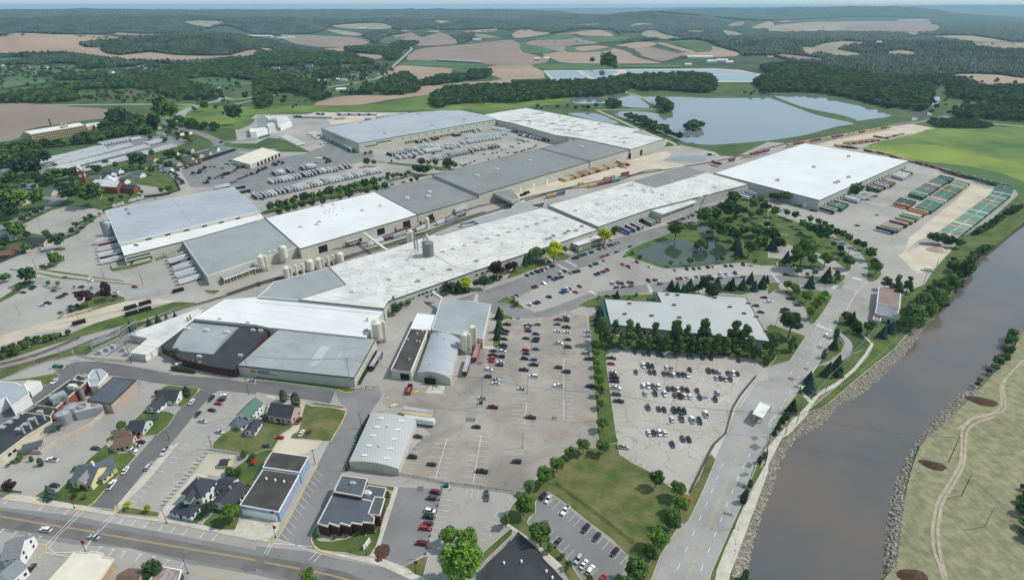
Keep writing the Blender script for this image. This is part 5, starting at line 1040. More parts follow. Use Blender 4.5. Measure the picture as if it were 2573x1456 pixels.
cars('02',(60,-50),'parked on the curve by the old factory','545,910wc');cars('02',(50,-60),'on the side street by the white cottage','1925,1115wc 1985,1242kc 2122,1085kv');cars('02',(10,1.5),'at the left edge of the stall-marked lot','2253,1060wv 2220,1095kc 2195,1135rc 2130,1202kc 2035,1313sc 2205,1420sc',order='y');cars('02',(10,1.5),'on the street below the lettered building','2530,903sc')
cars('12',(30,-40),'by the dark-roofed pinkish house','430,1310mv 345,1060sc 458,1430wc 525,1430mc 65,1265sc 100,1275gc')
cars('02',(10,1),'in the far left employee lot','232,20kc 540,3nc 657,35kc 620,55kc 588,70nc 757,22kc 925,42bc 1165,18wc 430,148wp 478,128kp 715,160nc 612,225bc')
D_=(10,5.5)
cars('21',D_,'at the kerb in front of the central hall','152,1304kc 202,1285kc 252,1267kp 277,1262gc 306,1250rp 354,1231wa 372,1222mc 397,1213kc 413,1208nc');cars('21',D_,'in the row before the entrance building','617,1133mc 645,1125kp 665,1116gc 684,1108bc 708,1100kc 735,1093kc 755,1087wc 772,1081kc 795,1074kc 820,1064sc 873,1042nc 897,1035sc 920,1028kc 977,1004kc 1005,997mc 1045,983sc 1065,977mc 992,948wv 1020,882rc')
cars('21',(10,-4),'on the drive in front of the works','1050,1069nc 1187,1014nc 1140,1112ea 910,1116rp 957,1100kc');cars('21',D_,'in the first row of the angled lot','377,1320kv 484,1278wv 530,1260nc 590,1282tc 617,1272kc 640,1266kc 668,1258kc 790,1210gc 832,1192gc 855,1184bc 925,1158sc')
cars('21',D_,'in the second row of the angled lot','420,1348bc 447,1335kv 470,1328gc 492,1320kc 518,1311wc 843,1297gc 868,1285kv 913,1270bc 935,1260oc 960,1247kc 1112,1195rc 1172,1218rp 1255,1171nc');cars('21',D_,'in the third row of the angled lot','320,1385wv 217,1423kc 242,1415mc 680,1415mc 545,1440wv 520,1450bc 575,1437gc')
cars('22',(10,3),'at the curve above the large car park','370,65nv 640,17rc 500,20gc 525,10bc 556,5wc 175,143wv 235,127kc 263,117mc 18,62sc 38,50kc 963,60kc 1030,55nc');E_=(10,9)
cars('21',E_,'in the lower row beneath the pond','1010,1385wp 1072,1380rp 1108,1382nc 1173,1375mc 1205,1377kc 1372,1357mp 1432,1350nc 1465,1348wc 1663,1337rc 1697,1334kc 1757,1328sc 1855,1321ec 1912,1308wc 2007,1306wc 2094,1295wv 2155,1293sc 2242,1282nv');cars('21',E_,'in the row along the pond lawn','1384,1219wc 1640,1255sc 1757,1240kc 1826,1237gc 1883,1232gc 1967,1221nv 2025,1217wc 2147,1210nc 2202,1207nc 2323,1197kv')
cars('21',(10,-2),'along the kerb below the pond lots','1048,1425nc 1123,1420nc 1193,1413mc 1485,1387kc 2320,1320nc 2250,1325tc 2095,1330gc');cars('21',(10,4),'below the ivy wall of the office wing','1575,782rc 1602,776kc 1627,768kc 1645,762kc 1660,756sc 1675,744oc 1705,740nc 1725,735nc 1745,729wc 1762,722kc 1777,714sc 1797,708kc 1817,700mc 1862,674kp 1718,812wc 1750,798gc 1792,783kc 1832,768wc 1980,640kc 2020,622kc 2060,608kc 2090,588mc')
cars('21',(10,1),'in the small lot behind the willows','2385,763gc 2425,788rp');cars('31',(6,10),'under the big tree on the park drive','90,1188wc 197,1200wc 265,1203kc 303,1210gc 375,1217kc 418,1222nv 398,1288kc');cars('31',(10,1),'in the lot inside the road bend','183,1300kv 48,800kc 232,817kc 162,901wc 320,876kc 175,745kc 320,700wc 140,650wc 160,640wc 200,655wc 125,665wc');cars('31',(10,1),'in the open yard before the containers','900,805mc 1097,700sc 968,550sc 1000,545kc 1030,520wc 1058,512bc 1080,508nc 275,604kc 312,608mp 468,660kc 440,655kc')
cars('32',(10,1),'in the lot beside the green-trimmed building','232,87kp 298,148kc 172,190kp 155,217kv 20,108wc');cars('32',(30,-60),'driving on the riverside road','587,449wv',group='cars on the streets');cars('22',(10,1),'behind the green-trimmed building','2530,70kc 2565,112wc 2500,218kc 2448,152kc')
cars('01',(10,1),'on the road below the blue-grey warehouse','647,1325rc 907,1360wv 1038,1380kc 816,1422kv 1352,1420mc 338,1420kc 312,1440kc',group='cars on the streets');cars('01',(10,2),'in the fenced lot at the left edge','408,1033wc 513,1063wc 490,1093kc 418,1213kc 450,1197wc');cars('01',(10,1),'along the green fence','826,826mp 783,865rc 921,762nc 1563,532sc 1612,256wc 757,458rc')
cars('01',(10,1),'in the upper truck yard lot','2110,213kc 2155,217kc 2232,230kc 2305,203wc 2290,190nc 2270,187kc 2315,158bp 2070,262kc 1980,280rc 2065,270wc 2035,245nc 2215,300kc 2235,325nc 2290,268wv 2330,270rc 2365,257rc 2355,247kc 2190,313kc 2160,330kc 2050,375kc 2328,374rc 2363,363gc 2390,338kc 2415,330nc 2445,318kc 2480,297rc 2475,310bc')
cars('11',(10,5),'among the trees beside the trailer rows','65,541bp 220,545wa 310,545mc 447,488wp 770,416nc 877,412nc 645,445wa 697,550sc 717,543sc 740,538bc 765,535mc 787,530nc 870,510sc 1025,477wc 1050,470rc 985,487sc 1365,393kc 1390,387wc 1472,372rc 1490,368kc 1325,405wc 1278,320bc 1303,345wc 1780,235wc 1803,237mc 1825,240kc 1858,245nc')
cars('11',(10,5),'in the upper trailer yard','2050,197mc 2075,205nc 2095,198nc 2110,193kc 2145,182sc 2195,157gc 2335,140nc 2440,118kc 2150,175kc 2370,40kc 2398,38wc 2430,25wc 2378,80kc 2390,75wc 2420,72mc 2470,45kc 2510,37wc 2530,75kc 2555,10kc 2290,88kc 2180,88kc 2165,92wc');cars('21',(10,2),'at the foot of the dark grey long warehouse','10,18kc 30,75kc 50,70rc 95,60kc 115,52kc 135,45wc 160,40rc 180,35kc 205,30wc 220,20kc 240,5kc')
cars('10',(10,2),'left of the lettered warehouse','650,1446kc 690,1443kc 720,1440kc 755,1430kc 695,1415kc 725,1410kc 770,1420kc 810,1446kc');cars('20',(10,1),'near the office wing of the upper yard','125,1420kc 160,1418kc 65,1438kc')
CARS.sort(key=lambda c:c[0]);far={}
for i,(d,g,rz,c,ty,lab,grp)in enumerate(CARS):
    parts=car_mesh(ty,c);L,Wd,_=DIM[ty]
    if i>=300:
        far.setdefault(c,[]).append((g,rz,ty));continue
    o=thing(TN[ty][0],lab,TN[ty][2],(g.x,g.y,0.12 if d<0 else 0.06),rz,grp)
    for k in('body','window','cargo_bed'):
        if k in parts:put(k,parts[k],o)
    if i<200:
        for sx in(-1,1):
            for sy in(-1,1):put('wheel',WHEEL,o,loc=(sx*L*.31,sy*(Wd/2-.1),.34))
        for k in('headlight','tail_light'):
            for sy in(-1,1):put(k,parts[k],o,loc=(0,sy*Wd*.33,0))
mb=MB();mats_=[M['car_glass']]
for c,l in far.items():
    mats_.append(CC[c][2]);mi=len(mats_)-1
    for g,rz,ty in l:
        ps=car_parts(ty);cs,sn=math.cos(rz),math.sin(rz)
        for k,q in ps.items():mb.add([(g.x+v[0]*cs-v[1]*sn,g.y+v[0]*sn+v[1]*cs,v[2]+.06)for v in q.v],q.f,mi if k=='body' else 0)
if mb.v:tag(mb.build('distant_cars',mats_,kind='stuff'),'scatter of small distant cars in the upper truck yards','cars')
# ---------------------------------------------------------------- trailers and containers
TC={'w':('white',(0.62,0.63,0.63)),'k':('black',(0.035,0.032,0.03)),'m':('maroon',(0.17,0.035,0.035)),'g':('green',(0.03,0.105,0.06)),'o':('orange',(0.48,0.12,0.05)),'y':('yellow',(0.50,0.34,0.10)),
      'r':('red',(0.33,0.03,0.03)),'b':('blue',(0.05,0.14,0.32)),'n':('navy',(0.03,0.05,0.16)),'t':('teal',(0.05,0.30,0.22)),'s':('grey',(0.33,0.34,0.34)),'l':('lime',(0.27,0.36,0.16)),'h':('green',(0.045,0.13,0.08))}
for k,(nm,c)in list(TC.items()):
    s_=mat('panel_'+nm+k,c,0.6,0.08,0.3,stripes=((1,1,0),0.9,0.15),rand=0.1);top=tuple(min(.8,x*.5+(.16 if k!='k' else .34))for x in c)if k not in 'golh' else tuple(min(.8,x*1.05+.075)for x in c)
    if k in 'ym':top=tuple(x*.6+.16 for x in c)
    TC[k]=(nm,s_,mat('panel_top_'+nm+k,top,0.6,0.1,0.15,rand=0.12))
def trailer_mesh(kind,c,L=16.1):
    key=('t',kind,c,L)
    if key in MESH:return MESH[key]
    z0={'trailer':1.15,'chassis':1.3,'box':0.15}[kind];hh=2.75;r={}
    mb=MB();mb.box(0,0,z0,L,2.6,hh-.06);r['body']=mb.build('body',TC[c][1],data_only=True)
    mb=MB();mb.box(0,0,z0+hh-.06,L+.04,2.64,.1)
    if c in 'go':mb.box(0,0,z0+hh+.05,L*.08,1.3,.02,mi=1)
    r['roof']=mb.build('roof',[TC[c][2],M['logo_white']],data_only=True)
    mb=MB();mb.box(L/2+.03,0,z0+.1,.06,2.4,hh-.25);mb.box(L/2+.08,0,z0+.1,.04,.06,hh-.3,mi=1);r['rear_door']=mb.build('rear_door',[TC[c][1]if c!='k' else M['curb_metal'],M['tyre']],data_only=True)
    if kind!='box':
        mb=MB()
        for x in(L/2-1.2,L/2-2.4):
            for y in(-1.05,1.05):
                q=wheel_mb(.5);mb.add([(v[0]+x,v[1]+y,v[2]+.5)for v in q.v],q.f)
        mb.box(L/2-1.8,0,.55,3,.9,.55);mb.box(-L/2+2.6,.7,.1,.15,.15,1.1);mb.box(-L/2+2.6,-.7,.1,.15,.15,1.1)
        if kind=='chassis':mb.box(0,0,1.05,L,.9,.24)
        r['wheels']=mb.build('undercarriage',M['tyre'],data_only=True)
    if c=='k':
        for sy in(-1,1):
            mb=MB();y=sy*1.33;f=[(0,3,2,1),(7,6,5,4)];P=lambda u,v:(-u*sy,y,z0+.3+v)
            vs=[P(-3.4,0),P(-2.3,1.9),P(-2.05,1.4),P(-2.8,0),P(-2.0,2.0),P(-.7,0),P(-2.0,0),P(-2.2,.9)]
            mb.add(vs,[q if sy<0 else q[::-1]for q in f]+[q[::-1]if sy<0 else q for q in f]);r['logo%d'%sy]=mb.build('logo',M['sign_orange'],data_only=True)
            if 'ash' not in MESH:
                cu=bpy.data.curves.new('lettering','FONT');cu.body='ASHLEY';cu.size=1.9;to=bpy.data.objects.new('lettering',cu);COL.objects.link(to);dg=bpy.context.evaluated_depsgraph_get();MESH['ash']=bpy.data.meshes.new_from_object(to.evaluated_get(dg));bpy.data.objects.remove(to)
                MESH['ash'].materials.clear();MESH['ash'].materials.append(M['logo_white'])
            me=MESH['ash'].copy()
            for v in me.vertices:x,yy=v.co.x,v.co.y;v.co=(-(x-.4)*sy,y*1.005,z0+.75+yy*.8)
            r['text%d'%sy]=me
    MESH[key]=r;return r
TRL=[]
def trailers(s,n,axis,cols,where,kind='trailer',L=16.1,z=None,lift=0.0,group=None,order='from the left'):
    a,b=PT(s)[0],PT(s)[-1];zc={'trailer':2.4,'chassis':2.4,'box':1.5}[kind]+lift
    for i in range(n):
        t=i/(n-1)if n>1 else 0
        p=(a[0]+(b[0]-a[0])*t,a[1]+(b[1]-a[1])*t);g=G(p,zc);q=G((p[0]+axis[0]*.05,p[1]+axis[1]*.05),zc)
        rz=math.atan2(q.y-g.y,q.x-g.x);c=cols[i%len(cols)]
        if c=='g' and i%5 in(1,3,4):c='h'
        w={'trailer':'semi-trailer','chassis':'wheeled container','box':'shipping container'}[kind]
        lab='%s %s %s'%(TC[c][0],w,where)if n==1 else '%s %s, %s %s %s'%(TC[c][0],w,ordn(i),order,where)
        TRL.append((g.length,g,rz+random.gauss(0,.008),kind,c,L,lift,lab,group or('parked semi-trailers' if kind=='trailer' else 'shipping containers')))
A1=(60,36)
trailers('11 1232,248 665,368',19,A1,'wwwwkwwwkwwkwwwwwkw','in the long trailer row, right part',order='from the right');trailers('11 672,368 340,440',11,A1,'kwwkkwwwwkk','in the long trailer row, middle part',order='from the right')
trailers('11 312,447 265,457',2,A1,'kk','between gaps of the long trailer row');trailers('11 222,462 222,462',1,A1,'k','standing alone in the long trailer row');trailers('11 180,475 75,497',4,A1,'wwkk','near the left end of the long trailer row');trailers('11 28,505 -5,512',2,A1,'kk','at the very left end of the long trailer row')
trailers('11 425,310 152,360',9,A1,'kkwwwwkkw','in the second trailer row');trailers('11 262,264 185,278',4,A1,'wwkk','in the third row, left of the second');trailers('11 358,246 330,252',2,A1,'kk','paired above the second trailer row');trailers('11 467,225 467,225',1,A1,'k','alone at the top of the middle yard')
trailers('11 580,205 500,217',4,A1,'wwwk','in the top group of the middle yard');trailers('11 548,283 485,294',3,A1,'kkk','left of the lone black trailer');trailers('11 585,272 585,272',1,A1,'k','alone between two groups in the middle yard');trailers('11 695,250 628,262',4,A1,'wwsk','in the fourth group of the middle yard')
trailers('11 800,237 712,250',4,A1,'kkwk','in the fifth group of the middle yard');trailers('11 855,222 855,222',1,A1,'w','alone at the right of the middle yard');trailers('11 935,205 900,213',2,A1,'kk','at the right end of the middle yard')
A2=(60,27)
trailers('11 1500,68 1350,88',6,A2,'kkkkkk','in the lowest group of the upper yard');trailers('11 1545,105 1430,118',3,A2,'www','facing the lowest group');trailers('11 1700,30 1520,50',7,A2,'skswsss','in the second group of the upper yard');trailers('11 1655,72 1590,86',2,A2,'ww','just below the second group');trailers('11 1850,38 1700,58',7,A2,'wwwwwww','in the white group of the upper yard')
trailers('11 1930,108 1655,155',11,A2,'kkkwwkkkwkk','in the row along the upper yard fence');trailers('11 1955,98 1925,104',2,A2,'kk','beside the row along the upper yard fence');trailers('11 2095,70 1975,90',6,A2,'kkkkkk','in the right row of the upper yard');trailers('11 2155,55 2115,62',2,A2,'kk','next after the right row');trailers('11 2285,25 2160,45',5,A2,'wkwkk','in the next group of the upper yard');trailers('11 2425,5 2300,20',5,A2,'kkkkk','at the right end of the upper yard')
trailers('11 1960,18 1720,12',6,A2,'wwwwww','in the white double row');trailers('11 2035,0 1830,8',5,A2,'wwwww','in the upper white double row');A3=(60,22)
trailers('10 2500,1335 2130,1388',13,A3,'w','in the top white row of the upper yard');trailers('10 2440,1370 2160,1415',9,A3,'w','in the second white row of the upper yard');trailers('10 2130,1420 2075,1428',2,A3,'w','left of the second white row');trailers('10 1640,1412 1615,1416',2,A3,'kk','at the lettered warehouse docks, left end');trailers('10 1720,1402 1720,1402',1,A3,'w','at the lettered warehouse docks');trailers('10 1778,1390 1778,1390',1,A3,'g','at the lettered warehouse docks');trailers('10 1812,1380 1812,1380',1,A3,'r','at the lettered warehouse docks')
trailers('10 2030,1342 1990,1350',3,A3,'kkk','at the lettered warehouse docks, right part');trailers('10 2195,1312 2245,1302',2,A3,'ww','near the inner corner docks');trailers('20 130,1330 -60,1288',6,(-60,18),'kwkwkw','at the docks under the huge warehouse');trailers('20 380,1400 100,1345',9,(-60,18),'kkwwwwgwk','at the lower docks of the huge warehouse');trailers('20 85,1395 85,1395',1,(60,12),'w','pulled clear of the docks');trailers('10 2560,1310 2400,1280',6,(-60,12),'w','in the corner dock row')
trailers('10 600,1350 560,1335',2,(60,-14),'w','left of the lettered warehouse, upper pair');trailers('10 640,1378 610,1362',2,(60,-14),'w','left of the lettered warehouse, lower pair');trailers('10 280,1368 440,1445',9,(60,-14),'ww','in the slanted row below the grassy bank');A4=(30,22)
trailers('10 1205,1142 830,1142',20,A4,'wwwwk','in the top row by the green bank',order='from the right');trailers('10 760,1172 465,1168',15,A4,'w','in the gravel row left of the bank',order='from the right');trailers('10 685,1138 620,1136',4,A4,'wk','in a short group above the gravel row');trailers('10 440,1165 390,1165',3,A4,'k','at the left end of the gravel row');trailers('10 885,1180 810,1182',4,A4,'w','in the lower gravel group');trailers('10 1150,1195 1110,1197',3,A4,'k','near the lettered warehouse corner');trailers('10 1340,1168 1220,1185',6,A4,'k','behind the lettered warehouse');trailers('10 1510,1142 1370,1160',7,A4,'wwkkwww','at the far end behind the lettered warehouse')
A5=(100,26)
trailers('01 1030,20 275,195',34,A5,'w','in the upper storage row',order='from the right');trailers('00 1290,1392 1015,1442',10,A5,'w','at the far end of the upper storage row');trailers('00 1360,1390 1360,1390',1,(100,-20),'w','standing askew at the top of the storage yard')
trailers('01 1300,-5 560,183',32,A5,'w','in the second storage row',order='from the right');trailers('01 1470,10 525,248',42,A5,'w','in the third storage row',order='from the right');trailers('01 1740,5 700,282',44,A5,'w','in the fourth storage row',order='from the right');trailers('00 1640,1400 1480,1440',8,A5,'w','at the far end of the second storage row')
for i,(s,c)in enumerate((('01 1055,955','w'),('01 1095,985','m'),('01 1090,1022','w'),('01 1100,1052','s'),('01 1100,1085','w'),('01 1120,1112','k'),('01 1120,1150','w'))):trailers(s+' '+s.split()[1],1,(200,-45),c,'%s from the top at the left-hand docks'%ordn(i))
for i,(s,c)in enumerate((('01 1785,1105','s'),('01 1788,1138','w'),('01 1808,1170','k'),('01 1838,1205','w'),('01 1845,1240','s'),('01 1865,1275','w'),('01 1890,1308','s'),('01 1905,1345','w'))):trailers(s+' '+s.split()[1],1,(200,-62),c,'%s from the top beside the ribbed roof'%ordn(i))
trailers('01 2230,412 2230,412',1,(150,-30),'w','behind the blue-grey roofed warehouse');trailers('01 2390,425 2390,425',1,(150,-30),'k','at the corner of the blue-grey roof');trailers('01 2440,465 2440,465',1,(150,-30),'k','lower one at the corner of the blue-grey roof');trailers('11 0,500 0,500',1,(60,40),'w','just right of the blue-grey roof')
trailers('12 1207,705 1207,705',1,(80,-130),'k','parked beside the lettered building');trailers('12 2215,622 2215,622',1,(35,-120),'r','under the twin dust collectors');trailers('12 2118,758 2118,758',1,(35,-120),'k','beside the barrel-roofed workshop')
for i,(s,c)in enumerate((('12 1625,1222','s'),('12 1620,1262','y'),('12 1640,1305','w'))):trailers(s+' '+s.split()[1],1,(250,35),c,'%s of three behind the curved-roof hall'%ordn(i))
RA=(170,-62)
for s,c,w in(('11 1195,968','w','under the conveyor bridge'),('11 1445,893','s','left of the jumbled trailers by the rails'),('11 1578,850','k','at the lower end of the jumbled trailers'),('11 1668,825','w','beside the black one by the rails'),('11 1872,762','w','in the slanting line by the rails'),('11 1960,735','s','in the middle of the slanting line by the rails'),('11 2045,703','k','at the top of the slanting line by the rails')):trailers(s+' '+s.split()[1],1,RA,c,w)
trailers('11 2135,785 2150,812',2,(150,-25),'sw','at the grey shed dock');B_=(130,62)
for s,c,w in(('21 1125,850','b','nearest the yellow tree at the docks'),('21 1185,828','k','second at the pond-side docks'),('21 1238,808','k','third at the pond-side docks'),('21 1262,795','s','fourth at the pond-side docks'),('21 1355,768','k','left of the office wing'),('21 1382,755','s','beside the black one left of the office wing'),('21 1420,740','s','tucked under the office wing dock canopy'),('21 2325,518','w','first at the right end docks'),('21 2350,505','k','second at the right end docks'),('21 2378,492','b','third at the right end docks'),('21 2402,480','s','fourth at the right end docks')):trailers(s+' '+s.split()[1],1,B_ if 'right end' not in w else(130,50),c,w,kind='chassis' if c=='b' else 'trailer')
CA=(85,34)
trailers('21 1060,190 505,345',24,CA,'yywywmyyymmyymyrmyymyywy','in the container row by the long warehouse wall','box',13.7,order='from the right');trailers('21 1150,190 1110,185',2,CA,'rm','at the right end of the container row','box',12.2);trailers('21 1150,190 1110,185',2,CA,'ry','stacked on the right end of the container row','box',12.2,lift=2.85);trailers('21 1080,170 1080,170',1,CA,'y','stacked behind the right end of the row','box',12.2,lift=2.85)
RB=(85,-19)
for s,c,w,l in(('21 808,402','y','on the siding, leftmost of four cars',12.2),('21 890,384','r','on the siding, second of four cars',12.2),('21 967,366','m','on the siding, third of four cars',12.2),('21 1040,349','t','on the siding, last of four cars',12.2),('21 393,505','y','on the near siding by the canopy',14),('21 482,481','b','on the near siding by the canopy',14),('21 1137,284','r','alone on the upper siding',13),('21 947,328','y','short one on the upper siding',7),('21 1010,316','y','second short one on the upper siding',7),('21 692,386','y','short one at the left of the siding',7),('21 2208,145','m','lying alone by the muddy basin',12.2),('21 260,600','k','beside the covered passage',14)):trailers(s+' '+s.split()[1],1,RB,c,w,'chassis' if l>7 else 'box',l,lift=.2)
for l in(0,2.85):trailers('21 2070,178 2040,172',2,CA,'mm' if l else 'rm','by the muddy basin, %s layer'%('upper' if l else 'lower'),'box',12.2,lift=l)
for l in(0.3,3.1):
    trailers('30 1215,1275 220,1450',19,(85,-15),'ymyyymyyymmyymmyrmy' if l>1 else 'mymmyrmyyymyymyrmyb','in the double-stack train, %s tier'%('upper' if l>1 else 'lower'),'box',12.2,lift=l,order='from the right');trailers('21 2556,55 2350,100',4,(85,-18),'mrmy','at the left end of the train, %s tier'%('upper' if l>1 else 'lower'),'box',12.2,lift=l)
trailers('30 1340,1345 1180,1382',5,(85,-12),'yymym','in the far gravel stack','box',12.2);trailers('30 1170,1385 1100,1375',3,(85,14),'mym','stacked at the far gravel yard','box',12.2,lift=2.8);trailers('30 1080,1405 800,1438',10,(85,14),'mymymyrymy','behind the big white roof','box',12.2)
F1=(100,30)
trailers('31 870,25 700,5',5,F1,'ymmry','behind the big white roof corner','box',12.2);trailers('31 1215,92 1000,55',5,F1,'yymym','along the meadow edge, first group','box',12.2,order='from the right');trailers('31 1380,135 1270,118',5,F1,'myyym','along the meadow edge, second group','box',12.2);trailers('31 1500,172 1385,150',5,F1,'mmyyy','along the meadow edge, third group','box',12.2);trailers('31 1735,232 1520,182',10,F1,'mbyymmynym','along the meadow edge, fourth group','box',12.2,order='from the right');trailers('31 1768,250 1768,250',1,F1,'r','alone along the meadow edge','box',12.2)
G1=(150,26)
trailers('31 1825,265 2070,330',11,G1,'ggggggooggg','on the meadow side of the yard','chassis');trailers('31 2165,360 2340,400',6,G1,'gggggg','around the yard bend','chassis');G2=(250,66)
trailers('31 2380,425 2340,505',8,(250,50),'ggggggwg','leading the long right-hand stack','chassis',order='from the top');trailers('31 2330,515 1785,932',62,G2,'ggglgggggoggglggggggggggwggggglggggggggoggllgggoggggggggggogll'[:62],'in the long right-hand stack','chassis',order='from the top')
trailers('31 1795,328 1765,352',3,(200,42),'ggg','at the top of the middle stack','chassis',order='from the top');trailers('31 1735,360 1490,515',20,(200,52),'gggggowgnngoggggwggg','in the middle stack, left column','chassis',order='from the top');trailers('31 1955,378 1565,652',32,(200,56),'ogwglyyggggogggggggowglggggggggg','in the middle stack, right column','chassis',order='from the top');trailers('31 1400,560 1345,605',4,(200,50),'gggo','just left of the middle stack','chassis',order='from the top')
YC=(165,42)
for s,n,c,w in(('31 1520,662 1520,662',1,'y','at the top of the mixed group'),('31 1485,683 1485,683',1,'r','under the yellow one in the mixed group'),('31 1452,698 1432,712',3,'yyy','in the mixed group'),('31 1412,732 1412,732',1,'t','in the mixed group'),('31 1368,756 1368,756',1,'y','below the teal one'),('31 1310,788 1310,788',1,'m','in the mixed group'),('31 1262,808 1225,835',4,'nymy','near the bottom of the mixed group'),('31 1180,850 1180,850',1,'n','at the bottom of the mixed group')):trailers(s,n,YC,c,w,'chassis')
for s,n,c,w,k in(('31 1395,272 1395,272',1,'k','at the far right docks','trailer'),('31 1370,285 1350,292',2,'ww','at the far right docks','trailer'),('31 1340,302 1305,322',4,'wwww','in the second set of far right docks','trailer'),('31 1210,372 1175,395',3,'gog','in the third set of docks','chassis'),('31 1148,398 1125,412',2,'wk','between green containers at the docks','trailer'),('31 1090,425 1060,442',3,'gog','by the conifers at the docks','chassis'),('31 868,528 835,545',3,'bww','left of the conifers at the docks','trailer'),('31 740,582 740,582',1,'k','in the left dock set','trailer'),('31 715,600 675,628',4,'gggg','in the left dock set','chassis'),('31 615,635 595,652',2,'sk','at the white warehouse corner','trailer')):trailers(s,n,(170,48),c,w,k)
cnt={};TRL.sort(key=lambda c:c[0]);farm=MB();fm=[];seen={}
for d,g,rz,kind,c,L,lift,lab,grp in TRL:
    fam='trailer' if kind=='trailer' else 'container';cnt[fam]=cnt.get(fam,0)+1
    z=0.06+lift
    if cnt[fam]>300:
        for mat_ in(TC[c][1],TC[c][2]):
            if mat_ not in fm:fm.append(mat_)
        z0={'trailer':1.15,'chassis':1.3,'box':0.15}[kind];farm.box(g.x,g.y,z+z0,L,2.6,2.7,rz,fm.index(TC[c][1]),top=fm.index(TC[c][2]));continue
    if lab in USED_LABELS:lab+=', %s one'%ordn(seen.setdefault(lab,1));seen[lab.rsplit(',',1)[0]]+=1
    nm='semi_trailer' if kind=='trailer' else 'shipping_container'
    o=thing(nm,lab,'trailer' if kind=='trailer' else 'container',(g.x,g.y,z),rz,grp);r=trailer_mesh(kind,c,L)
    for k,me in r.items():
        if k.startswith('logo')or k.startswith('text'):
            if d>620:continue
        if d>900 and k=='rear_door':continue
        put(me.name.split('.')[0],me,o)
if farm.v:tag(farm.build('distant_trailers',fm,kind='stuff'),'far rows of white trailers stored beyond the nearer ones','trailers')
print('CARS',len(CARS),'TRL',cnt)
# tractors
mat('truck_black',(0.015,0.015,0.017),0.4,0.05,0.5,spec=0.5);mat('truck_white',(0.6,0.6,0.58),0.4,0.05)
def tractor_mesh(m):
    r={};mb=MB();mb.box(1.9,0,.9,1.5,2.0,1.0,ty=.85);mb.box(.6,0,.9,1.6,2.4,2.2,tx=.85,ty=.9);mb.box(-.7,0,.9,1.3,2.4,2.7,tx=.8,ty=.9);mb.box(-1,0,.7,6.2,.9,.25);r['cab']=mb.build('cab',M[m],data_only=True)
    mb=MB();mb.box(1.36,0,2.05,.14,2.0,.8,tx=.6);r['windscreen']=mb.build('windscreen',M['car_glass'],data_only=True);mb=MB()
    for x in(2.1,-2.3,-3.5):
        for y in(-1.0,1.0):q=wheel_mb(.52);mb.add([(v[0]+x,v[1]+y,v[2]+.52)for v in q.v],q.f)
    r['wheels']=mb.build('wheels',M['tyre'],data_only=True);return r
TK=tractor_mesh('truck_black');TW=tractor_mesh('truck_white')
tl=[('01',p,0.9,'b','by the green fence bend')for p in '1720,285 1755,300 1775,318 1770,345 1800,355 1825,372 1832,392 1785,262 1870,238 1915,218 1965,200 2000,190'.split()]
tl+=[('01','%d,%d'%(2045+i*24,163-i*8),0.6,'b','in the fence-side line of tractors')for i in range(14)]
tl+=[('01',p,1.2,'b','on the open apron of the truck yard')for p in '2055,240 2010,268 1940,293 2105,345 2085,385 2250,308 2300,295 2390,240 2440,230 2530,300 2010,285 2270,300 2060,235'.split()]
tl+=[('11',p,1.2,'b','below the truck workshop')for p in '270,190 230,180 180,200 205,208 100,240 70,252 30,265 15,285 745,172 715,180 690,142 720,155 1325,100 1590,132 1100,92 1152,82 1785,92'.split()]
tl+=[('01',p,0.5,'w','lined up behind the blue-grey roof')for p in '1155,628 1198,615 1235,603 1320,575 1355,565 1393,552 1437,543 1015,690 970,720'.split()]
for i,(t,p,a,k,w)in enumerate(tl):
    g=G(PT(t+' '+p)[0]);o=thing('tractor_unit','%s tractor unit, %s %s'%('black' if k=='b' else 'white',ordn(sum(1 for q in tl[:i]if q[4]==w)),w),'truck',(g.x,g.y,.06),a+(3.1 if k=='w' else 0),'tractor units without trailers')
    for kk,me in(TK if k=='b' else TW).items():put(kk,me,o)
# open-top dumpsters
mat('dumpster_steel',(0.022,0.018,0.016),0.7,0.2,0.6);mat('dumpster_red',(0.30,0.06,0.03),0.7,0.15,0.6);mat('scrap',(0.25,0.20,0.14),0.95,0.3,1.0);mat('purple_paint',(0.10,0.03,0.12),0.7)
def dumpster(s,axis,m,lab,L=7.5):
    p=PT(s)[0];g=G(p,.8);q=G((p[0]+axis[0]*.05,p[1]+axis[1]*.05),.8);rz=math.atan2(q.y-g.y,q.x-g.x);o=thing('dumpster',lab,'dumpster',(g.x,g.y,.07),rz,'open-top dumpsters');mb=MB();w=2.6;h=1.9
    mb.box(0,0,.15,L,w,.15);mb.box(0,w/2,.3,L,.12,h);mb.box(0,-w/2,.3,L,.12,h);mb.box(L/2-.06,0,.3,.12,w-.13,h);mb.box(-L/2+.06,0,.3,.12,w-.13,h)
    for i in range(7):
        for sy in(-1,1):mb.box(-L/2+.5+i*(L-1)/6,sy*(w/2+.1),.3,.12,.1,h)
    mb.build('body',M[m],o);mb=MB();mb.box(0,0,.32,L-.3,w-.3,.7,tx=.7,ty=.6);mb.build('scrap_load',M['scrap'],o)
for s,m,l in(('02 795,328','dumpster_steel','black dumpster with a yellow mark, alone on the gravel'),('02 548,468','dumpster_steel','black dumpster behind the railway pole'),('02 1310,175','dumpster_steel','rusty black dumpster, upper left of four'),('02 1458,132','dumpster_steel','black dumpster, upper right of four'),('02 1325,235','dumpster_steel','black dumpster, lower left of four'),('02 1458,197','dumpster_steel','black dumpster full of debris, lower right of four'),('02 1790,5','dumpster_steel','black dumpster near the lumber canopy'),('21 112,500','dumpster_steel','dark dumpster left of the siding, lower one'),('21 147,480','dumpster_steel','dark dumpster left of the siding, upper one'),('11 1330,943','purple_paint','purple dumpster beside the tracks')):dumpster(s,(60,-17),m,l)
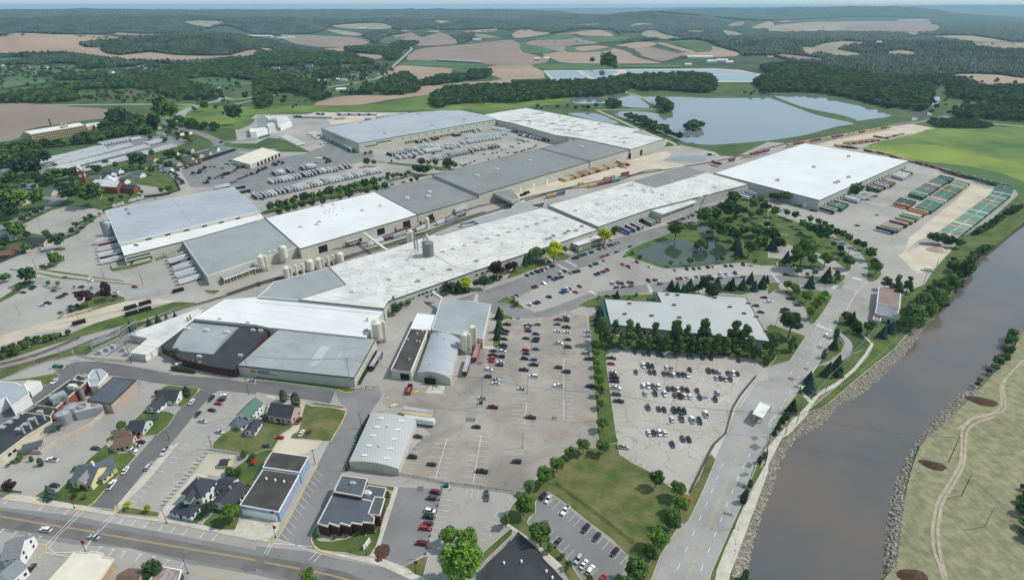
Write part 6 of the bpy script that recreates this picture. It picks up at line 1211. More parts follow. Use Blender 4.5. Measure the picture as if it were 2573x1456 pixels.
dumpster('12 1540,1000',(20,-70),'dumpster_red','rust-red dumpster in front of the workshops')
# railway wagons
mat('wagon_rust',(0.16,0.06,0.045),0.8,0.15,0.5)
for s,L,k,lab in(('11 985,982',15,0,'maroon boxcar with white graffiti by the white-roofed warehouse'),('11 2055,655',16,1,'pale covered railway wagon at the upper dock opening'),('11 1720,770',17,2,'rusty bulkhead flat wagon, right one'),('11 1475,840',17,2,'rusty bulkhead flat wagon, left one')):
    p=PT(s)[0];g=G(p,1.5);q=G((p[0]+8,p[1]-2.5),1.5);rz=math.atan2(q.y-g.y,q.x-g.x);o=thing('railway_wagon',lab,'railway wagon',(g.x,g.y,.1),rz,'railway wagons');mb=MB()
    if k<2:mb.box(0,0,1.1,L,2.9,3.2);mb.build('body',M['wagon_rust']if k==0 else M['panel_top_whitew'],o);mb=MB();mb.box(0,0,4.3,L,2.9,.2,ty=.7);mb.build('roof',M['curb_metal'],o)
    else:mb.box(0,0,1.1,L,2.9,.4);mb.box(L/2-.2,0,1.5,.3,2.9,2.8);mb.box(-L/2+.2,0,1.5,.3,2.9,2.8);mb.build('deck',M['wagon_rust'],o)
    if k==0:
        mb=MB()
        for i in range(16):mb.box(-5+i*.65,-1.47,1.3+random.random()*.5,.35,.03,.8+random.random(),0)
        mb.build('graffiti',M['logo_white'],o)
    mb=MB()
    for x in(-L*.38,-L*.28,L*.28,L*.38):
        for y in(-.75,.75):q=wheel_mb(.45);mb.add([(v[0]+x,v[1]+y,v[2]+.45)for v in q.v],q.f)
    mb.box(0,0,.7,L*.9,1.2,.35);mb.build('bogies',M['tyre'],o)
# ---------------------------------------------------------------- trees
def leafmat(n,c,c2):
    c,c2=tuple(x*1.15 for x in c),tuple(x*1.2 for x in c2);m=mat(n,c,0.9,0,0.35,col2=c2,rand=0.28,spec=0.15,detail=3);return m
leafmat('leaf_green',(0.093,0.163,0.031),(0.050,0.099,0.022));leafmat('leaf_dark',(0.043,0.085,0.028),(0.025,0.053,0.020));leafmat('leaf_bright',(0.132,0.232,0.028),(0.070,0.139,0.022));leafmat('leaf_yellow',(0.42,0.42,0.012),(0.26,0.30,0.012));leafmat('leaf_purple',(0.046,0.022,0.028),(0.028,0.016,0.019))
leafmat('leaf_conifer',(0.037,0.070,0.028),(0.022,0.043,0.020));leafmat('leaf_blue',(0.054,0.096,0.074),(0.031,0.059,0.050));leafmat('leaf_pine',(0.093,0.139,0.039),(0.053,0.087,0.028));leafmat('leaf_willow',(0.132,0.194,0.062),(0.081,0.132,0.043));leafmat('leaf_pale',(0.16,0.19,0.14),(0.10,0.13,0.09));mat('bark',(0.09,0.07,0.05),0.95,0.2,2)
def quads(P,N,sz):
    """leaf-clump faces at points P facing N"""
    n=len(P);N=N/np.linalg.norm(N,axis=1)[:,None];R_=rng.normal(size=(n,3));U=np.cross(N,R_);U/=np.linalg.norm(U,axis=1)[:,None];Vv=np.cross(N,U)
    s=(sz*rng.uniform(.6,1.3,n))[:,None]if np.isscalar(sz)else(sz*rng.uniform(.6,1.3,n))[:,None]
    c=np.stack([P-U*s-Vv*s*.7,P+U*s-Vv*s*.5,P+U*s*.8+Vv*s,P-U*s*.7+Vv*s*.8],1).reshape(-1,3)
    return c,[(4*i,4*i+1,4*i+2,4*i+3)for i in range(n)]
def sph(n):v=rng.normal(size=(n,3));return v/np.linalg.norm(v,axis=1)[:,None]
def crown(kind,nq,sz=.042,seed=0):
    if kind in 'ds':
        k=26;d=sph(k);d[:,2]=np.abs(d[:,2]+.25)*np.sign(d[:,2]+.25);rad=rng.uniform(.35,1,k)[:,None]**.4;C=d*rad*np.array([.34,.34,.27])+np.array([0,0,.62 if kind=='d' else .42]);r=rng.uniform(.10,.17,k)
    elif kind=='w':
        k=22;a=rng.uniform(0,6.28,k);q=rng.uniform(.1,1,k)**.6;C=np.stack([np.cos(a)*q*.40,np.sin(a)*q*.40,.72-q*q*.30],1);r=rng.uniform(.13,.19,k)
    elif kind=='n':
        k=24;z=rng.uniform(.22,.95,k);a=rng.uniform(0,6.28,k);q=(1.08-z)*.30*rng.uniform(.5,1.1,k);C=np.stack([np.cos(a)*q,np.sin(a)*q,z],1);r=rng.uniform(.07,.12,k)
    if kind in 'dswn':
        i=rng.integers(0,k,nq);n=sph(nq);n[:,2]=n[:,2]*.8+.25;P=C[i]+n*r[i][:,None]*rng.uniform(.75,1.08,nq)[:,None]
        if kind=='w':P[:,2]-=rng.uniform(0,.28,nq)*(np.hypot(P[:,0],P[:,1])>.22);P[:,2]=np.maximum(P[:,2],.04)
        N=n+rng.normal(size=(nq,3))*.45
    elif kind=='c':
        z=1-rng.uniform(0,1,nq)**.55*.95;a=rng.uniform(0,6.28,nq);lay=.75+.25*np.abs(np.sin(z*26+a*.0));lob=1+.18*np.sin(a*5+np.floor(z*8)*2.1);R_=(1.03-z)*.27*lay*lob*rng.uniform(.7,1.05,nq)
        P=np.stack([np.cos(a)*R_,np.sin(a)*R_,z],1);N=np.stack([np.cos(a),np.sin(a),np.full(nq,.7)],1)+rng.normal(size=(nq,3))*.4
    else:
        z=rng.uniform(.02,1,nq);a=rng.uniform(0,6.28,nq);R_=.17*np.sqrt(np.clip(1-((z-.42)/.6)**2,.02,1))*rng.uniform(.8,1.05,nq);P=np.stack([np.cos(a)*R_,np.sin(a)*R_,z],1);N=np.stack([np.cos(a),np.sin(a),np.full(nq,.4)],1)+rng.normal(size=(nq,3))*.3
    return quads(P,N,sz)
KD={'d':('d','leaf_green','leafy green tree',1.22),'D':('d','leaf_dark','dark green tree',1.15),'b':('d','leaf_bright','fresh bright green tree',1.22),'y':('d','leaf_yellow','bright yellow tree',1.05),'p':('d','leaf_purple','dark purple-leaved tree',1.15),'c':('c','leaf_conifer','dark conical spruce',1.5),'B':('c','leaf_blue','blue-green spruce',1.4),
      'n':('n','leaf_pine','tall loose pine',1.6),'w':('w','leaf_willow','weeping willow',.95),'l':('l','leaf_conifer','slim clipped evergreen',1.9),'s':('s','leaf_green','rounded shrub',.9),'g':('d','leaf_pale','pale flowering tree',1.2)}
CM={}
def crown_mesh(kc,v,lod):
    key=('crown',kc,v,lod)
    if key in CM:return CM[key]
    sh,m=KD[kc][0],KD[kc][1];gk=(sh,v,lod)
    if gk not in CM:CM[gk]=crown(sh,(3600,1500,380)[lod]if sh!='l' else(1200,400,120)[lod],(.026,.036,.068)[lod]if sh!='l' else(.02,.035,.06)[lod])
    c,f=CM[gk];me=bpy.data.meshes.new('crown');me.from_pydata(c.tolist(),[],f);me.materials.append(M[m]);CM[key]=me;return me
mb=MB();mb.tube((0,0,0),(0,0,.55),.028,7,r2=.014)
for a in(0,2.1,4.2):mb.tube((0,0,.3),(.16*math.cos(a),.16*math.sin(a),.6),.012,5,r2=.005)
TRUNK=mb.build('trunk',M['bark'],data_only=True)
TREES=[]
def trees(tile,where,s,grp=None):
    items=[]
    for t in s.split():
        m=re.match(r'(-?\d+),(-?\d+),(\d+)([a-zA-Z])',t);items.append((int(m[1]),int(m[2]),int(m[3]),m[4]))
    items.sort();cnt={};tot={}
    for i in items:tot[i[3]]=tot.get(i[3],0)+1
    for x,y,w,k in items:
        p=T(int(tile[0]),int(tile[1]),x,y);sh,mm,desc,asp=KD[k];wm=w*.2502*mpp(p,4);wk={'d':.92,'s':.92,'w':.98,'n':.66,'c':.52,'l':.34}[sh];h=wm/wk
        if sh in 'ncl':h=min(h,wm*asp)
        zc=h*{'d':.6,'s':.42,'w':.5,'n':.55,'c':.42,'l':.5}[sh];g=G(p,zc);g.z=0
        cnt[k]=cnt.get(k,0)+1;lab='%s %s'%(desc,where)if tot[k]==1 else '%s, %s from the left %s'%(desc,ordn(cnt[k]-1),where)
        TREES.append((g.length,g,h,wm/wk,k,lab))
trees('23','around the mown lawn','715,110,150d 915,110,150d 585,170,130d 455,290,160d 315,400,190d 170,530,140d 120,700,220d 290,990,270d 385,1130,90d 1455,430,180d 1665,550,175d 1690,705,190d 1605,855,210d 1480,1040,230d 1390,1190,190d 1245,1350,260d 570,1300,90d 505,1210,60b 780,1440,80d 1080,1450,120d')
trees('23','along the river walk','2395,480,50l 2355,575,52l 2330,625,70l 2350,1390,62l 2312,1445,52l 2495,240,46l 2535,200,44l');trees('13','by the brick office lots','1940,1010,200b 2110,1060,250b 2080,1270,470b 530,1430,190b 2510,860,130d')
trees('13','in the brick office beds','1323,575,34s 765,1028,24y 880,1012,24y 988,992,26y 1096,972,18y 1198,965,28y 1330,610,30s 612,1015,42s 797,1018,48s 915,1000,48s 1025,980,56s 1130,962,56s 1195,935,40s 1212,890,36s')
trees('03','along the main street front gardens','1280,705,85y 1483,730,80y 2090,740,130D 2315,780,190b 1525,1350,200D 100,510,140p 495,575,120B 195,232,80s 312,235,34l 400,268,50l 120,268,40s 80,300,40s 850,612,60s 745,605,60s 2030,600,40s 2490,520,60s 2380,380,110s 2300,360,90s 2450,190,90s 2530,220,80s 750,340,60s')
trees('02','near the railway and old factory','850,80,165p 1065,30,120p 1160,70,60D 1495,325,62B 1582,290,62c 1668,270,42n 1755,247,38c 1310,368,80B 1755,635,110D 1220,1360,100d 1872,1018,62l 170,600,90d 90,620,90s 30,660,70s 40,580,50s 620,250,40y 702,200,40s 1575,1030,60D 770,160,50s 985,35,50s')
for i in range(11):trees('02','clipped hedge piece %d by the brick front'%(i+1)if 0 else 'by the brick front','%d,%d,22l'%(1728+i*22,785+i*2))if 0 else None
trees('02','by the brick front patio',' '.join('%d,%d,26l'%(1728+i*22,783+i*3)for i in range(11)));trees('12','beside the dark pinkish house','270,1060,70l 392,1095,84l');trees('12','at the corner of the white halls','1385,140,110B 1400,185,110D 1565,100,40s 1520,120,90s 1465,150,70b');trees('12','on the strip by the parking columns','2440,235,90c 2440,365,100c 2425,450,80c')
trees('12','along the lettered building side wall',' '.join('%d,%d,24l'%(1042+i*11,925-i*20)for i in range(16)));trees('12','along the curved-roof hall',' '.join('%d,%d,30l'%(1135-i*15,1270+i*26)for i in range(8)));trees('13','along the lower curved-roof hall',' '.join('%d,%d,34l'%(1040-i*13,10+i*32)for i in range(11)))
trees('22','in the pine row by the green-trimmed building','905,400,190n 1045,370,120n 1180,420,190n 1260,390,100n 1290,500,130n 1430,440,170n 1640,430,210n 1760,430,130n 1930,440,210n 1970,560,130n 2060,540,150n 2230,450,210n 2340,470,190n 2390,560,150n 2440,620,110n 1380,520,120n 1560,530,130n 1690,550,140n 1810,550,130n 1110,500,130n 960,480,120n 2160,560,130n 1880,560,120n 1490,540,110n 880,205,70B 875,262,90B 858,318,70B')
trees('22','in the grass strip between the car parks','840,550,105d 850,640,84d 858,735,84d 868,820,90d 880,910,105d 890,1010,115d 890,1140,95d 910,1345,125d');trees('22','on the small lawns above the car park','870,70,32d 1055,50,64c 1180,75,38s 1250,45,42s 40,135,66s 15,105,44s 2565,570,100D 2560,680,60b 1720,0,80c 1830,0,90d 2010,10,160D')
trees('32','beside the riverside road','240,330,250D 250,530,120n 50,560,180n 430,225,115b 475,165,75b 505,130,95b 545,85,95b 570,45,85b 395,60,120d 290,20,95d 690,435,56l 670,540,90c 565,640,48l 695,760,150c 610,800,110c 420,880,100B 430,965,125B 250,1170,110c 190,1250,70c 150,1300,62c 110,1360,62c 70,1420,54c 20,690,90d');trees('32','around the riverside shed','785,265,105d 850,290,100c 880,355,95n 1020,365,135d 915,370,75c 1160,425,95B 1245,375,98B 1475,240,270w 1570,110,220w 1700,60,220w 1760,150,110d 1660,180,130w 1310,20,100D')
trees('21','in front of the central hall','130,1150,80c 175,1130,95c 250,1080,135d 420,1060,185y 530,1050,66d 930,910,150y 880,870,90y 1040,850,90s 10,1210,100p 150,1208,38s 238,1172,34s 30,1250,40s 305,1080,90d');trees('21','around the park pond','1650,850,165d 1905,990,140w 2110,860,185w 1930,710,170d 2040,700,150d 2170,640,180y 2255,660,130d 2110,630,110d 2220,530,130D 2270,520,80D 2420,590,115D 2500,550,85D 2530,620,95D 2490,680,90D 2340,760,70d 2240,730,70d 2200,850,80D 2230,920,80c 2270,990,95B 2240,1010,80c 2280,1065,90B 2390,1030,150d 2480,850,100D 2540,930,100B 2440,880,80c 2510,980,90B 1595,1185,58d 1790,1165,74d 1690,1185,28d 2110,1145,64d 2055,1150,40d 1213,1080,48s 1285,1123,52s 2250,1135,50s 2440,1170,62d 2330,880,70c 2180,760,80D 2100,780,70D 2560,800,70D 2330,660,80D 2400,700,80D 2090,880,100w 2010,830,90w')
trees('21','below the pond lots','1600,1410,80c 1660,1425,70c 1755,1430,70B 1790,1400,85c 1960,1400,180D 2060,1400,110B 2170,1415,70B 2210,1400,95c 2320,1400,90B 2400,1340,85c 2520,1380,95c 2560,1350,60c 2440,1420,80B 1880,1430,90D');trees('11','at the foot of the central hall','2160,1300,95D 2110,1390,140y 2210,1390,80D 2290,1370,125D 2420,1250,190p 2540,1230,95p 1930,1430,120D 2030,1420,80D 2380,1340,90s 2450,1330,60s')
trees('11','in the tree lot by the white roof','145,620,95d 230,675,95d 235,600,100D 300,590,75D 370,565,84d 320,645,75d 390,625,78d 465,605,78d 565,585,84d 485,530,108D 570,515,90D 640,500,84D 735,470,108D 670,570,64D 830,465,95D 915,450,95D 935,495,98D 840,530,72d 1000,415,95D 1100,390,105D 1185,375,98D 1245,350,58D 1115,465,68d 1205,440,68d 1295,415,78D 1325,300,58D 1320,335,58D 1380,310,64D 1420,300,54D 1458,305,48D 1500,300,54D 1535,280,62D 1660,265,66c 1600,250,56c 1720,240,90D 1850,430,60d 400,530,60d 850,430,60d 945,415,60d 1180,345,55d 1040,385,50d 690,480,60d'.replace(' 1850,430,60d',''));trees('11','around the upper yard islands','1110,170,78d 1183,175,58d 1665,170,84d 1733,180,44d 1800,180,68d 1930,200,130d 2000,205,64d 1560,365,48s 1615,352,52s 1360,160,30d 1640,265,50c 1690,270,50c')
trees('31','along the works road','70,665,100d 10,625,64d 190,680,74d 275,705,84d 425,745,78d 350,790,90d 415,830,115D 505,770,74d 490,850,125D 560,890,175D 635,825,64d 690,875,84d 755,895,84d 810,930,88d 895,980,84d 960,1005,84d 1035,1085,125d 1095,1230,125d 660,995,64D 730,1040,78d 735,1105,68g 810,1165,130d 1070,1180,90b 570,790,60d');trees('31','in the park below the road bend','355,1070,260d 580,1150,135d 190,1130,90B 305,1265,78d 465,1275,80g 600,1310,110c 695,1305,82n 430,1380,100B 200,1410,100b 270,1430,100b 15,930,110B 50,1000,100B 115,1010,80c 450,1150,120d 260,1150,100d');trees('31','around the container yard','1180,1380,120d 1300,1395,130n 1415,1395,110n 1010,455,62d 890,460,84c 870,490,60c 50,530,54c 100,535,50c 170,535,74c 1655,945,74c 1700,960,60c 1740,950,74c 1820,985,80c 1920,1000,62c 1780,990,60c 1890,1220,125w 1990,1230,135d 1850,1350,150w 1750,1410,120w 1930,520,1s'.replace(' 1930,520,1s',''))
trees('01','around the church','700,495,140c 915,525,150c 360,530,170d 130,590,180B 100,650,150p 415,640,64D 358,672,64D 293,705,74D 225,740,74D 1120,555,64d 1218,525,48d 1313,498,50d 1420,472,48d 1618,455,62d 1700,440,84d 985,245,90D');trees('01','along the left-hand street','165,850,170b 70,810,64D 560,960,150d 465,890,84D 620,910,64D 725,860,64D 760,805,38c 860,745,34c 905,715,30c 550,1140,125d 280,1310,170b 260,1030,90D 40,980,110b 270,900,70d 110,850,90b 220,1410,32l 255,1400,32l 180,1420,32l 310,1390,32l 60,1340,60c 30,1350,50c 485,1385,54d 580,1390,54g 1055,1430,95p 1640,1095,28d 1790,1070,22d 1325,1182,26d 1452,1140,26d 745,1425,30d 920,1440,40d')
trees('01','in the gardens behind the church','150,200,150D 330,260,140B 375,330,120D 110,330,140D 270,250,90c 185,370,80p 240,415,50p 40,440,130D 560,320,100B 640,310,84B 740,290,64c 1060,180,38c 1400,150,150D 1340,140,120D 1520,75,66D 1715,105,112D 1833,70,78D 1260,250,72D 1420,235,74p 1520,245,90p 1845,165,54d 450,120,130D 60,150,130D 240,140,120D 1160,200,70D 1320,190,60D 930,230,60D 480,360,80D 700,380,70D')
trees('00','by the far roads','1660,1100,230D 1560,1200,150D 2350,1140,160D 1180,1180,190D 1410,1240,120D 1820,1270,70D 1730,1250,110D 2050,1060,90D 2460,960,70D 1800,1000,70D 800,985,46D 850,975,46D 905,985,60D');trees('20','by the lagoons','1815,1285,130D 1170,760,70d 740,800,40d 960,620,150D 1000,630,120D 805,605,56D 1040,680,54D 910,620,70D')
TREES.sort(key=lambda t:t[0])
ZP={'0':0};farT=[];FARC=[]
for i,(d,g,h,hw,k,lab)in enumerate(TREES):
    if i>=300:farT.append((g,h,hw));continue
    if lab in USED_LABELS:lab+=' nearby'
    lod=0 if h/d>.013 else 1;o=thing({'s':'shrub','l':'columnar_evergreen','c':'spruce_tree','B':'spruce_tree','n':'pine_tree','w':'willow_tree'}.get(k,'deciduous_tree'),lab,'shrub' if k=='s' else 'tree',(g.x,g.y,0.1),random.uniform(0,6.28),'trees and shrubs of the town')
    put('trunk',TRUNK,o,sc=(h,h,h));c_=put('crown',crown_mesh(k,i%3 if lod else i%4,lod),o,sc=(hw,hw,h))
# woods: instanced low-detail crowns on scattered points (stuff)
PC=bpy.data.collections.new('wood_crowns')
for i,k in enumerate(('D','d','D','d')):
    g=G(PT(('01 30,500','01 520,400','01 60,700','01 1000,300')[i])[0]);o=thing('deciduous_tree',('broad leafy tree at the left edge above the fork of the street','leafy tree in the gardens left of the brick church','leafy tree beside the dark hedge at the left edge','leafy tree behind the church roof')[i],'tree',g,0,'trees and shrubs of the town')
    put('trunk',TRUNK,o,sc=(11,)*3);c_=put('crown',crown_mesh(k,10+i,2),o,sc=(11,)*3);PC.objects.link(c_)
ng=bpy.data.node_groups.new('woods','GeometryNodeTree');ng.interface.new_socket('Geometry',in_out='INPUT',socket_type='NodeSocketGeometry');ng.interface.new_socket('Geometry',in_out='OUTPUT',socket_type='NodeSocketGeometry')
N=ng.nodes;Lk=ng.links;gi=N.new('NodeGroupInput');go=N.new('NodeGroupOutput');ci=N.new('GeometryNodeCollectionInfo');ci.inputs['Collection'].default_value=PC;ci.inputs['Separate Children'].default_value=True;ci.inputs['Reset Children'].default_value=True
ip=N.new('GeometryNodeInstanceOnPoints');ip.inputs['Pick Instance'].default_value=True;na_=N.new('GeometryNodeInputNamedAttribute');na_.data_type='FLOAT_VECTOR';na_.inputs['Name'].default_value='tree_scale';rv=N.new('FunctionNodeRandomValue');rv.data_type='FLOAT_VECTOR';rv.inputs[1].default_value=(0,0,6.28)
m2p=N.new('GeometryNodeMeshToPoints');Lk.new(gi.outputs[0],m2p.inputs['Mesh']);Lk.new(m2p.outputs[0],ip.inputs['Points']);Lk.new(ci.outputs[0],ip.inputs['Instance']);Lk.new(na_.outputs[0],ip.inputs['Scale']);Lk.new(rv.outputs[0],ip.inputs['Rotation']);Lk.new(ip.outputs[0],go.inputs[0])
def wood_obj(pts,scl,name='wood'):
    me=bpy.data.meshes.new(name);me.from_pydata([tuple(p)for p in pts],[],[]);a=me.attributes.new('tree_scale','FLOAT_VECTOR','POINT');a.data.foreach_set('vector',np.array(scl,np.float32).ravel());o=put(name,me,kind='stuff');md=o.modifiers.new('trees','NODES');md.node_group=ng;return o
NW=[0]
def wood(s,sp=8.5,h=11,jit=.3,name='wood',dens=1.0):
    pts=smooth(PT(s),2);q=hit(pts);poly=[(a,b)for a,b,_ in q];xs=[p[0]for p in poly];ys=[p[1]for p in poly];dist=math.hypot(sum(xs)/len(xs),sum(ys)/len(ys));k=max(1.0,(dist/1500)**.6);sp*=k;h*=k**.5
    X,Y=np.meshgrid(np.arange(min(xs),max(xs),sp),np.arange(min(ys),max(ys),sp));X=(X+rng.uniform(-.45,.45,X.shape)*sp).ravel();Y=(Y+rng.uniform(-.45,.45,Y.shape)*sp).ravel()
    m=inpoly(X,Y,poly)&(rng.random(len(X))<dens);X,Y=X[m],Y[m]
    if not len(X):return
    if dist>1500:
        Z0=np.where(np.hypot(X,Y)<2040,0,tz(X,Y))-HC;dd=Y*cp-Z0*sp;kf=~infield(1286.5+FP*X/dd,728-FP*(Y*sp+Z0*cp)/dd);X,Y=X[kf],Y[kf]
        if not len(X):return
    Z=np.where(np.hypot(X,Y)<2040,0,tz(X,Y))-h*.12;S_=h*rng.uniform(1-jit,1+jit,len(X));W_=S_*rng.uniform(.95,1.3,len(X))*min(1.6,sp/(h*.75)if dens>.6 else 1.05);NW[0]+=len(X)
    wood_obj(np.stack([X,Y,Z],1),np.stack([W_,W_,S_],1),name)
if farT:wood_obj([(g.x,g.y,0)for g,h,w in farT],[(w,w,h)for g,h,w in farT],'distant_trees')
for l in '''01 -80,190 20,60 160,20 00 640,1456 780,1420 920,1370 1010,1310 1100,1200 1300,1180 1480,1230 1560,1290 1500,1350 1300,1370 1100,1400 960,1440 01 500,30 380,100 330,190 150,230
00 -60,1020 100,970 500,920 760,960 750,1020 300,1040 60,1035
00 500,900 850,860 1050,800 1250,800 1270,890 900,900 600,940
00 1580,880 1900,850 2200,930 2200,990 1900,1010 1650,970
00 540,800 800,760 1000,740 1100,760 1000,800 700,810
00 800,640 1000,610 1050,670 830,700
00 2060,640 2571,590 2571,800 2400,790 2100,770
00 1220,740 1550,750 1600,900 1300,880
00 1640,700 2060,660 2080,760 1900,800 1650,800
10 0,720 150,740 400,800 500,830 680,850 700,900 650,960 590,1020 500,960 300,930 0,900
10 0,900 140,960 150,1080 60,1090 0,1060
10 590,1020 720,970 1060,930 1080,860 1200,890 1180,950 800,960 690,1010
10 600,730 800,720 820,780 600,790
10 1220,850 1450,760 1560,770 1640,880 1600,940 1300,960
10 1640,860 1800,790 2100,760 2110,810 1900,850 1700,870
10 2140,740 2280,720 2380,740 2300,790 2140,810
10 1740,1040 1900,900 2571,870 20 0,850 450,840 850,830 1150,880 1140,930 900,970 500,990 250,1010 0,1040 10 2400,1030 2000,1050 1850,1090
20 840,830 1300,770 1600,760 2000,770 2040,900 1950,940 1500,910 1290,920 1200,880
20 2430,830 2571,770 30 100,760 700,760 1300,830 1600,860 1650,980 1580,1110 1450,1110 1250,1080 1200,1090 900,1010 600,950 300,930 0,935 20 2571,950 2480,900
30 1850,1150 2050,1080 2571,1080 2900,1100 2900,1250 2571,1230 2200,1200 1900,1190
30 2900,860 2571,880 2200,890 1850,900 1800,960 2000,1010 2571,1060 2900,1080
30 -100,700 300,640 900,740 1400,790 1700,780 1900,800 2100,870 1900,900 1650,850 1300,850 900,800 300,790
00 1540,860 1700,800 1900,840 1600,900
10 0,560 200,540 600,540 900,560 1150,620 1150,640 700,660 300,660 0,680
10 900,490 1250,490 1440,500 1450,560 1400,610 1290,600 1270,560 950,530
10 1340,470 1450,430 1630,440 1500,500 1400,490
20 1130,1190 1600,1390 1690,1420 1660,1380 1200,1180
20 1440,1020 1600,1060 1600,1120 1500,1140
20 1750,1265 1885,1265 1880,1310 1750,1310
20 960,1030 1090,1060 1080,1090 970,1085
00 1800,1230 1900,1240 2170,1300 2170,1320 1980,1300 1820,1260'''.split('\n'):wood(l)
for l in '''01 -100,250 250,210 420,300 560,420 500,500 200,450 -100,400
01 450,290 1100,240 1260,290 1150,330 700,340
01 1250,130 1800,80 2000,150 1700,250 1300,220
00 1400,640 2100,610 2100,700 1500,740
00 0,700 500,690 900,730 500,770 0,770
10 150,690 1300,650 1300,780 700,830 300,790
20 220,1085 820,1080 860,1110 240,1105
00 850,950 1600,940 1650,1040 900,1030
20 2300,930 2571,930 2571,970 2300,960
31 -100,520 -20,520 20,700 -60,700
00 1480,1250 1900,1350 1980,1456 1500,1430
10 690,690 1280,690 1290,740 700,740'''.split('\n'):wood(l,17,8,.4,dens=.45,name='scattered_trees')
for l in '''31 2571,640 2400,720 2300,800 2120,900 2050,900 2150,830 2300,740 2500,620
31 1840,1170 2060,1210 2060,1280 1930,1330 1820,1260
32 1490,200 1780,60 1860,-40 1800,-100 1600,0
31 1650,1456 1900,1350 1960,1440 32 1800,0
32 2080,950 2200,830 2330,690 2430,600 2440,570 2470,580 2350,740 2150,930
32 2410,560 2390,500 2430,430 2480,430 2470,560
31 2020,1130 2100,1060 2250,1040 2130,1120 2050,1200
33 2530,560 2600,560 2600,1120 2540,1000
02 -50,690 220,560 480,500 720,440 720,455 480,520 220,600
12 1640,80 1900,20 2140,5 2100,40 1900,30
30 1640,1200 2200,1240 2200,1290 1700,1280'''.split('\n'):wood(l,3.2,4.0,.4,name='scrub')
for l in '''D -100,165 300,160 700,168 850,235 640,290 420,275 0,245 -100,240
D 640,190 900,150 1000,190 830,225
D 1900,225 2573,200 2700,330 2330,290 2100,240'''.split('\n'):wood(l,32,8.5,.45,dens=.45,name='scattered_trees')
print('TREES',len(TREES),'wood points',NW[0])
# ---------------------------------------------------------------- houses
def house(lab,ra,rb,w,wall,roof,hw=3.2,rise=2.6,near=True,chim=False,name='house',hip=False,over=.45,wins=True,parent=None,up=0,cat='house',door=True):
    """gable house: ridge from pixel ra to rb (seen at ridge height)"""
    zt=hw+rise+up;a,c=G(PT(ra)[0],zt),G(PT(rb)[0],zt);d=c-a;L=d.length;rz=math.atan2(d.y,d.x);m=(a+c)/2;m.z=0
    o=thing(name,lab,cat,m,rz)if parent is None else parent
    if parent is not None:M_=Matrix.Rotation(-parent.rotation_euler.z,4,'Z')@Matrix.Translation(-parent.location)
    def add(mb,nm,mt,par=None,kind=None):
        if parent is not None:
            R_=Matrix.Translation(m)@Matrix.Rotation(rz,4,'Z');mb.v=[tuple(M_@(R_@Vector(v)))for v in mb.v]
        return mb.build(nm,M[mt],par or o)
    h2,l2=w/2,L/2;mb=MB();mb.prism([(-l2,-h2),(l2,-h2),(l2,h2),(-l2,h2)],up,hw+up,cap=False)
    if not hip:mb.add([(-l2,-h2,hw+up),(-l2,h2,hw+up),(-l2,0,zt),(l2,-h2,hw+up),(l2,h2,hw+up),(l2,0,zt)],[(1,0,2),(3,4,5)])
    add(mb,'wall',wall);mb=MB();e=over;s=rise/h2;ze=hw+up-s*e;k=w*.35 if hip else-over;t=.14
    A=[(-l2-e,-h2-e),(l2+e,-h2-e),(l2+e,h2+e),(-l2-e,h2+e)];R1,R2=(-l2+(k if hip else-e),0),(l2-(k if hip else-e),0)
    vs=[(x,y,ze+t)for x,y in A]+[(*R1,zt+t),(*R2,zt+t)]+[(x,y,ze)for x,y in A]
    mb.add(vs,[(0,1,5,4),(2,3,4,5),(3,0,4),(1,2,5),(0,6,7,1),(1,7,8,2),(2,8,9,3),(3,9,6,0),(9,8,7,6)])if hip else mb.add(vs,[(0,1,5,4),(2,3,4,5),(0,6,7,1),(2,8,9,3)])
    rf=add(mb,'roof',roof)
    if chim:mb=MB();mb.box(l2*.3,h2*.2,hw+up+rise*.3,.8,.8,rise+.6);add(mb,'chimney','brick_tan' if chim==1 else 'trim_white',rf)
    if wins and near:
        nl=max(2,int(L/2.8));lv=[1.1]+([3.7]if hw>4.5 else[])
        for z in lv:
            for sy in(-1,1):
                for i in range(nl):mb=MB();mb.box(-l2+(i+.5)*L/nl,sy*h2,z,1.0,.16,1.3);add(mb,'window','window_glass')
            for sx in(-1,1):
                for y in(-w*.25,w*.25):mb=MB();mb.box(sx*l2,y,z,.16,1.0,1.3);add(mb,'window','window_glass')
        if door:mb=MB();mb.box(-l2*.1,-h2,0.1,1.1,.22,2.2);add(mb,'door','trim_dark')
    return o
o=house('yellow house with a broad grey roof and a dormer on the main street corner','03 788,298','03 985,322',11.5,'siding_yellow','shingle_grey',3.6,4.2,chim=2);house('','03 900,310','03 1112,212',8,'siding_yellow','shingle_grey',3.6,3.2,parent=o);house('','03 880,345','03 790,440',3.4,'siding_yellow','shingle_light',1.6,1.4,parent=o,up=3.9,door=False);house('','03 1085,340','03 985,425',3.5,'siding_yellow','shingle_grey',2.6,.8,parent=o,door=False)
o=house('tall white house with a dark hipped roof beside the bare gravel yard','03 1905,545','03 2060,385',9.5,'siding_white','shingle_dark',5.6,3.0,chim=1,hip=True);house('','03 1755,700','03 1950,745',5,'siding_white','shingle_dark',2.8,1.0,parent=o,hip=True);house('','03 1925,540','03 1865,640',2.6,'siding_white','shingle_dark',1.4,1.3,parent=o,up=5.3,door=False)
o=house('low house with a near-black roof half hidden by two trees','03 2200,665','03 2400,470',9.5,'siding_white','shingle_dark',3.0,2.2,chim=1);house('','03 2200,445','03 2340,455',7,'siding_white','shingle_dark',3.0,1.8,parent=o)
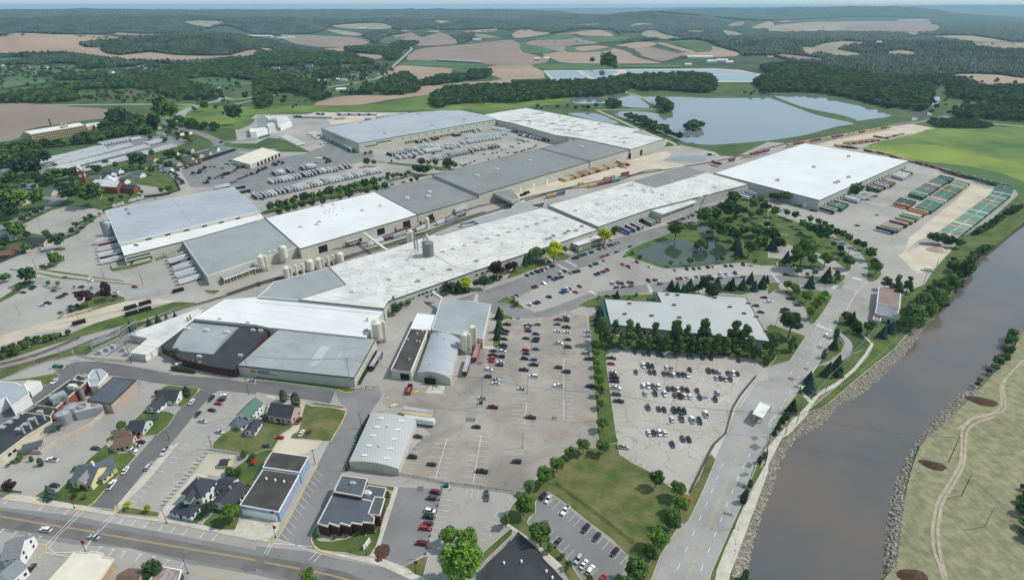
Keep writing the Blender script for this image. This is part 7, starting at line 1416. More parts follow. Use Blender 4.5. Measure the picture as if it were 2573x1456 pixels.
house('brown-roofed double garage with a cream gable on the side street','03 1150,50','03 1330,20',7.5,'siding_tan','shingle_brown',2.8,1.6,name='garage',cat='garage');house('small green-roofed white house with an outside stair','02 2560,1080','02 2420,1220',7,'siding_white','shingle_green',5.2,2.8);house('grey-roofed shed in front of the green-roofed house','02 2520,1250','02 2380,1320',5,'siding_white','shingle_grey',3,1.6,name='shed',cat='shed')
o=house('white cottage with a black roof and arched front window at the street bend','02 1600,1000','02 1800,1005',9.5,'siding_white','shingle_dark',3.0,3.0);house('','02 1650,1045','02 1510,1160',6.5,'siding_white','shingle_dark',2.6,1.8,parent=o)
o=house('mint green cottage with a dark roof beside the trampoline','02 1310,1310','02 1460,1310',8.5,'siding_mint','shingle_dark',3.0,2.8);house('little dark-roofed shed below the mint cottage','02 1170,1410','02 1310,1410',4.5,'siding_tan','shingle_brown',2.4,1.2,name='shed',cat='shed')
house('steep dark-roofed pinkish house between two gravel drives','12 155,1130','12 385,1165',9,'siding_pink','shingle_dark',4.5,3.6);house('dark-roofed low shed beside the gravel drive','12 0,1295','02 2500,1400',5,'siding_white','shingle_dark',2.6,1.4,name='shed',cat='shed')
o=house('white house with a light grey roof at the bottom left corner','03 60,1075','03 235,1050',10,'siding_white','shingle_light',5.0,3.2);house('','03 160,1250','03 10,1380',7,'siding_white','shingle_light',4.4,2.4,parent=o);house('brown-roofed house peeping in at the bottom edge','03 1190,1400','03 1400,1410',9,'siding_tan','shingle_brown',3.0,2.6);house('garden shed with a dark gambrel roof on the bare gravel yard','03 2215,250','03 2290,250',3.5,'siding_tan','shingle_dark',2.2,1.0,name='shed',cat='shed',wins=False)
HS='''01 -20,870 90,900 shingle_grey siding_white|01 120,990 230,1010 shingle_brown siding_tan|01 0,1060 110,1050 shingle_brown brick_red|01 280,925 470,940 shingle_dark siding_tan|01 230,385 340,380 shingle_light siding_white|01 540,400 620,400 shingle_dark siding_white|01 680,365 800,380 shingle_brown siding_tan|01 1335,265 1430,275 shingle_grey siding_white
01 1480,120 1560,125 shingle_brown siding_tan|01 1600,195 1680,190 shingle_light siding_white|01 1660,225 1720,225 shingle_light siding_white|01 1130,230 1210,235 shingle_grey siding_white|01 1040,265 1130,270 shingle_dark siding_white|01 900,305 1000,295 shingle_grey siding_tan|01 1050,300 1160,310 shingle_dark siding_white|01 1200,335 1270,340 shingle_dark siding_white|01 1730,150 1800,165 shingle_light siding_tan|01 1860,120 1930,120 shingle_grey siding_yellow|01 1900,145 1970,150 shingle_brown siding_tan
01 1935,80 2020,85 shingle_brown siding_tan|01 2040,60 2110,60 shingle_grey siding_tan|01 2120,20 2190,20 shingle_green siding_white|01 1740,60 1790,60 shingle_brown siding_white|01 1850,30 1930,30 shingle_grey siding_tan|01 20,240 120,240 shingle_light siding_tan|01 0,280 60,285 shingle_brown siding_tan|01 870,335 950,340 shingle_brown siding_tan|01 460,445 540,450 shingle_grey siding_tan|01 150,530 250,540 shingle_brown siding_tan
00 1540,1255 1600,1260 shingle_brown siding_tan|00 1580,1320 1650,1320 shingle_light siding_white|00 1730,1305 1790,1305 shingle_brown siding_tan|00 1800,1340 1920,1325 roof_tan_flat brick_red|00 1310,712 1370,712 shingle_grey siding_white|00 1430,690 1495,690 shingle_light siding_white|00 830,735 930,735 shingle_light siding_white|00 940,735 1000,735 shingle_light siding_white|00 1120,735 1160,735 shingle_brown siding_white|00 260,690 330,690 shingle_dark siding_tan|00 440,692 530,692 shingle_light siding_white
00 310,740 420,740 shingle_brown siding_white|00 1740,635 1780,635 shingle_brown siding_tan|00 1920,640 1980,640 shingle_grey siding_tan|00 2040,650 2090,650 shingle_grey siding_white|00 1750,705 1815,705 shingle_light siding_white|00 1840,685 1890,685 shingle_light siding_white|00 2045,710 2080,710 shingle_brown siding_white|00 1600,830 1680,825 roof_membrane_grey brick_tan|00 1240,940 1380,930 shingle_brown brick_tan|00 980,645 1025,640 shingle_brown siding_tan|00 0,665 70,665 shingle_dark siding_tan|00 440,745 520,745 shingle_dark siding_tan
10 305,655 355,655 shingle_grey siding_white|10 530,670 610,672 shingle_dark siding_tan|10 805,630 880,630 roof_white siding_white|10 915,680 980,685 shingle_brown siding_tan|10 955,740 1030,740 shingle_light siding_white|10 1025,765 1110,765 shingle_brown siding_tan|10 1195,728 1230,728 shingle_grey siding_white|10 490,815 620,825 shingle_green siding_white|10 625,800 700,800 roof_white siding_white|10 770,785 835,785 roof_white siding_white|10 855,790 910,790 roof_blue_grey siding_white|10 800,885 900,880 roof_white siding_white|10 210,750 300,750 shingle_light siding_white|10 415,725 510,725 shingle_dark siding_tan|10 200,700 270,700 shingle_grey siding_white
10 260,390 350,388 roof_white siding_white|10 355,384 420,385 roof_white siding_white|10 40,375 120,375 roof_white siding_white|10 140,385 250,385 roof_blue_grey siding_tan|10 2220,408 2300,408 roof_white siding_white|10 1460,390 1525,390 shingle_brown siding_tan|20 345,600 400,600 roof_white siding_white|20 250,608 295,608 roof_white brick_red|20 1765,665 1830,665 roof_tan_flat siding_tan|20 1860,585 2180,588 roof_white siding_white|20 2105,620 2215,620 roof_white siding_white|20 2000,630 2090,630 roof_white siding_white|20 2180,640 2250,640 roof_white siding_tan|20 1720,585 1790,585 shingle_brown brick_red|20 1085,740 1130,740 shingle_brown siding_tan|30 1750,840 1790,845 roof_white siding_white|30 1820,850 1850,850 roof_white siding_white|30 620,315 665,315 roof_white siding_white|30 1110,437 1165,440 roof_white siding_white|30 435,315 510,312 roof_white siding_tan|10 1070,290 1140,290 roof_white siding_tan'''
cn={}
DS={'shingle_dark':'dark-roofed','shingle_grey':'grey-roofed','shingle_brown':'brown-roofed','shingle_light':'pale-roofed','shingle_green':'green-roofed','roof_white':'white-roofed','roof_tan_flat':'tan-roofed','roof_blue_grey':'blue-roofed','roof_membrane_grey':'slate-roofed'}
for it in HS.replace('\n','|').split('|'):
    t,a,b_,rf,wl_=it.split();far_=t[1]=='0';p=PT(t+' '+a)[0];q=hit([p])[0];dd=math.hypot(q[0],q[1]);reg={'0':{'0':'on the far left hillside streets','1':'in the streets around the church'},'1':{'0':'in the wooded middle distance'},'2':{'0':'at the farms beyond the lagoons'},'3':{'0':'in the far right valley'}}[t[0]][t[1]]
    cn[(rf,reg)]=cn.get((rf,reg),0)+1;lab='%s %s, %s of its kind %s'%(DS[rf],'barn' if rf=='roof_white' else 'house',ordn(cn[(rf,reg)]-1),reg)
    if dd<2040:house(lab,t+' '+a,t+' '+b_,9,wl_,rf,3.4,2.6,near=dd<700,wins=dd<700)
    else:
        q2=hit([PT(t+' '+b_)[0]])[0];dv=Vector(q2)-Vector(q);L=max(12,min(dv.length,120));o=thing('barn' if rf=='roof_white' else 'house',lab,'house',(float(q[0]),float(q[1]),float(q[2])+0),0);mb=MB();mb.box(0,0,-2,L,14,8);mb.build('wall',M[wl_],o);mb=MB();mb.box(0,0,6,L+1,15,4,ty=.1);mb.build('roof',M[rf],o)
# long poultry sheds far out
for a,c,lab in(('10 1825,612','10 2030,622','very long low dark shed in the ploughed field, left half'),('10 2035,624','10 2265,636','very long low dark shed in the ploughed field, right half')):
    q,q2=Vector(hit([PT(a)[0]])[0]),Vector(hit([PT(c)[0]])[0]);d=q2-q;o=thing('poultry_shed',lab,'barn',(q+q2)/2,math.atan2(d.y,d.x));mb=MB();mb.box(0,0,-1,d.length,14,5);mb.build('wall',M['trim_dark'],o);mb=MB();mb.box(0,0,4,d.length,15,3,ty=.1);mb.build('roof',M['roof_blue_grey'],o)
# ---------------------------------------------------------------- church
o=thing('church','red brick church with a white roof, round window and a pointed bell tower','church',G(PT('01 1060,470')[0]));hx=house
def hpart(*a,**k):house('',*a,parent=o,**k)
hpart('01 960,345','01 1200,360',13,'brick_red','roof_white',8,5,wins=False);hpart('01 1110,335','01 1095,335',12,'brick_red','roof_white',8,5,wins=False);hpart('01 1100,345','01 1080,300',12,'brick_red','roof_white',8,5,wins=False);hpart('01 930,400','01 905,420',9,'brick_red','roof_white',6,4,wins=False)
tp=G(PT('01 860,425')[0])-o.location;mb=MB();mb.box(tp.x,tp.y,0,6.5,6.5,20,.3);mb.build('tower',M['brick_red'],o);mb=MB();mb.cyl(tp.x,tp.y,20,4.6,11,4,r2=.05);mb.build('spire',M['roof_white'],o)
for k in range(4):
    a=.3+k*math.pi/2;mb=MB();mb.box(tp.x+3.3*math.cos(a),tp.y+3.3*math.sin(a),13,.2,2.6,3,a);mb.build('louvre',M['trim_white'],o);mb=MB();mb.cyl(tp.x,tp.y,20,.1,.1,8);g2=MB();g2.box(tp.x+3.2*math.cos(a),tp.y+3.2*math.sin(a),20,.15,5.6,3.8,a,ty=.05);g2.build('gable',M['brick_red'],o)
rw=G(PT('01 1110,425')[0],5)-o.location;mb=MB();vs=[(rw.x+2.4*math.cos(t),rw.y-.6,rw.z+3.4*math.sin(t))for t in[i*math.pi/8 for i in range(16)]];mb.add(vs,[tuple(range(16))]);mb.build('round_window',M['roof_blue_grey'],o)
house('long two-storey red brick parish building with a dark roof right of the church','01 1225,392','01 1365,405',9,'brick_red','shingle_dark',5.5,3,name='parish_house')
# ---------------------------------------------------------------- silos, collectors, tanks, stacks
def cyl_thing(name,lab,cat,s,zb,specs,m,grp=None,extra=None):
    g=G(PT(s)[0],zb);o=thing(name,lab,cat,(g.x,g.y,zb),0,grp)
    for nm,(x,y,z0,r,h,r2)in specs:mb=MB();mb.cyl(x,y,z0,r,h,16,r2=r2);mb.build(nm,M[m],o,smooth_=False)
    if extra:mb=MB();extra(mb);mb.build('ducting',M[m],o)
    return o
def legs(mb,r,h):
    for k in range(4):a=.78+k*1.57;mb.tube((r*math.cos(a),r*math.sin(a),0),(r*math.cos(a),r*math.sin(a),h),.12,5)
def collector(s,lab,r=2.2,h=9,leg=3.5,zb=0,duct=(3,0),m='silo_beige'):
    o=cyl_thing('dust_collector',lab,'dust collector',s,zb,[('tank',(0,0,leg,r,h,r)),('dome',(0,0,leg+h,r,r*.5,r*.25)),('hopper',(0,0,leg*.25,r*.25,leg*.75,r))],m,'dust collectors',lambda mb:(mb.tube((0,0,leg+h+r*.3),(duct[0],duct[1],leg+h),r*.26,8),mb.tube((duct[0],duct[1],leg+h),(duct[0],duct[1],leg*.4),r*.26,8),mb.tube((duct[0],duct[1],leg*.4),(duct[0]*.4,duct[1]*.4,leg*.3),r*.26,8)))
    _legs(o,r*.9,leg)
def _legs(o,r,h):
    for k in range(4):mb=MB();a=.78+k*1.57;mb.tube((r*math.cos(a),r*math.sin(a),0),(r*math.cos(a),r*math.sin(a),h),.14,5);mb.build('leg',M['silo_beige'],o)
collector('12 1235,520','great beige dust collector at the corner of the white hall',3.4,11,3.5,0,(4.6,0));collector('12 2100,630','beige dust collector beside the barrel-roofed workshop, front one',2.4,10.5,3.2,0,(3.4,-1));collector('12 2175,590','slim beige dust collector beside the workshops, rear one',1.8,12.5,3.5,0,(2.2,-1))
collector('11 75,1265','beige dust collector by the ribbed roof, left of the pair',2.9,9,4,0,(4.2,0));collector('11 300,1180','beige dust collector by the ribbed roof, right of the pair',2.7,9,5,0,(-3.8,0));p_=('first','second','third','fourth')
for i,s in enumerate(('11 320,1335','11 555,1265','11 640,1245','11 855,1190')):collector(s,'%s fat beige collector from the left in the line beside the tracks'%p_[i],2.7,7.5,1.5,0,(3.6 if i in(0,2)else-3.6,0))
for i,s in enumerate(('11 413,1305','11 480,1290','11 733,1215','11 785,1200','11 205,1150','11 155,1160')):cyl_thing('exhaust_stack','%s slender beige stack from the left beside the collectors'%ordn((2,3,4,5,1,0)[i]),'stack',s,0,[('pipe',(0,0,0,1.0,8.2,1.0)),('cap',(0,0,8.2,1.15,.3,1.15))],'silo_beige','exhaust stacks')
o=cyl_thing('wood_silo','grey ribbed silo with a small beige cyclone on top, on the central roof','silo','11 1732,1108',9,[('silo',(0,0,0,4.6,11,4.6)),('cap',(0,0,11,4.8,.5,4.4))],'roof_membrane_grey');mb=MB();mb.cyl(0,0,12,.5,2.6,12,r2=1.5);mb.cyl(0,0,14.6,1.5,2,12);mb.cyl(0,0,16.6,1.0,1.2,10);legs(mb,1.8,12.5)
mb.tube((0,0,17),(-16,-10,1),.35,6);mb.tube((1,-1,12),(-15,-12,1),.3,6);mb.build('cyclone',M['silo_beige'],o)
for s,r,h,lab in(('11 1598,1052',.75,17,'tall thin steel stack left of the roof silo'),('11 1625,1070',.55,10,'short thin steel stack left of the roof silo'),('11 1690,1020',.8,9,'beige stack just behind the roof silo')):cyl_thing('exhaust_stack',lab,'stack',s,8.9,[('pipe',(0,0,0,r,h,r))],'stack_steel','exhaust stacks')
cyl_thing('silo','tall beige silo behind the central hall by the grey shed','silo','11 1727,890',0,[('tank',(0,0,6,2.0,9,2.0)),('cap',(0,0,15,2,1,.7))],'silo_beige');cyl_thing('silo','short pale silo beside its twin behind the central hall, right one','silo','11 1562,980',0,[('tank',(0,0,0,2.3,11,2.3)),('cap',(0,0,11,2.3,.8,1))],'silo_beige');cyl_thing('silo','short pale silo beside its twin behind the central hall, left one','silo','11 1535,985',0,[('tank',(0,0,0,1.6,10,1.6)),('cap',(0,0,10,1.6,.6,.8))],'silo_beige')
cyl_thing('silo','pale upright tank at the left end of the blue-grey roof','silo','01 1110,905',0,[('tank',(0,0,1.5,2.7,11,2.7)),('cap',(0,0,12.5,2.7,1,1))],'curb_metal')
for s,r,h,lab in(('02 670,1330',3.2,6.5,'fat silvery tank in the old factory yard, front one'),('02 755,1270',3.2,7.0,'fat silvery tank in the old factory yard, rear one'),('02 665,1200',1.4,5.5,'small silvery tank behind the fat pair'),('02 580,1270',1.3,5,'short dark steel tank left of the fat pair')):cyl_thing('storage_tank',lab,'tank',s,0,[('tank',(0,0,0,r,h,r)),('cap',(0,0,h,r,r*.25,.3))],'galvanised','silvery tanks')
for s,r,h,zb,lab in(('02 895,990',1.5,9,0,'thick grey stack beside the old brick factory'),('02 845,1100',1.2,8,0,'dark stack with a bent duct beside the old brick factory'),('02 560,1190',.6,6,4,'rusty stack on the old factory roof edge, front one'),('02 690,1150',.5,6,4,'rusty stack on the old factory roof edge, middle one'),('02 1010,915',.35,7,5,'black thin stack at the metal annex')):cyl_thing('exhaust_stack',lab,'stack',s,zb,[('pipe',(0,0,0,r,h,r)),('cap',(0,0,h,r*1.2,.3,r))],'stack_steel','exhaust stacks')
g=G(PT('02 930,1240')[0]);o=thing('cooling_tower','galvanised cooling tower with two round fan rings and wooden slat sides','cooling tower',g,.45);mb=MB();mb.box(0,0,0,12,6,5.2);mb.build('housing',M['roof_metal_pale'],o)
for x in(-3,3):mb=MB();mb.cyl(x,0,5.2,2.0,1.0,18,r2=1.8,cap=False);mb.tube((x-1.7,0,5.6),(x+1.7,0,5.6),.12,4);mb.tube((x,-1.7,5.6),(x,1.7,5.6),.12,4);mb.build('fan',M['galvanised'],o)
for k in range(6):
    mb=MB();mb.box(0,-3.1,.5+k*.8,11.8,.14,.35);mb.build('slat',M['wood_pale' if 0 else 'curb_metal'],o)
for s,lab in(('02 580,1400','open steel frame of dark cooling panels with green pipes, upper one'),('03 350,160','open steel frame of dark cooling panels with green pipes, lower one')):
    g=G(PT(s)[0]);o=thing('condenser_rack',lab,'condenser',g,.5,'condenser racks');mb=MB()
    for x in(-3.4,0,3.4):
        for y in(-2.2,2.2):mb.tube((x,y,0),(x,y,3.6),.12,4)
    mb.build('frame',M['galvanised'],o)
    for k in range(5):mb=MB();mb.box(-3.2+k*1.6,0,3.6,1.4,4.8,.3);mb.build('panel',M['roof_slate_flat'],o)
    mb=MB();mb.tube((-6,-2,2.5),(0,-3,2.5),.15,5);mb.tube((-6,-3,2.5),(-1,-4,2.5),.15,5);mb.build('pipe',M['trim_green'],o)
def wallrun(name,lab,cat,s,h,t,m,post=None,pm='galvanised',grp=None):
    pts=[G(p)for p in PT(s)];o=thing(name,lab,cat,pts[0],0,grp);b0=pts[0];mb=MB()
    for a,c in zip(pts[:-1],pts[1:]):q=(a+c)/2-b0;d=c-a;mb.box(q.x,q.y,.05,d.length,t,h-.05,math.atan2(d.y,d.x))
    mb.build('panel',M[m],o)
    if post:
        for a,c in zip(pts[:-1],pts[1:]):
            n=max(1,int((c-a).length/post))
            for i in range(n+1):q=a.lerp(c,i/n)-b0;mb=MB();mb.box(q.x,q.y,0,.14,.14,h+.15);mb.build('post',M[pm],o)
wallrun('yard_wall','pinkish block wall round the old factory yard','wall','02 1120,1185 900,1385 760,1456 03 570,90 420,190 140,180',2.4,.3,'block_pink')
mb_=M['haze']if 'haze' in M else None
def mesh_mat(n,c,a):
    m=mat(n,c,0.8,0.05,1.0);t=m.node_tree;b=[x for x in t.nodes if x.type=='BSDF_PRINCIPLED'][0];b.inputs['Alpha'].default_value=a;return m
mesh_mat('fence_mesh',(0.10,0.10,0.09),.22);mesh_mat('screen_green',(0.015,0.06,0.045),1.0)
wallrun('chain_link_fence','chain-link fence along the lower edge of the muddy car park','fence','13 1440,400 1880,485',1.8,.04,'fence_mesh',6,'trim_dark');wallrun('chain_link_fence','chain-link fence above the small stall row','fence','13 1950,495 2571,580 23 80,600',1.8,.04,'fence_mesh',6,'trim_dark');wallrun('chain_link_fence','black fence crossing the mown lawn above the lower lot','fence','23 440,490 850,790 1215,1080',1.5,.04,'fence_mesh',6,'trim_dark');wallrun('fence','black fence between the cracked car park and the road','fence','23 1790,580 1980,190 2030,95 22 2150,1440 2220,1190 2300,1050 2450,870',1.6,.25,'trim_dark')
for i,s in enumerate(('01 0,1185 160,1120 400,1010','01 640,950 800,885','01 760,825 900,740 1060,655 1250,595','01 1430,535 1650,510 1815,455 1760,360','01 1660,285 1830,225 2040,140 2350,50','10 30,1395 140,1360')):wallrun('screen_fence','dark green screened fence, %s stretch from the left along the yards'%ordn(i),'fence',s,2.2,.08,'screen_green',9,'trim_dark','green screened fences')
wallrun('picket_fence','white picket fence between the lawn and the bare gravel yard','fence','03 2100,145 2400,190',1.2,.06,'trim_white',2.2,'trim_white');wallrun('chain_link_fence','chain-link fence round the substation','fence','02 730,650 940,700 1320,730',1.8,.04,'fence_mesh',6);wallrun('chain_link_fence','chain-link fence beside the lower railway grass','fence','02 0,900 400,740 735,660',1.6,.04,'fence_mesh',8);wallrun('barrier','low concrete barrier row across the container yard','barrier','31 860,800 1190,610',.8,.6,'block_pink',3,'curb_metal')
# blocks beside the stall lot
for i in range(15):
    g=G(PT('03 %d,%d'%(2075-i*31,180+i*37))[0]);o=mb=MB();mb.box(0,0,0,1.6,.8,.75,ty=.8);b_=mb.build('concrete_block',M['concrete']);b_.location=(g.x,g.y,.08);b_.rotation_euler.z=.15;tag(b_,'rough concrete block, %s from the top beside the bare gravel yard'%ordn(i),'block','concrete blocks along the stall lot')
# bollard row in small lot
for i in range(11):
    g=G(PT('13 %d,%d'%(1855-i*15,590+i*60))[0]);mb=MB();mb.box(0,0,0,.3,.9,.9);b_=mb.build('bollard',M['trim_dark']);b_.location=(g.x,g.y,.06);tag(b_,'low dark bollard, %s from the top between the two small lots'%ordn(i),'bollard','bollards between the lots')
# ---------------------------------------------------------------- railway
def rail(s,name='railway_track',w=1.5,bed=5):
    pts=smooth([G(p)for p in PT(s)],5,False);mb=MB();strip_mb(mb,pts,bed,.12,h=.1);mb.build('track_bed',M['rail_ballast'],kind='structure');o=MB();P=[Vector(p[:2])for p in pts]
    for sgn in(-1,1):
        l=[]
        for i,p in enumerate(P):d=(P[min(i+1,len(P)-1)]-P[max(i-1,0)]).normalized();l.append(p+Vector((-d.y,d.x))*sgn*w/2)
        strip_mb(o,l,.16,.42,h=.16)
    o.build('rails',M['rail_steel'],kind='structure');t=MB();acc=0
    for a,c in zip(P[:-1],P[1:]):
        d=(c-a);L=d.length;n=max(1,int(L/.9));rz=math.atan2(d.y,d.x)
        for i in range(n):q=a+d*((i+.5)/n);t.box(q.x,q.y,.12,.3,2.6,.12,rz)
    tt=t.build('sleepers',M['sleeper'],kind='stuff')
mat('rail_steel',(0.16,0.12,0.10),.5,.1,1,metal=.4);mat('sleeper',(0.06,0.05,0.045),.95,.2,1)
for s in('02 -60,760 300,670 600,560 750,490 800,480','02 -60,810 300,725 700,600 1000,480 1400,345 1800,190 2100,110 2571,-40 11 60,1395 600,1250 1000,1110 1300,1030 1640,930 2000,790 2300,690 2571,600 21 100,545 400,470 700,400 1100,320 1600,240 1850,200 2200,130 30 200,1440 700,1345 1240,1258 1700,1180 1960,1115 2300,1050','02 2280,40 2571,-60 11 80,1370 600,1225 1000,1088 1300,1010 1640,905 2000,765 2300,670','11 700,1050 1000,1010 1500,850 1800,765 2100,660 2300,600 2571,560','21 130,560 500,455 760,415 1050,360 1330,265 1500,245'):rail(s)
# ---------------------------------------------------------------- poles, lights, wires
mat('pole_wood',(0.12,0.09,0.065),.95,.15,2);mat('pole_pale',(0.30,0.28,0.25),.9,.1,2);mat('pole_metal',(0.22,0.22,0.22),.5);mat('pole_black',(0.03,0.03,0.03),.5);mat('wire',(0.25,0.25,0.25),.6)
TIPS={}
def upole(s,h,lab,arms=2,m='pole_wood',rz=0.0,key=None,aw=1.3,grp='utility poles'):
    g=G(PT(s)[0]);o=thing('utility_pole',lab,'utility pole',g,rz,grp);mb=MB();mb.tube((0,0,0),(0,0,h),.19,7,r2=.12);mb.build('shaft',M[m],o)
    for k in range(arms):
        mb=MB();mb.box(0,0,h-.6-k*1.3,aw*2,.14,.16)
        for x in(-aw*.9,0,aw*.9):mb.cyl(x,0,h-.44-k*1.3,.09,.28,6)
        mb.build('crossarm',M['pole_metal'],o)
    if key:TIPS[key]=[g+Vector((math.cos(rz)*x,math.sin(rz)*x,h-.3))for x in(-aw*.9,0,aw*.9)]
def lamp(s,h,lab,L=2.2,rz=0.0,m='pole_metal',flag=False):
    g=G(PT(s)[0]);o=thing('street_lamp',lab,'street lamp',g,rz,'street lamps');mb=MB();mb.tube((0,0,0),(0,0,h),.13,6,r2=.08);mb.cyl(0,0,0,.3,.5,8);mb.build('shaft',M[m],o);mb=MB();mb.tube((0,0,h),(L,0,h+.25),.07,5);mb.build('arm',M[m],o);mb=MB();mb.box(L+.2,0,h+.12,.8,.35,.18);mb.build('lamp_head',M['pole_metal'],o)
    if flag:mb=MB();mb.box(-.55,0,h-2.6,.9,.05,1.7);mb.build('banner',M['lamp_red'],o)
upole('33 1812,268',15,'tall wooden pole in the hay field near the mulch heap',1,key='E1',rz=-.1,aw=2.2);upole('33 1940,608',12,'wooden pole standing alone in the hay field',1);upole('33 2172,918',11,'galvanised double-armed pole at the lower right of the hay field',2,'galvanised');upole('32 170,1450',14,'wooden pole on the river bank, left of the wire crossing pair',2,key='W1',rz=-.1,aw=2.2);upole('32 285,1340',13,'wooden pole on the river bank, right of the wire crossing pair',2,key='W0',rz=-.1)
for i,(s,k)in enumerate((('32 578,1015','A3'),('32 805,780','A4'),('32 1035,520','A5'),('32 1230,320','A6'))):upole(s,11.5,'%s pole from the bottom along the river path'%ordn(i),2,'pole_pale',.6,k)
upole('12 955,1000',21,'tall pole in front of the lettered building, three sets of crossarms',3,'pole_pale',.2,'B1');upole('12 2275,1170',19,'tall pole rising from the transformer island in the car park',2,'pole_pale',.2,'B2');upole('22 905,1300',18,'tall pole in the grass strip between the car parks',2,'pole_pale',.3,'B3');upole('02 610,655',14,'tall pale pole beside the railway with the dumpster behind',1,'pole_pale',key='C1');upole('02 2500,855',14,'wooden pole at the left corner of the lettered building',1,key='B0');upole('02 1325,730',15,'wooden pole at the substation corner',1,key='C0');upole('02 345,740',7,'short double pole by the railway grass',1,'pole_pale');upole('02 1700,1500',6,'short pole by the mint cottage',0);upole('12 1060,1385',10,'pole with transformers by the curved-roof hall hedge',1);upole('03 2130,135',8,'dark pole at the end of the white picket fence',1);upole('13 595,290',9,'wooden pole above the fire station',1);upole('02 2500,1050',11,'wooden pole at the corner of the green-roofed house',1);upole('31 800,1115',7,'pole on the island in the road bend',1);upole('31 1690,1215',8,'pole at the bank behind the sand heap',0);upole('31 1560,1390',9,'pole beside the stored boats',1);upole('01 370,1255',9,'bare pole in the fenced lot',0);upole('01 1435,1395',9,'pole on the road verge under the blue-grey warehouse',0);upole('01 1050,1340',9,'pole by the picnic corner',0);upole('01 995,630',8,'pole at the church car park corner',0)
for i,(s,h,rz,m,f)in enumerate((('03 752,730',7,3.3,'pole_black',1),('03 870,1185',8,3.3,'pole_black',1),('03 1675,880',8.5,1.5,'pole_black',0),('03 1890,1385',8.5,1.5,'pole_black',0),('13 198,1025',7.5,3.3,'pole_black',1),('13 1112,1200',8,1.5,'pole_black',0),('13 1603,1380',7.5,3.3,'pole_black',1),('13 925,345',8,2.9,'pole_metal',0),('03 1750,95',8,2.5,'pole_pale',0),('02 750,820',6.5,1,'pole_metal',0),('02 180,1230',6,1,'pole_metal',0),('23 2235,935',9,2.7,'pole_metal',0),('23 2500,290',9,2.6,'pole_metal',0),('32 725,385',8,2.6,'pole_metal',0),('32 75,360',8,1,'pole_black',0),('22 155,1035',9,0,'pole_metal',0),('22 525,1085',9,0,'pole_metal',0),('22 525,640',9,0,'pole_metal',0),('22 190,605',9,0,'pole_metal',0),('22 250,310',9,2,'pole_metal',0),('22 1640,830',10,0,'pole_metal',0),('22 1588,1245',9,0,'pole_metal',0),('22 768,105',7,2,'pole_metal',0),('23 105,125',9,0,'pole_metal',0),('21 362,1350',8,0,'pole_metal',0),('21 740,1210',8,0,'pole_metal',0),('21 1082,1080',8,0,'pole_metal',0),('21 1390,950',8,2.5,'pole_metal',0),('21 1543,1215',7,0,'pole_metal',0),('21 2450,835',8,0,'pole_metal',0),('21 2460,1080',8,0,'pole_metal',0),('31 130,960',7,0,'pole_metal',0),('31 560,1456',8,.6,'pole_metal',0),('02 795,305',9,0,'pole_metal',0),('02 200,245',8,0,'pole_metal',0),('01 620,682',6,1,'trim_green',0),('01 398,808',6,1,'trim_green',0),('01 805,780',6,1,'trim_green',0),('11 1160,165',14,0,'pole_metal',0),('12 1210,60',7,0,'pole_metal',0))):
    lamp(s,h,'%s street lamp, %s counted from the near left of the scene'%({'pole_black':'black','pole_metal':'grey','pole_pale':'pale','trim_green':'green'}[m],ordn(i)),.1 if rz==0 else 2.2,rz,m,f)
def wires(a,b,sag,lab):
    A,B=TIPS.get(a)if isinstance(a,str)else a,TIPS.get(b)if isinstance(b,str)else b;o=thing('power_line',lab,'power line',(A[0]+B[0])/2,0,'overhead wires')
    for p,q in zip(A,B):
        mb=MB();pr=None
        for i in range(13):t=i/12;v=p.lerp(q,t)-o.location;v.z-=sag*4*t*(1-t);(mb.tube(pr,v,.045,3)if pr is not None else None);pr=v
        mb.build('wire',M['wire'],o)
wires('W1','E1',3,'wires crossing the river between the bank pole and the hay field');wires('B0','B1',1.5,'wires along the front of the lettered building');wires('B1','B2',2.5,'wires over the yard to the car park island pole');wires('B2','B3',2.5,'wires over the large car park');wires('B3','W1',3.5,'wires from the tree strip over the riverside road');wires('W0','A3',1.2,'wires along the river path, lowest span');wires('A3','A4',1,'wires along the river path, second span');wires('A4','A5',1,'wires along the river path, third span');wires('A5','A6',1,'wires along the river path, last span');wires('C1','C0',2,'wires between railway pole and substation');wires('C0','B0',2,'wires from the substation to the lettered building')
# flags
for s,h,c,lab in(('13 220,915',9,'lamp_red','flagpole with a flag in front of the fire station'),('21 655,1000',9,'sign_navy','right flagpole of three at the entrance building'),('21 632,995',9,'lamp_red','left flagpole at the entrance building'),('02 1960,790',7,'lamp_red','flagpole with the national flag by the brick front patio'),('02 2005,800',7,'sign_navy','flagpole with a blue flag by the brick front patio'),('02 2045,810',7,'trim_white','flagpole with a pale flag by the brick front patio')):
    g=G(PT(s)[0]);o=thing('flagpole',lab,'flagpole',g,0,'flagpoles');mb=MB();mb.tube((0,0,0),(0,0,h),.09,6,r2=.05);mb.build('shaft',M['trim_white'],o);mb=MB();mb.add([(0,0,h-.1),(-1.5,.1,h-.5),(-1.4,0,h-1.6),(0,0,h-1.1)],[(0,1,2,3)]);mb.build('flag',M[c],o)
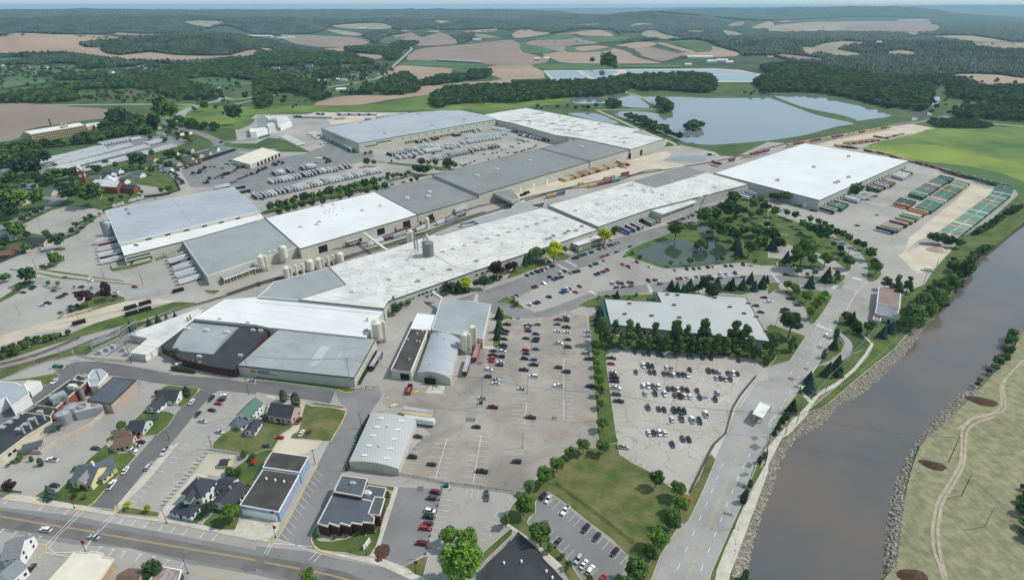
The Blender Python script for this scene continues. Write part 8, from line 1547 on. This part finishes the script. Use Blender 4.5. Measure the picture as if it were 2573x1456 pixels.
# substation
o=thing('substation','electrical substation of galvanised lattice frames and transformers beside the railway','substation',G(PT('02 1150,620')[0]));og=o.location
for s,t in(('02 950,640 1270,500',6),('02 930,600 1180,470',5),('02 1200,640 1390,520',8),('02 1210,560 1370,450',9)):
    a,c=[G(p)-og for p in PT(s)]
    for i in range(4):
        q=a.lerp(c,i/3)
        for dy in(0,3):mb=MB();mb.tube((q.x,q.y+dy,0),(q.x,q.y+dy,t),.16,4);mb.build('column',M['galvanised'],o)
        mb=MB();mb.box(q.x,q.y+1.5,t-.3,.3,5,.3);mb.cyl(q.x,q.y,t,.16,1.0,6);mb.build('insulator',M['galvanised'],o)
    d=c-a;mb=MB();rz=math.atan2(d.y,d.x)
    for dy in(0,1,2,3):mb.box((a.x+c.x)/2,(a.y+c.y)/2+dy,t-.6,d.length+2,.16,.22,rz)
    mb.build('busbar',M['galvanised'],o)
for s in('02 1010,640','02 1085,610','02 1140,585','02 1280,655','02 1250,610'):q=G(PT(s)[0])-og;mb=MB();mb.box(q.x,q.y,0,2.6,2,2.6);mb.cyl(q.x-.6,q.y,2.6,.2,1,6);mb.cyl(q.x+.6,q.y,2.6,.2,1,6);mb.build('transformer',M['curb_metal'],o)
# conveyor bridges
for a,c,za,zb,w,lab in(('11 1080,880','11 1320,1060',9,9,2.0,'slanting covered conveyor bridge over the tracks'),('12 1770,-5','12 1870,85',9,7,1.6,'thin covered walkway from the central hall to the workshop')):
    p,q=G(PT(a)[0],za),G(PT(c)[0],zb);d=q-p;m_=(p+q)/2;o=thing('conveyor_bridge',lab,'conveyor',(m_.x,m_.y,0),math.atan2(d.y,d.x));mb=MB();mb.box(0,0,min(za,zb)-.8,d.length,w,1.5);mb.build('gallery',M['vent_beige'],o)
    for x in(-d.length*.25,d.length*.25):mb=MB();mb.box(x,.6,0,.3,.3,min(za,zb)-.8);mb.box(x,-.6,0,.3,.3,min(za,zb)-.8);mb.build('trestle',M['vent_beige'],o)
# heaps
def heap(s,rx,ry,h,m,lab,name,cat,n=26,rz=0.0):
    g=G(PT(s)[0]);mb=MB();vs=[];K=6
    for j in range(K):
        t=j/K
        for i in range(n):a=i*2*math.pi/n;k=(1-t)*(1+.08*math.sin(3*a)+random.uniform(-.05,.05));vs.append((rx*k*math.cos(a),ry*k*math.sin(a),h*(1-(1-t)**1.6)+random.uniform(-.12,.12)*(j>0)))
    vs.append((0,0,h));fs=[(j*n+i,j*n+(i+1)%n,(j+1)*n+(i+1)%n,(j+1)*n+i)for j in range(K-1)for i in range(n)]+[((K-1)*n+i,(K-1)*n+(i+1)%n,K*n)for i in range(n)]
    mb.add(vs,fs);o=mb.build(name,M[m]);o.location=(g.x,g.y,.1);o.rotation_euler.z=rz;tag(o,lab,cat)
mat('mulch',(0.105,0.055,0.035),1,0,1.2,.8,3,col2=(0.045,0.025,0.018));mat('sand',(0.42,0.32,0.22),.95,.1,.5,.3,3)
heap('33 1655,300',5.6,3.2,1.2,'mulch','dark oval mulch heap beside the tall pole in the hay field','mulch_heap','mulch heap',rz=-.35);heap('33 1450,1420',5.5,3.5,1.2,'mulch','dark mulch heap at the bottom edge of the hay field','mulch_heap','mulch heap');heap('32 2150,1115',7.5,4.2,1.2,'mulch','dark mulch heap near the curve of the dirt track','mulch_heap','mulch heap',rz=-.35);heap('31 1705,1058',9,7,3.0,'sand','brown sand heap behind a low block wall at the river side','sand_heap','sand heap');heap('03 1255,1180'.replace('03','13'),3.2,4.6,.3,'mulch','small kidney-shaped dirt bed at the lot entrance','planting_bed','planting bed')
# riprap rocks
mat('rock',(0.42,0.38,0.31),.9,0,.8,col2=(0.20,0.18,0.15),detail=6)
ico=[(0,0,-1),(.72,-.53,-.45),(-.28,-.85,-.45),(-.89,0,-.45),(-.28,.85,-.45),(.72,.53,-.45),(.28,-.85,.45),(-.72,-.53,.45),(-.72,.53,.45),(.28,.85,.45),(.89,0,.45),(0,0,1)];icf=[(0,1,2),(1,0,5),(0,2,3),(0,3,4),(0,4,5),(1,5,10),(2,1,6),(3,2,7),(4,3,8),(5,4,9),(1,10,6),(2,6,7),(3,7,8),(4,8,9),(5,9,10),(6,10,11),(7,6,11),(8,7,11),(9,8,11),(10,9,11)]
for top,wlp,lab,lim in((bl,wl,'west',(0,31)),(br,wr,'east',(0,13))):
    mb=MB();n=len(top);IC=np.array(ico)
    i0,i1=(0,50)if lab=='west' else(0,30)
    for i in range(i0,min(i1,n-1)):
        L=(wlp[i+1]-wlp[i]).length;cnt_=int(L*(9.5 if lab=='west' else 6.5)/.8)
        for k in range(cnt_):
            u,v=random.random(),random.uniform(-.04,1.08);a=top[i].lerp(top[i+1],u);w_=wlp[i].lerp(wlp[i+1],u);p=Vector((a.x+(w_.x-a.x)*v,a.y+(w_.y-a.y)*v,ZW*v+.15+.35*(1-abs(2*v-1))));s=random.uniform(.25,.72)*(1.0 if v>.15 else .7)
            R_=Matrix.Rotation(random.uniform(0,6.28),3,'Z')@Matrix.Rotation(random.uniform(-.6,.6),3,'X');X_=np.array(R_)@(IC*rng.uniform(.6,1.2,IC.shape)*np.array([s*1.2,s*.8,s*.55])).T
            mb.add((X_.T+np.array(p)).tolist(),icf)
    mb.build('riprap',M['rock'],kind='stuff')
# signs, transformers, little things
def small(s,name,lab,cat,parts,rz=0.0,grp=None):
    g=G(PT(s)[0]);o=thing(name,lab,cat,g,rz,grp)
    for nm,m,bx in parts:
        mb=MB()
        for b in bx:mb.box(*b[:6],0)
        mb.build(nm,M[m],o)
    return o
tb=[('cabinet','trim_green',[(0,0,.2,2.2,1.8,1.5)]),('pad','concrete',[(0,0,0,3.4,3,.2)]),('post','trim_dark',[(2,2,0,.2,.2,1.2),(-2,2,0,.2,.2,1.2),(2,-2,0,.2,.2,1.2),(-2,-2,0,.2,.2,1.2)])]
for s,l in(('13 1910,515','green transformer cabinet in the gap of the chain-link fence'),('12 2262,1140','green transformer cabinet at the foot of the tall car park pole'),('02 560,775','green transformer box on the dirt mound, left one'),('02 615,780','green transformer box on the dirt mound, right one')):small(s,'transformer_cabinet',l,'transformer',tb,0,'transformer cabinets')
small('13 1115,1110','sign','slim white sign in a stone-edged bed before the brick office','sign',[('board','trim_white',[(0,0,.6,.3,4.2,1.9)]),('base','block_tan',[(0,0,0,.9,4.6,.6)])],-.4);small('23 1745,665','sign','bright red sign panel at the corner of the lawn by the road','sign',[('board','sign_orange',[(0,0,.6,3.8,.3,1.8)]),('post','trim_white',[(-1.6,.1,0,.2,.2,.6),(1.6,.1,0,.2,.2,.6)])],-.5)
small('12 1060,985','gate','striped gate sections across the drive by the lettered building','gate',[('panel','yellow_paint',[(3.2,0,.8,2,.1,.9),(7.5,-.4,.8,2,.1,.9)]),('post','pole_metal',[(0,0,0,.2,.2,2),(2.2,0,0,.2,.2,2),(6,-.3,0,.2,.2,2),(9.5,-.6,0,.2,.2,2)]),('rail','pole_metal',[(4.7,-.3,1.5,9,.08,.08)])]);small('02 1400,945','steel_hoop','little red steel frame behind the tan block warehouse','frame',[('frame','lamp_red',[(-.7,0,0,.15,.15,1.6),(.7,0,0,.15,.15,1.6),(0,0,1.5,1.6,.15,.15)])])
small('22 425,1290','cart_corral','red steel frame standing in the empty stalls','frame',[('frame','lamp_red',[(-1,-.6,0,.15,.15,1),(1,-.6,0,.15,.15,1),(-1,.6,0,.15,.15,1),(1,.6,0,.15,.15,1),(0,-.6,.9,2.2,.15,.15),(0,.6,.9,2.2,.15,.15),(0,0,.5,2,.2,.2)])]);small('21 340,1185','monument_sign','brick monument stand on the lawn before the central hall','monument',[('pillar','siding_tan',[(0,0,0,1.6,1.4,2.2)]),('cap','roof_tan_flat',[(0,0,2.2,2,1.8,.2)])])
g=G(PT('02 1553,1277')[0],.8);o=thing('trampoline','round black trampoline on the lawn by the mint cottage','trampoline',(g.x,g.y,.12));mb=MB();mb.cyl(0,0,.75,2.0,.06,20);mb.build('mat',M['trim_dark'],o);mb=MB();legs(mb,1.8,.75);mb.build('leg',M['pole_metal'],o)
g=G(PT('03 2560,290')[0]);o=thing('parasol','pinkish red garden parasol on the back lawn','parasol',g);mb=MB();mb.cyl(0,0,2.1,1.5,.55,8,r2=.05);mb.build('canopy',M['lamp_red'],o);mb=MB();mb.tube((0,0,0),(0,0,2.2),.05,5);mb.build('shaft',M['trim_white'],o)
for i,s in enumerate(('02 1790,765','02 1830,755')):g=G(PT(s)[0]);o=thing('parasol','%s of two beige parasols on the brick front patio'%('left','right')[i],'parasol',g);mb=MB();mb.cyl(0,0,2.1,1.5,.55,8,r2=.05);mb.build('canopy',M['roof_tan_flat'],o);mb=MB();mb.tube((0,0,0),(0,0,2.2),.05,5);mb.build('shaft',M['pole_metal'],o)
for j,(s,n,m)in enumerate((('02 700,265 930,205',22,'wood_pale'),('02 620,285 690,265',4,'siding_tan'),('12 1290,1120 1330,1070',5,'wood_pale'),('12 1360,1170 1410,1140',6,'siding_tan'),('12 1240,1215 1340,1180',5,'wood_pale'),('12 1590,1020 1640,1020',4,'yellow_paint'),('12 1785,990 1850,980',5,'siding_tan'))):
    a,c=[G(p)for p in PT(s)];d=c-a;o=thing('lumber_pile' if j!=1 else 'cable_reels',('long stack of pale pallets beside the gravel road','upright pale bundles at the left end of the pallet stack','timber scraps by the fence above the curved-roof hall','jumble of pale pipes behind the curved-roof hall','long planks lying behind the curved-roof hall','yellow pallets before the open workshop door','pale beams leaning by the workshop door')[j],'pile',a,math.atan2(d.y,d.x))
    for i in range(n):
        mb=MB();mb.box(d.length*i/n,random.uniform(-.4,.4),0,max(.8,d.length/n*.9),random.uniform(1.0,2.2),random.uniform(.5,1.5)if j<2 else random.uniform(.2,.8),random.uniform(-.1,.1)if j<2 else random.uniform(-.6,.6));mb.build('bundle',M[m],o)
g=G(PT('31 1600,1262')[0]);o=thing('boat','white pontoon boat parked in the gravel yard by the river','boat',g,-.3);mb=MB();mb.box(0,0,.8,8,2.5,.3);mb.box(0,1.1,1.1,7,.1,.7);mb.box(0,-1.1,1.1,7,.1,.7);mb.build('deck',M['trim_white'],o);mb=MB();mb.box(0,1,.2,8,.7,.6);mb.box(0,-1,.2,8,.7,.6);mb.build('pontoon',M['galvanised'],o);mb=MB();mb.box(.5,0,2.6,3,2.3,.12);mb.box(1.8,1,1.2,.08,.08,1.4);mb.box(1.8,-1,1.2,.08,.08,1.4);mb.build('awning',M['roof_tan_flat'],o)
q=hit([PT('30 555,312')[0]])[0];o=thing('radio_mast','thin lattice radio mast standing on the far right ridge','mast',tuple(map(float,q)));mb=MB();mb.tube((0,0,0),(0,0,75),1.6,4,r2=.8);mb.build('mast',M['pole_metal'],o)
# a rig of steel gantry by the truck shop
g=G(PT('11 640,180')[0]);o=thing('gantry','beige loading gantry among the tractors in the middle yard','gantry',g);mb=MB()
for x in(-3,3):
    for y in(-2,2):mb.tube((x,y,0),(x,y,7),.25,5)
mb.box(0,0,6.6,7,4.4,.5);mb.tube((0,0,7),(-5,2,3),.5,6);mb.build('frame',M['silo_beige'],o)
# muddy basin inlet structure
g=G(PT('21 2000,100')[0]);o=thing('culvert','pale concrete inlet structure beside the muddy basin','culvert',g,-.3);mb=MB();mb.box(0,0,0,14,9,2.2,ty=.6,tx=.8);mb.build('apron',M['concrete'],o);mb=MB();mb.box(-2,-3,0.2,5,3,2.4);mb.build('opening',M['opening_dark'],o)
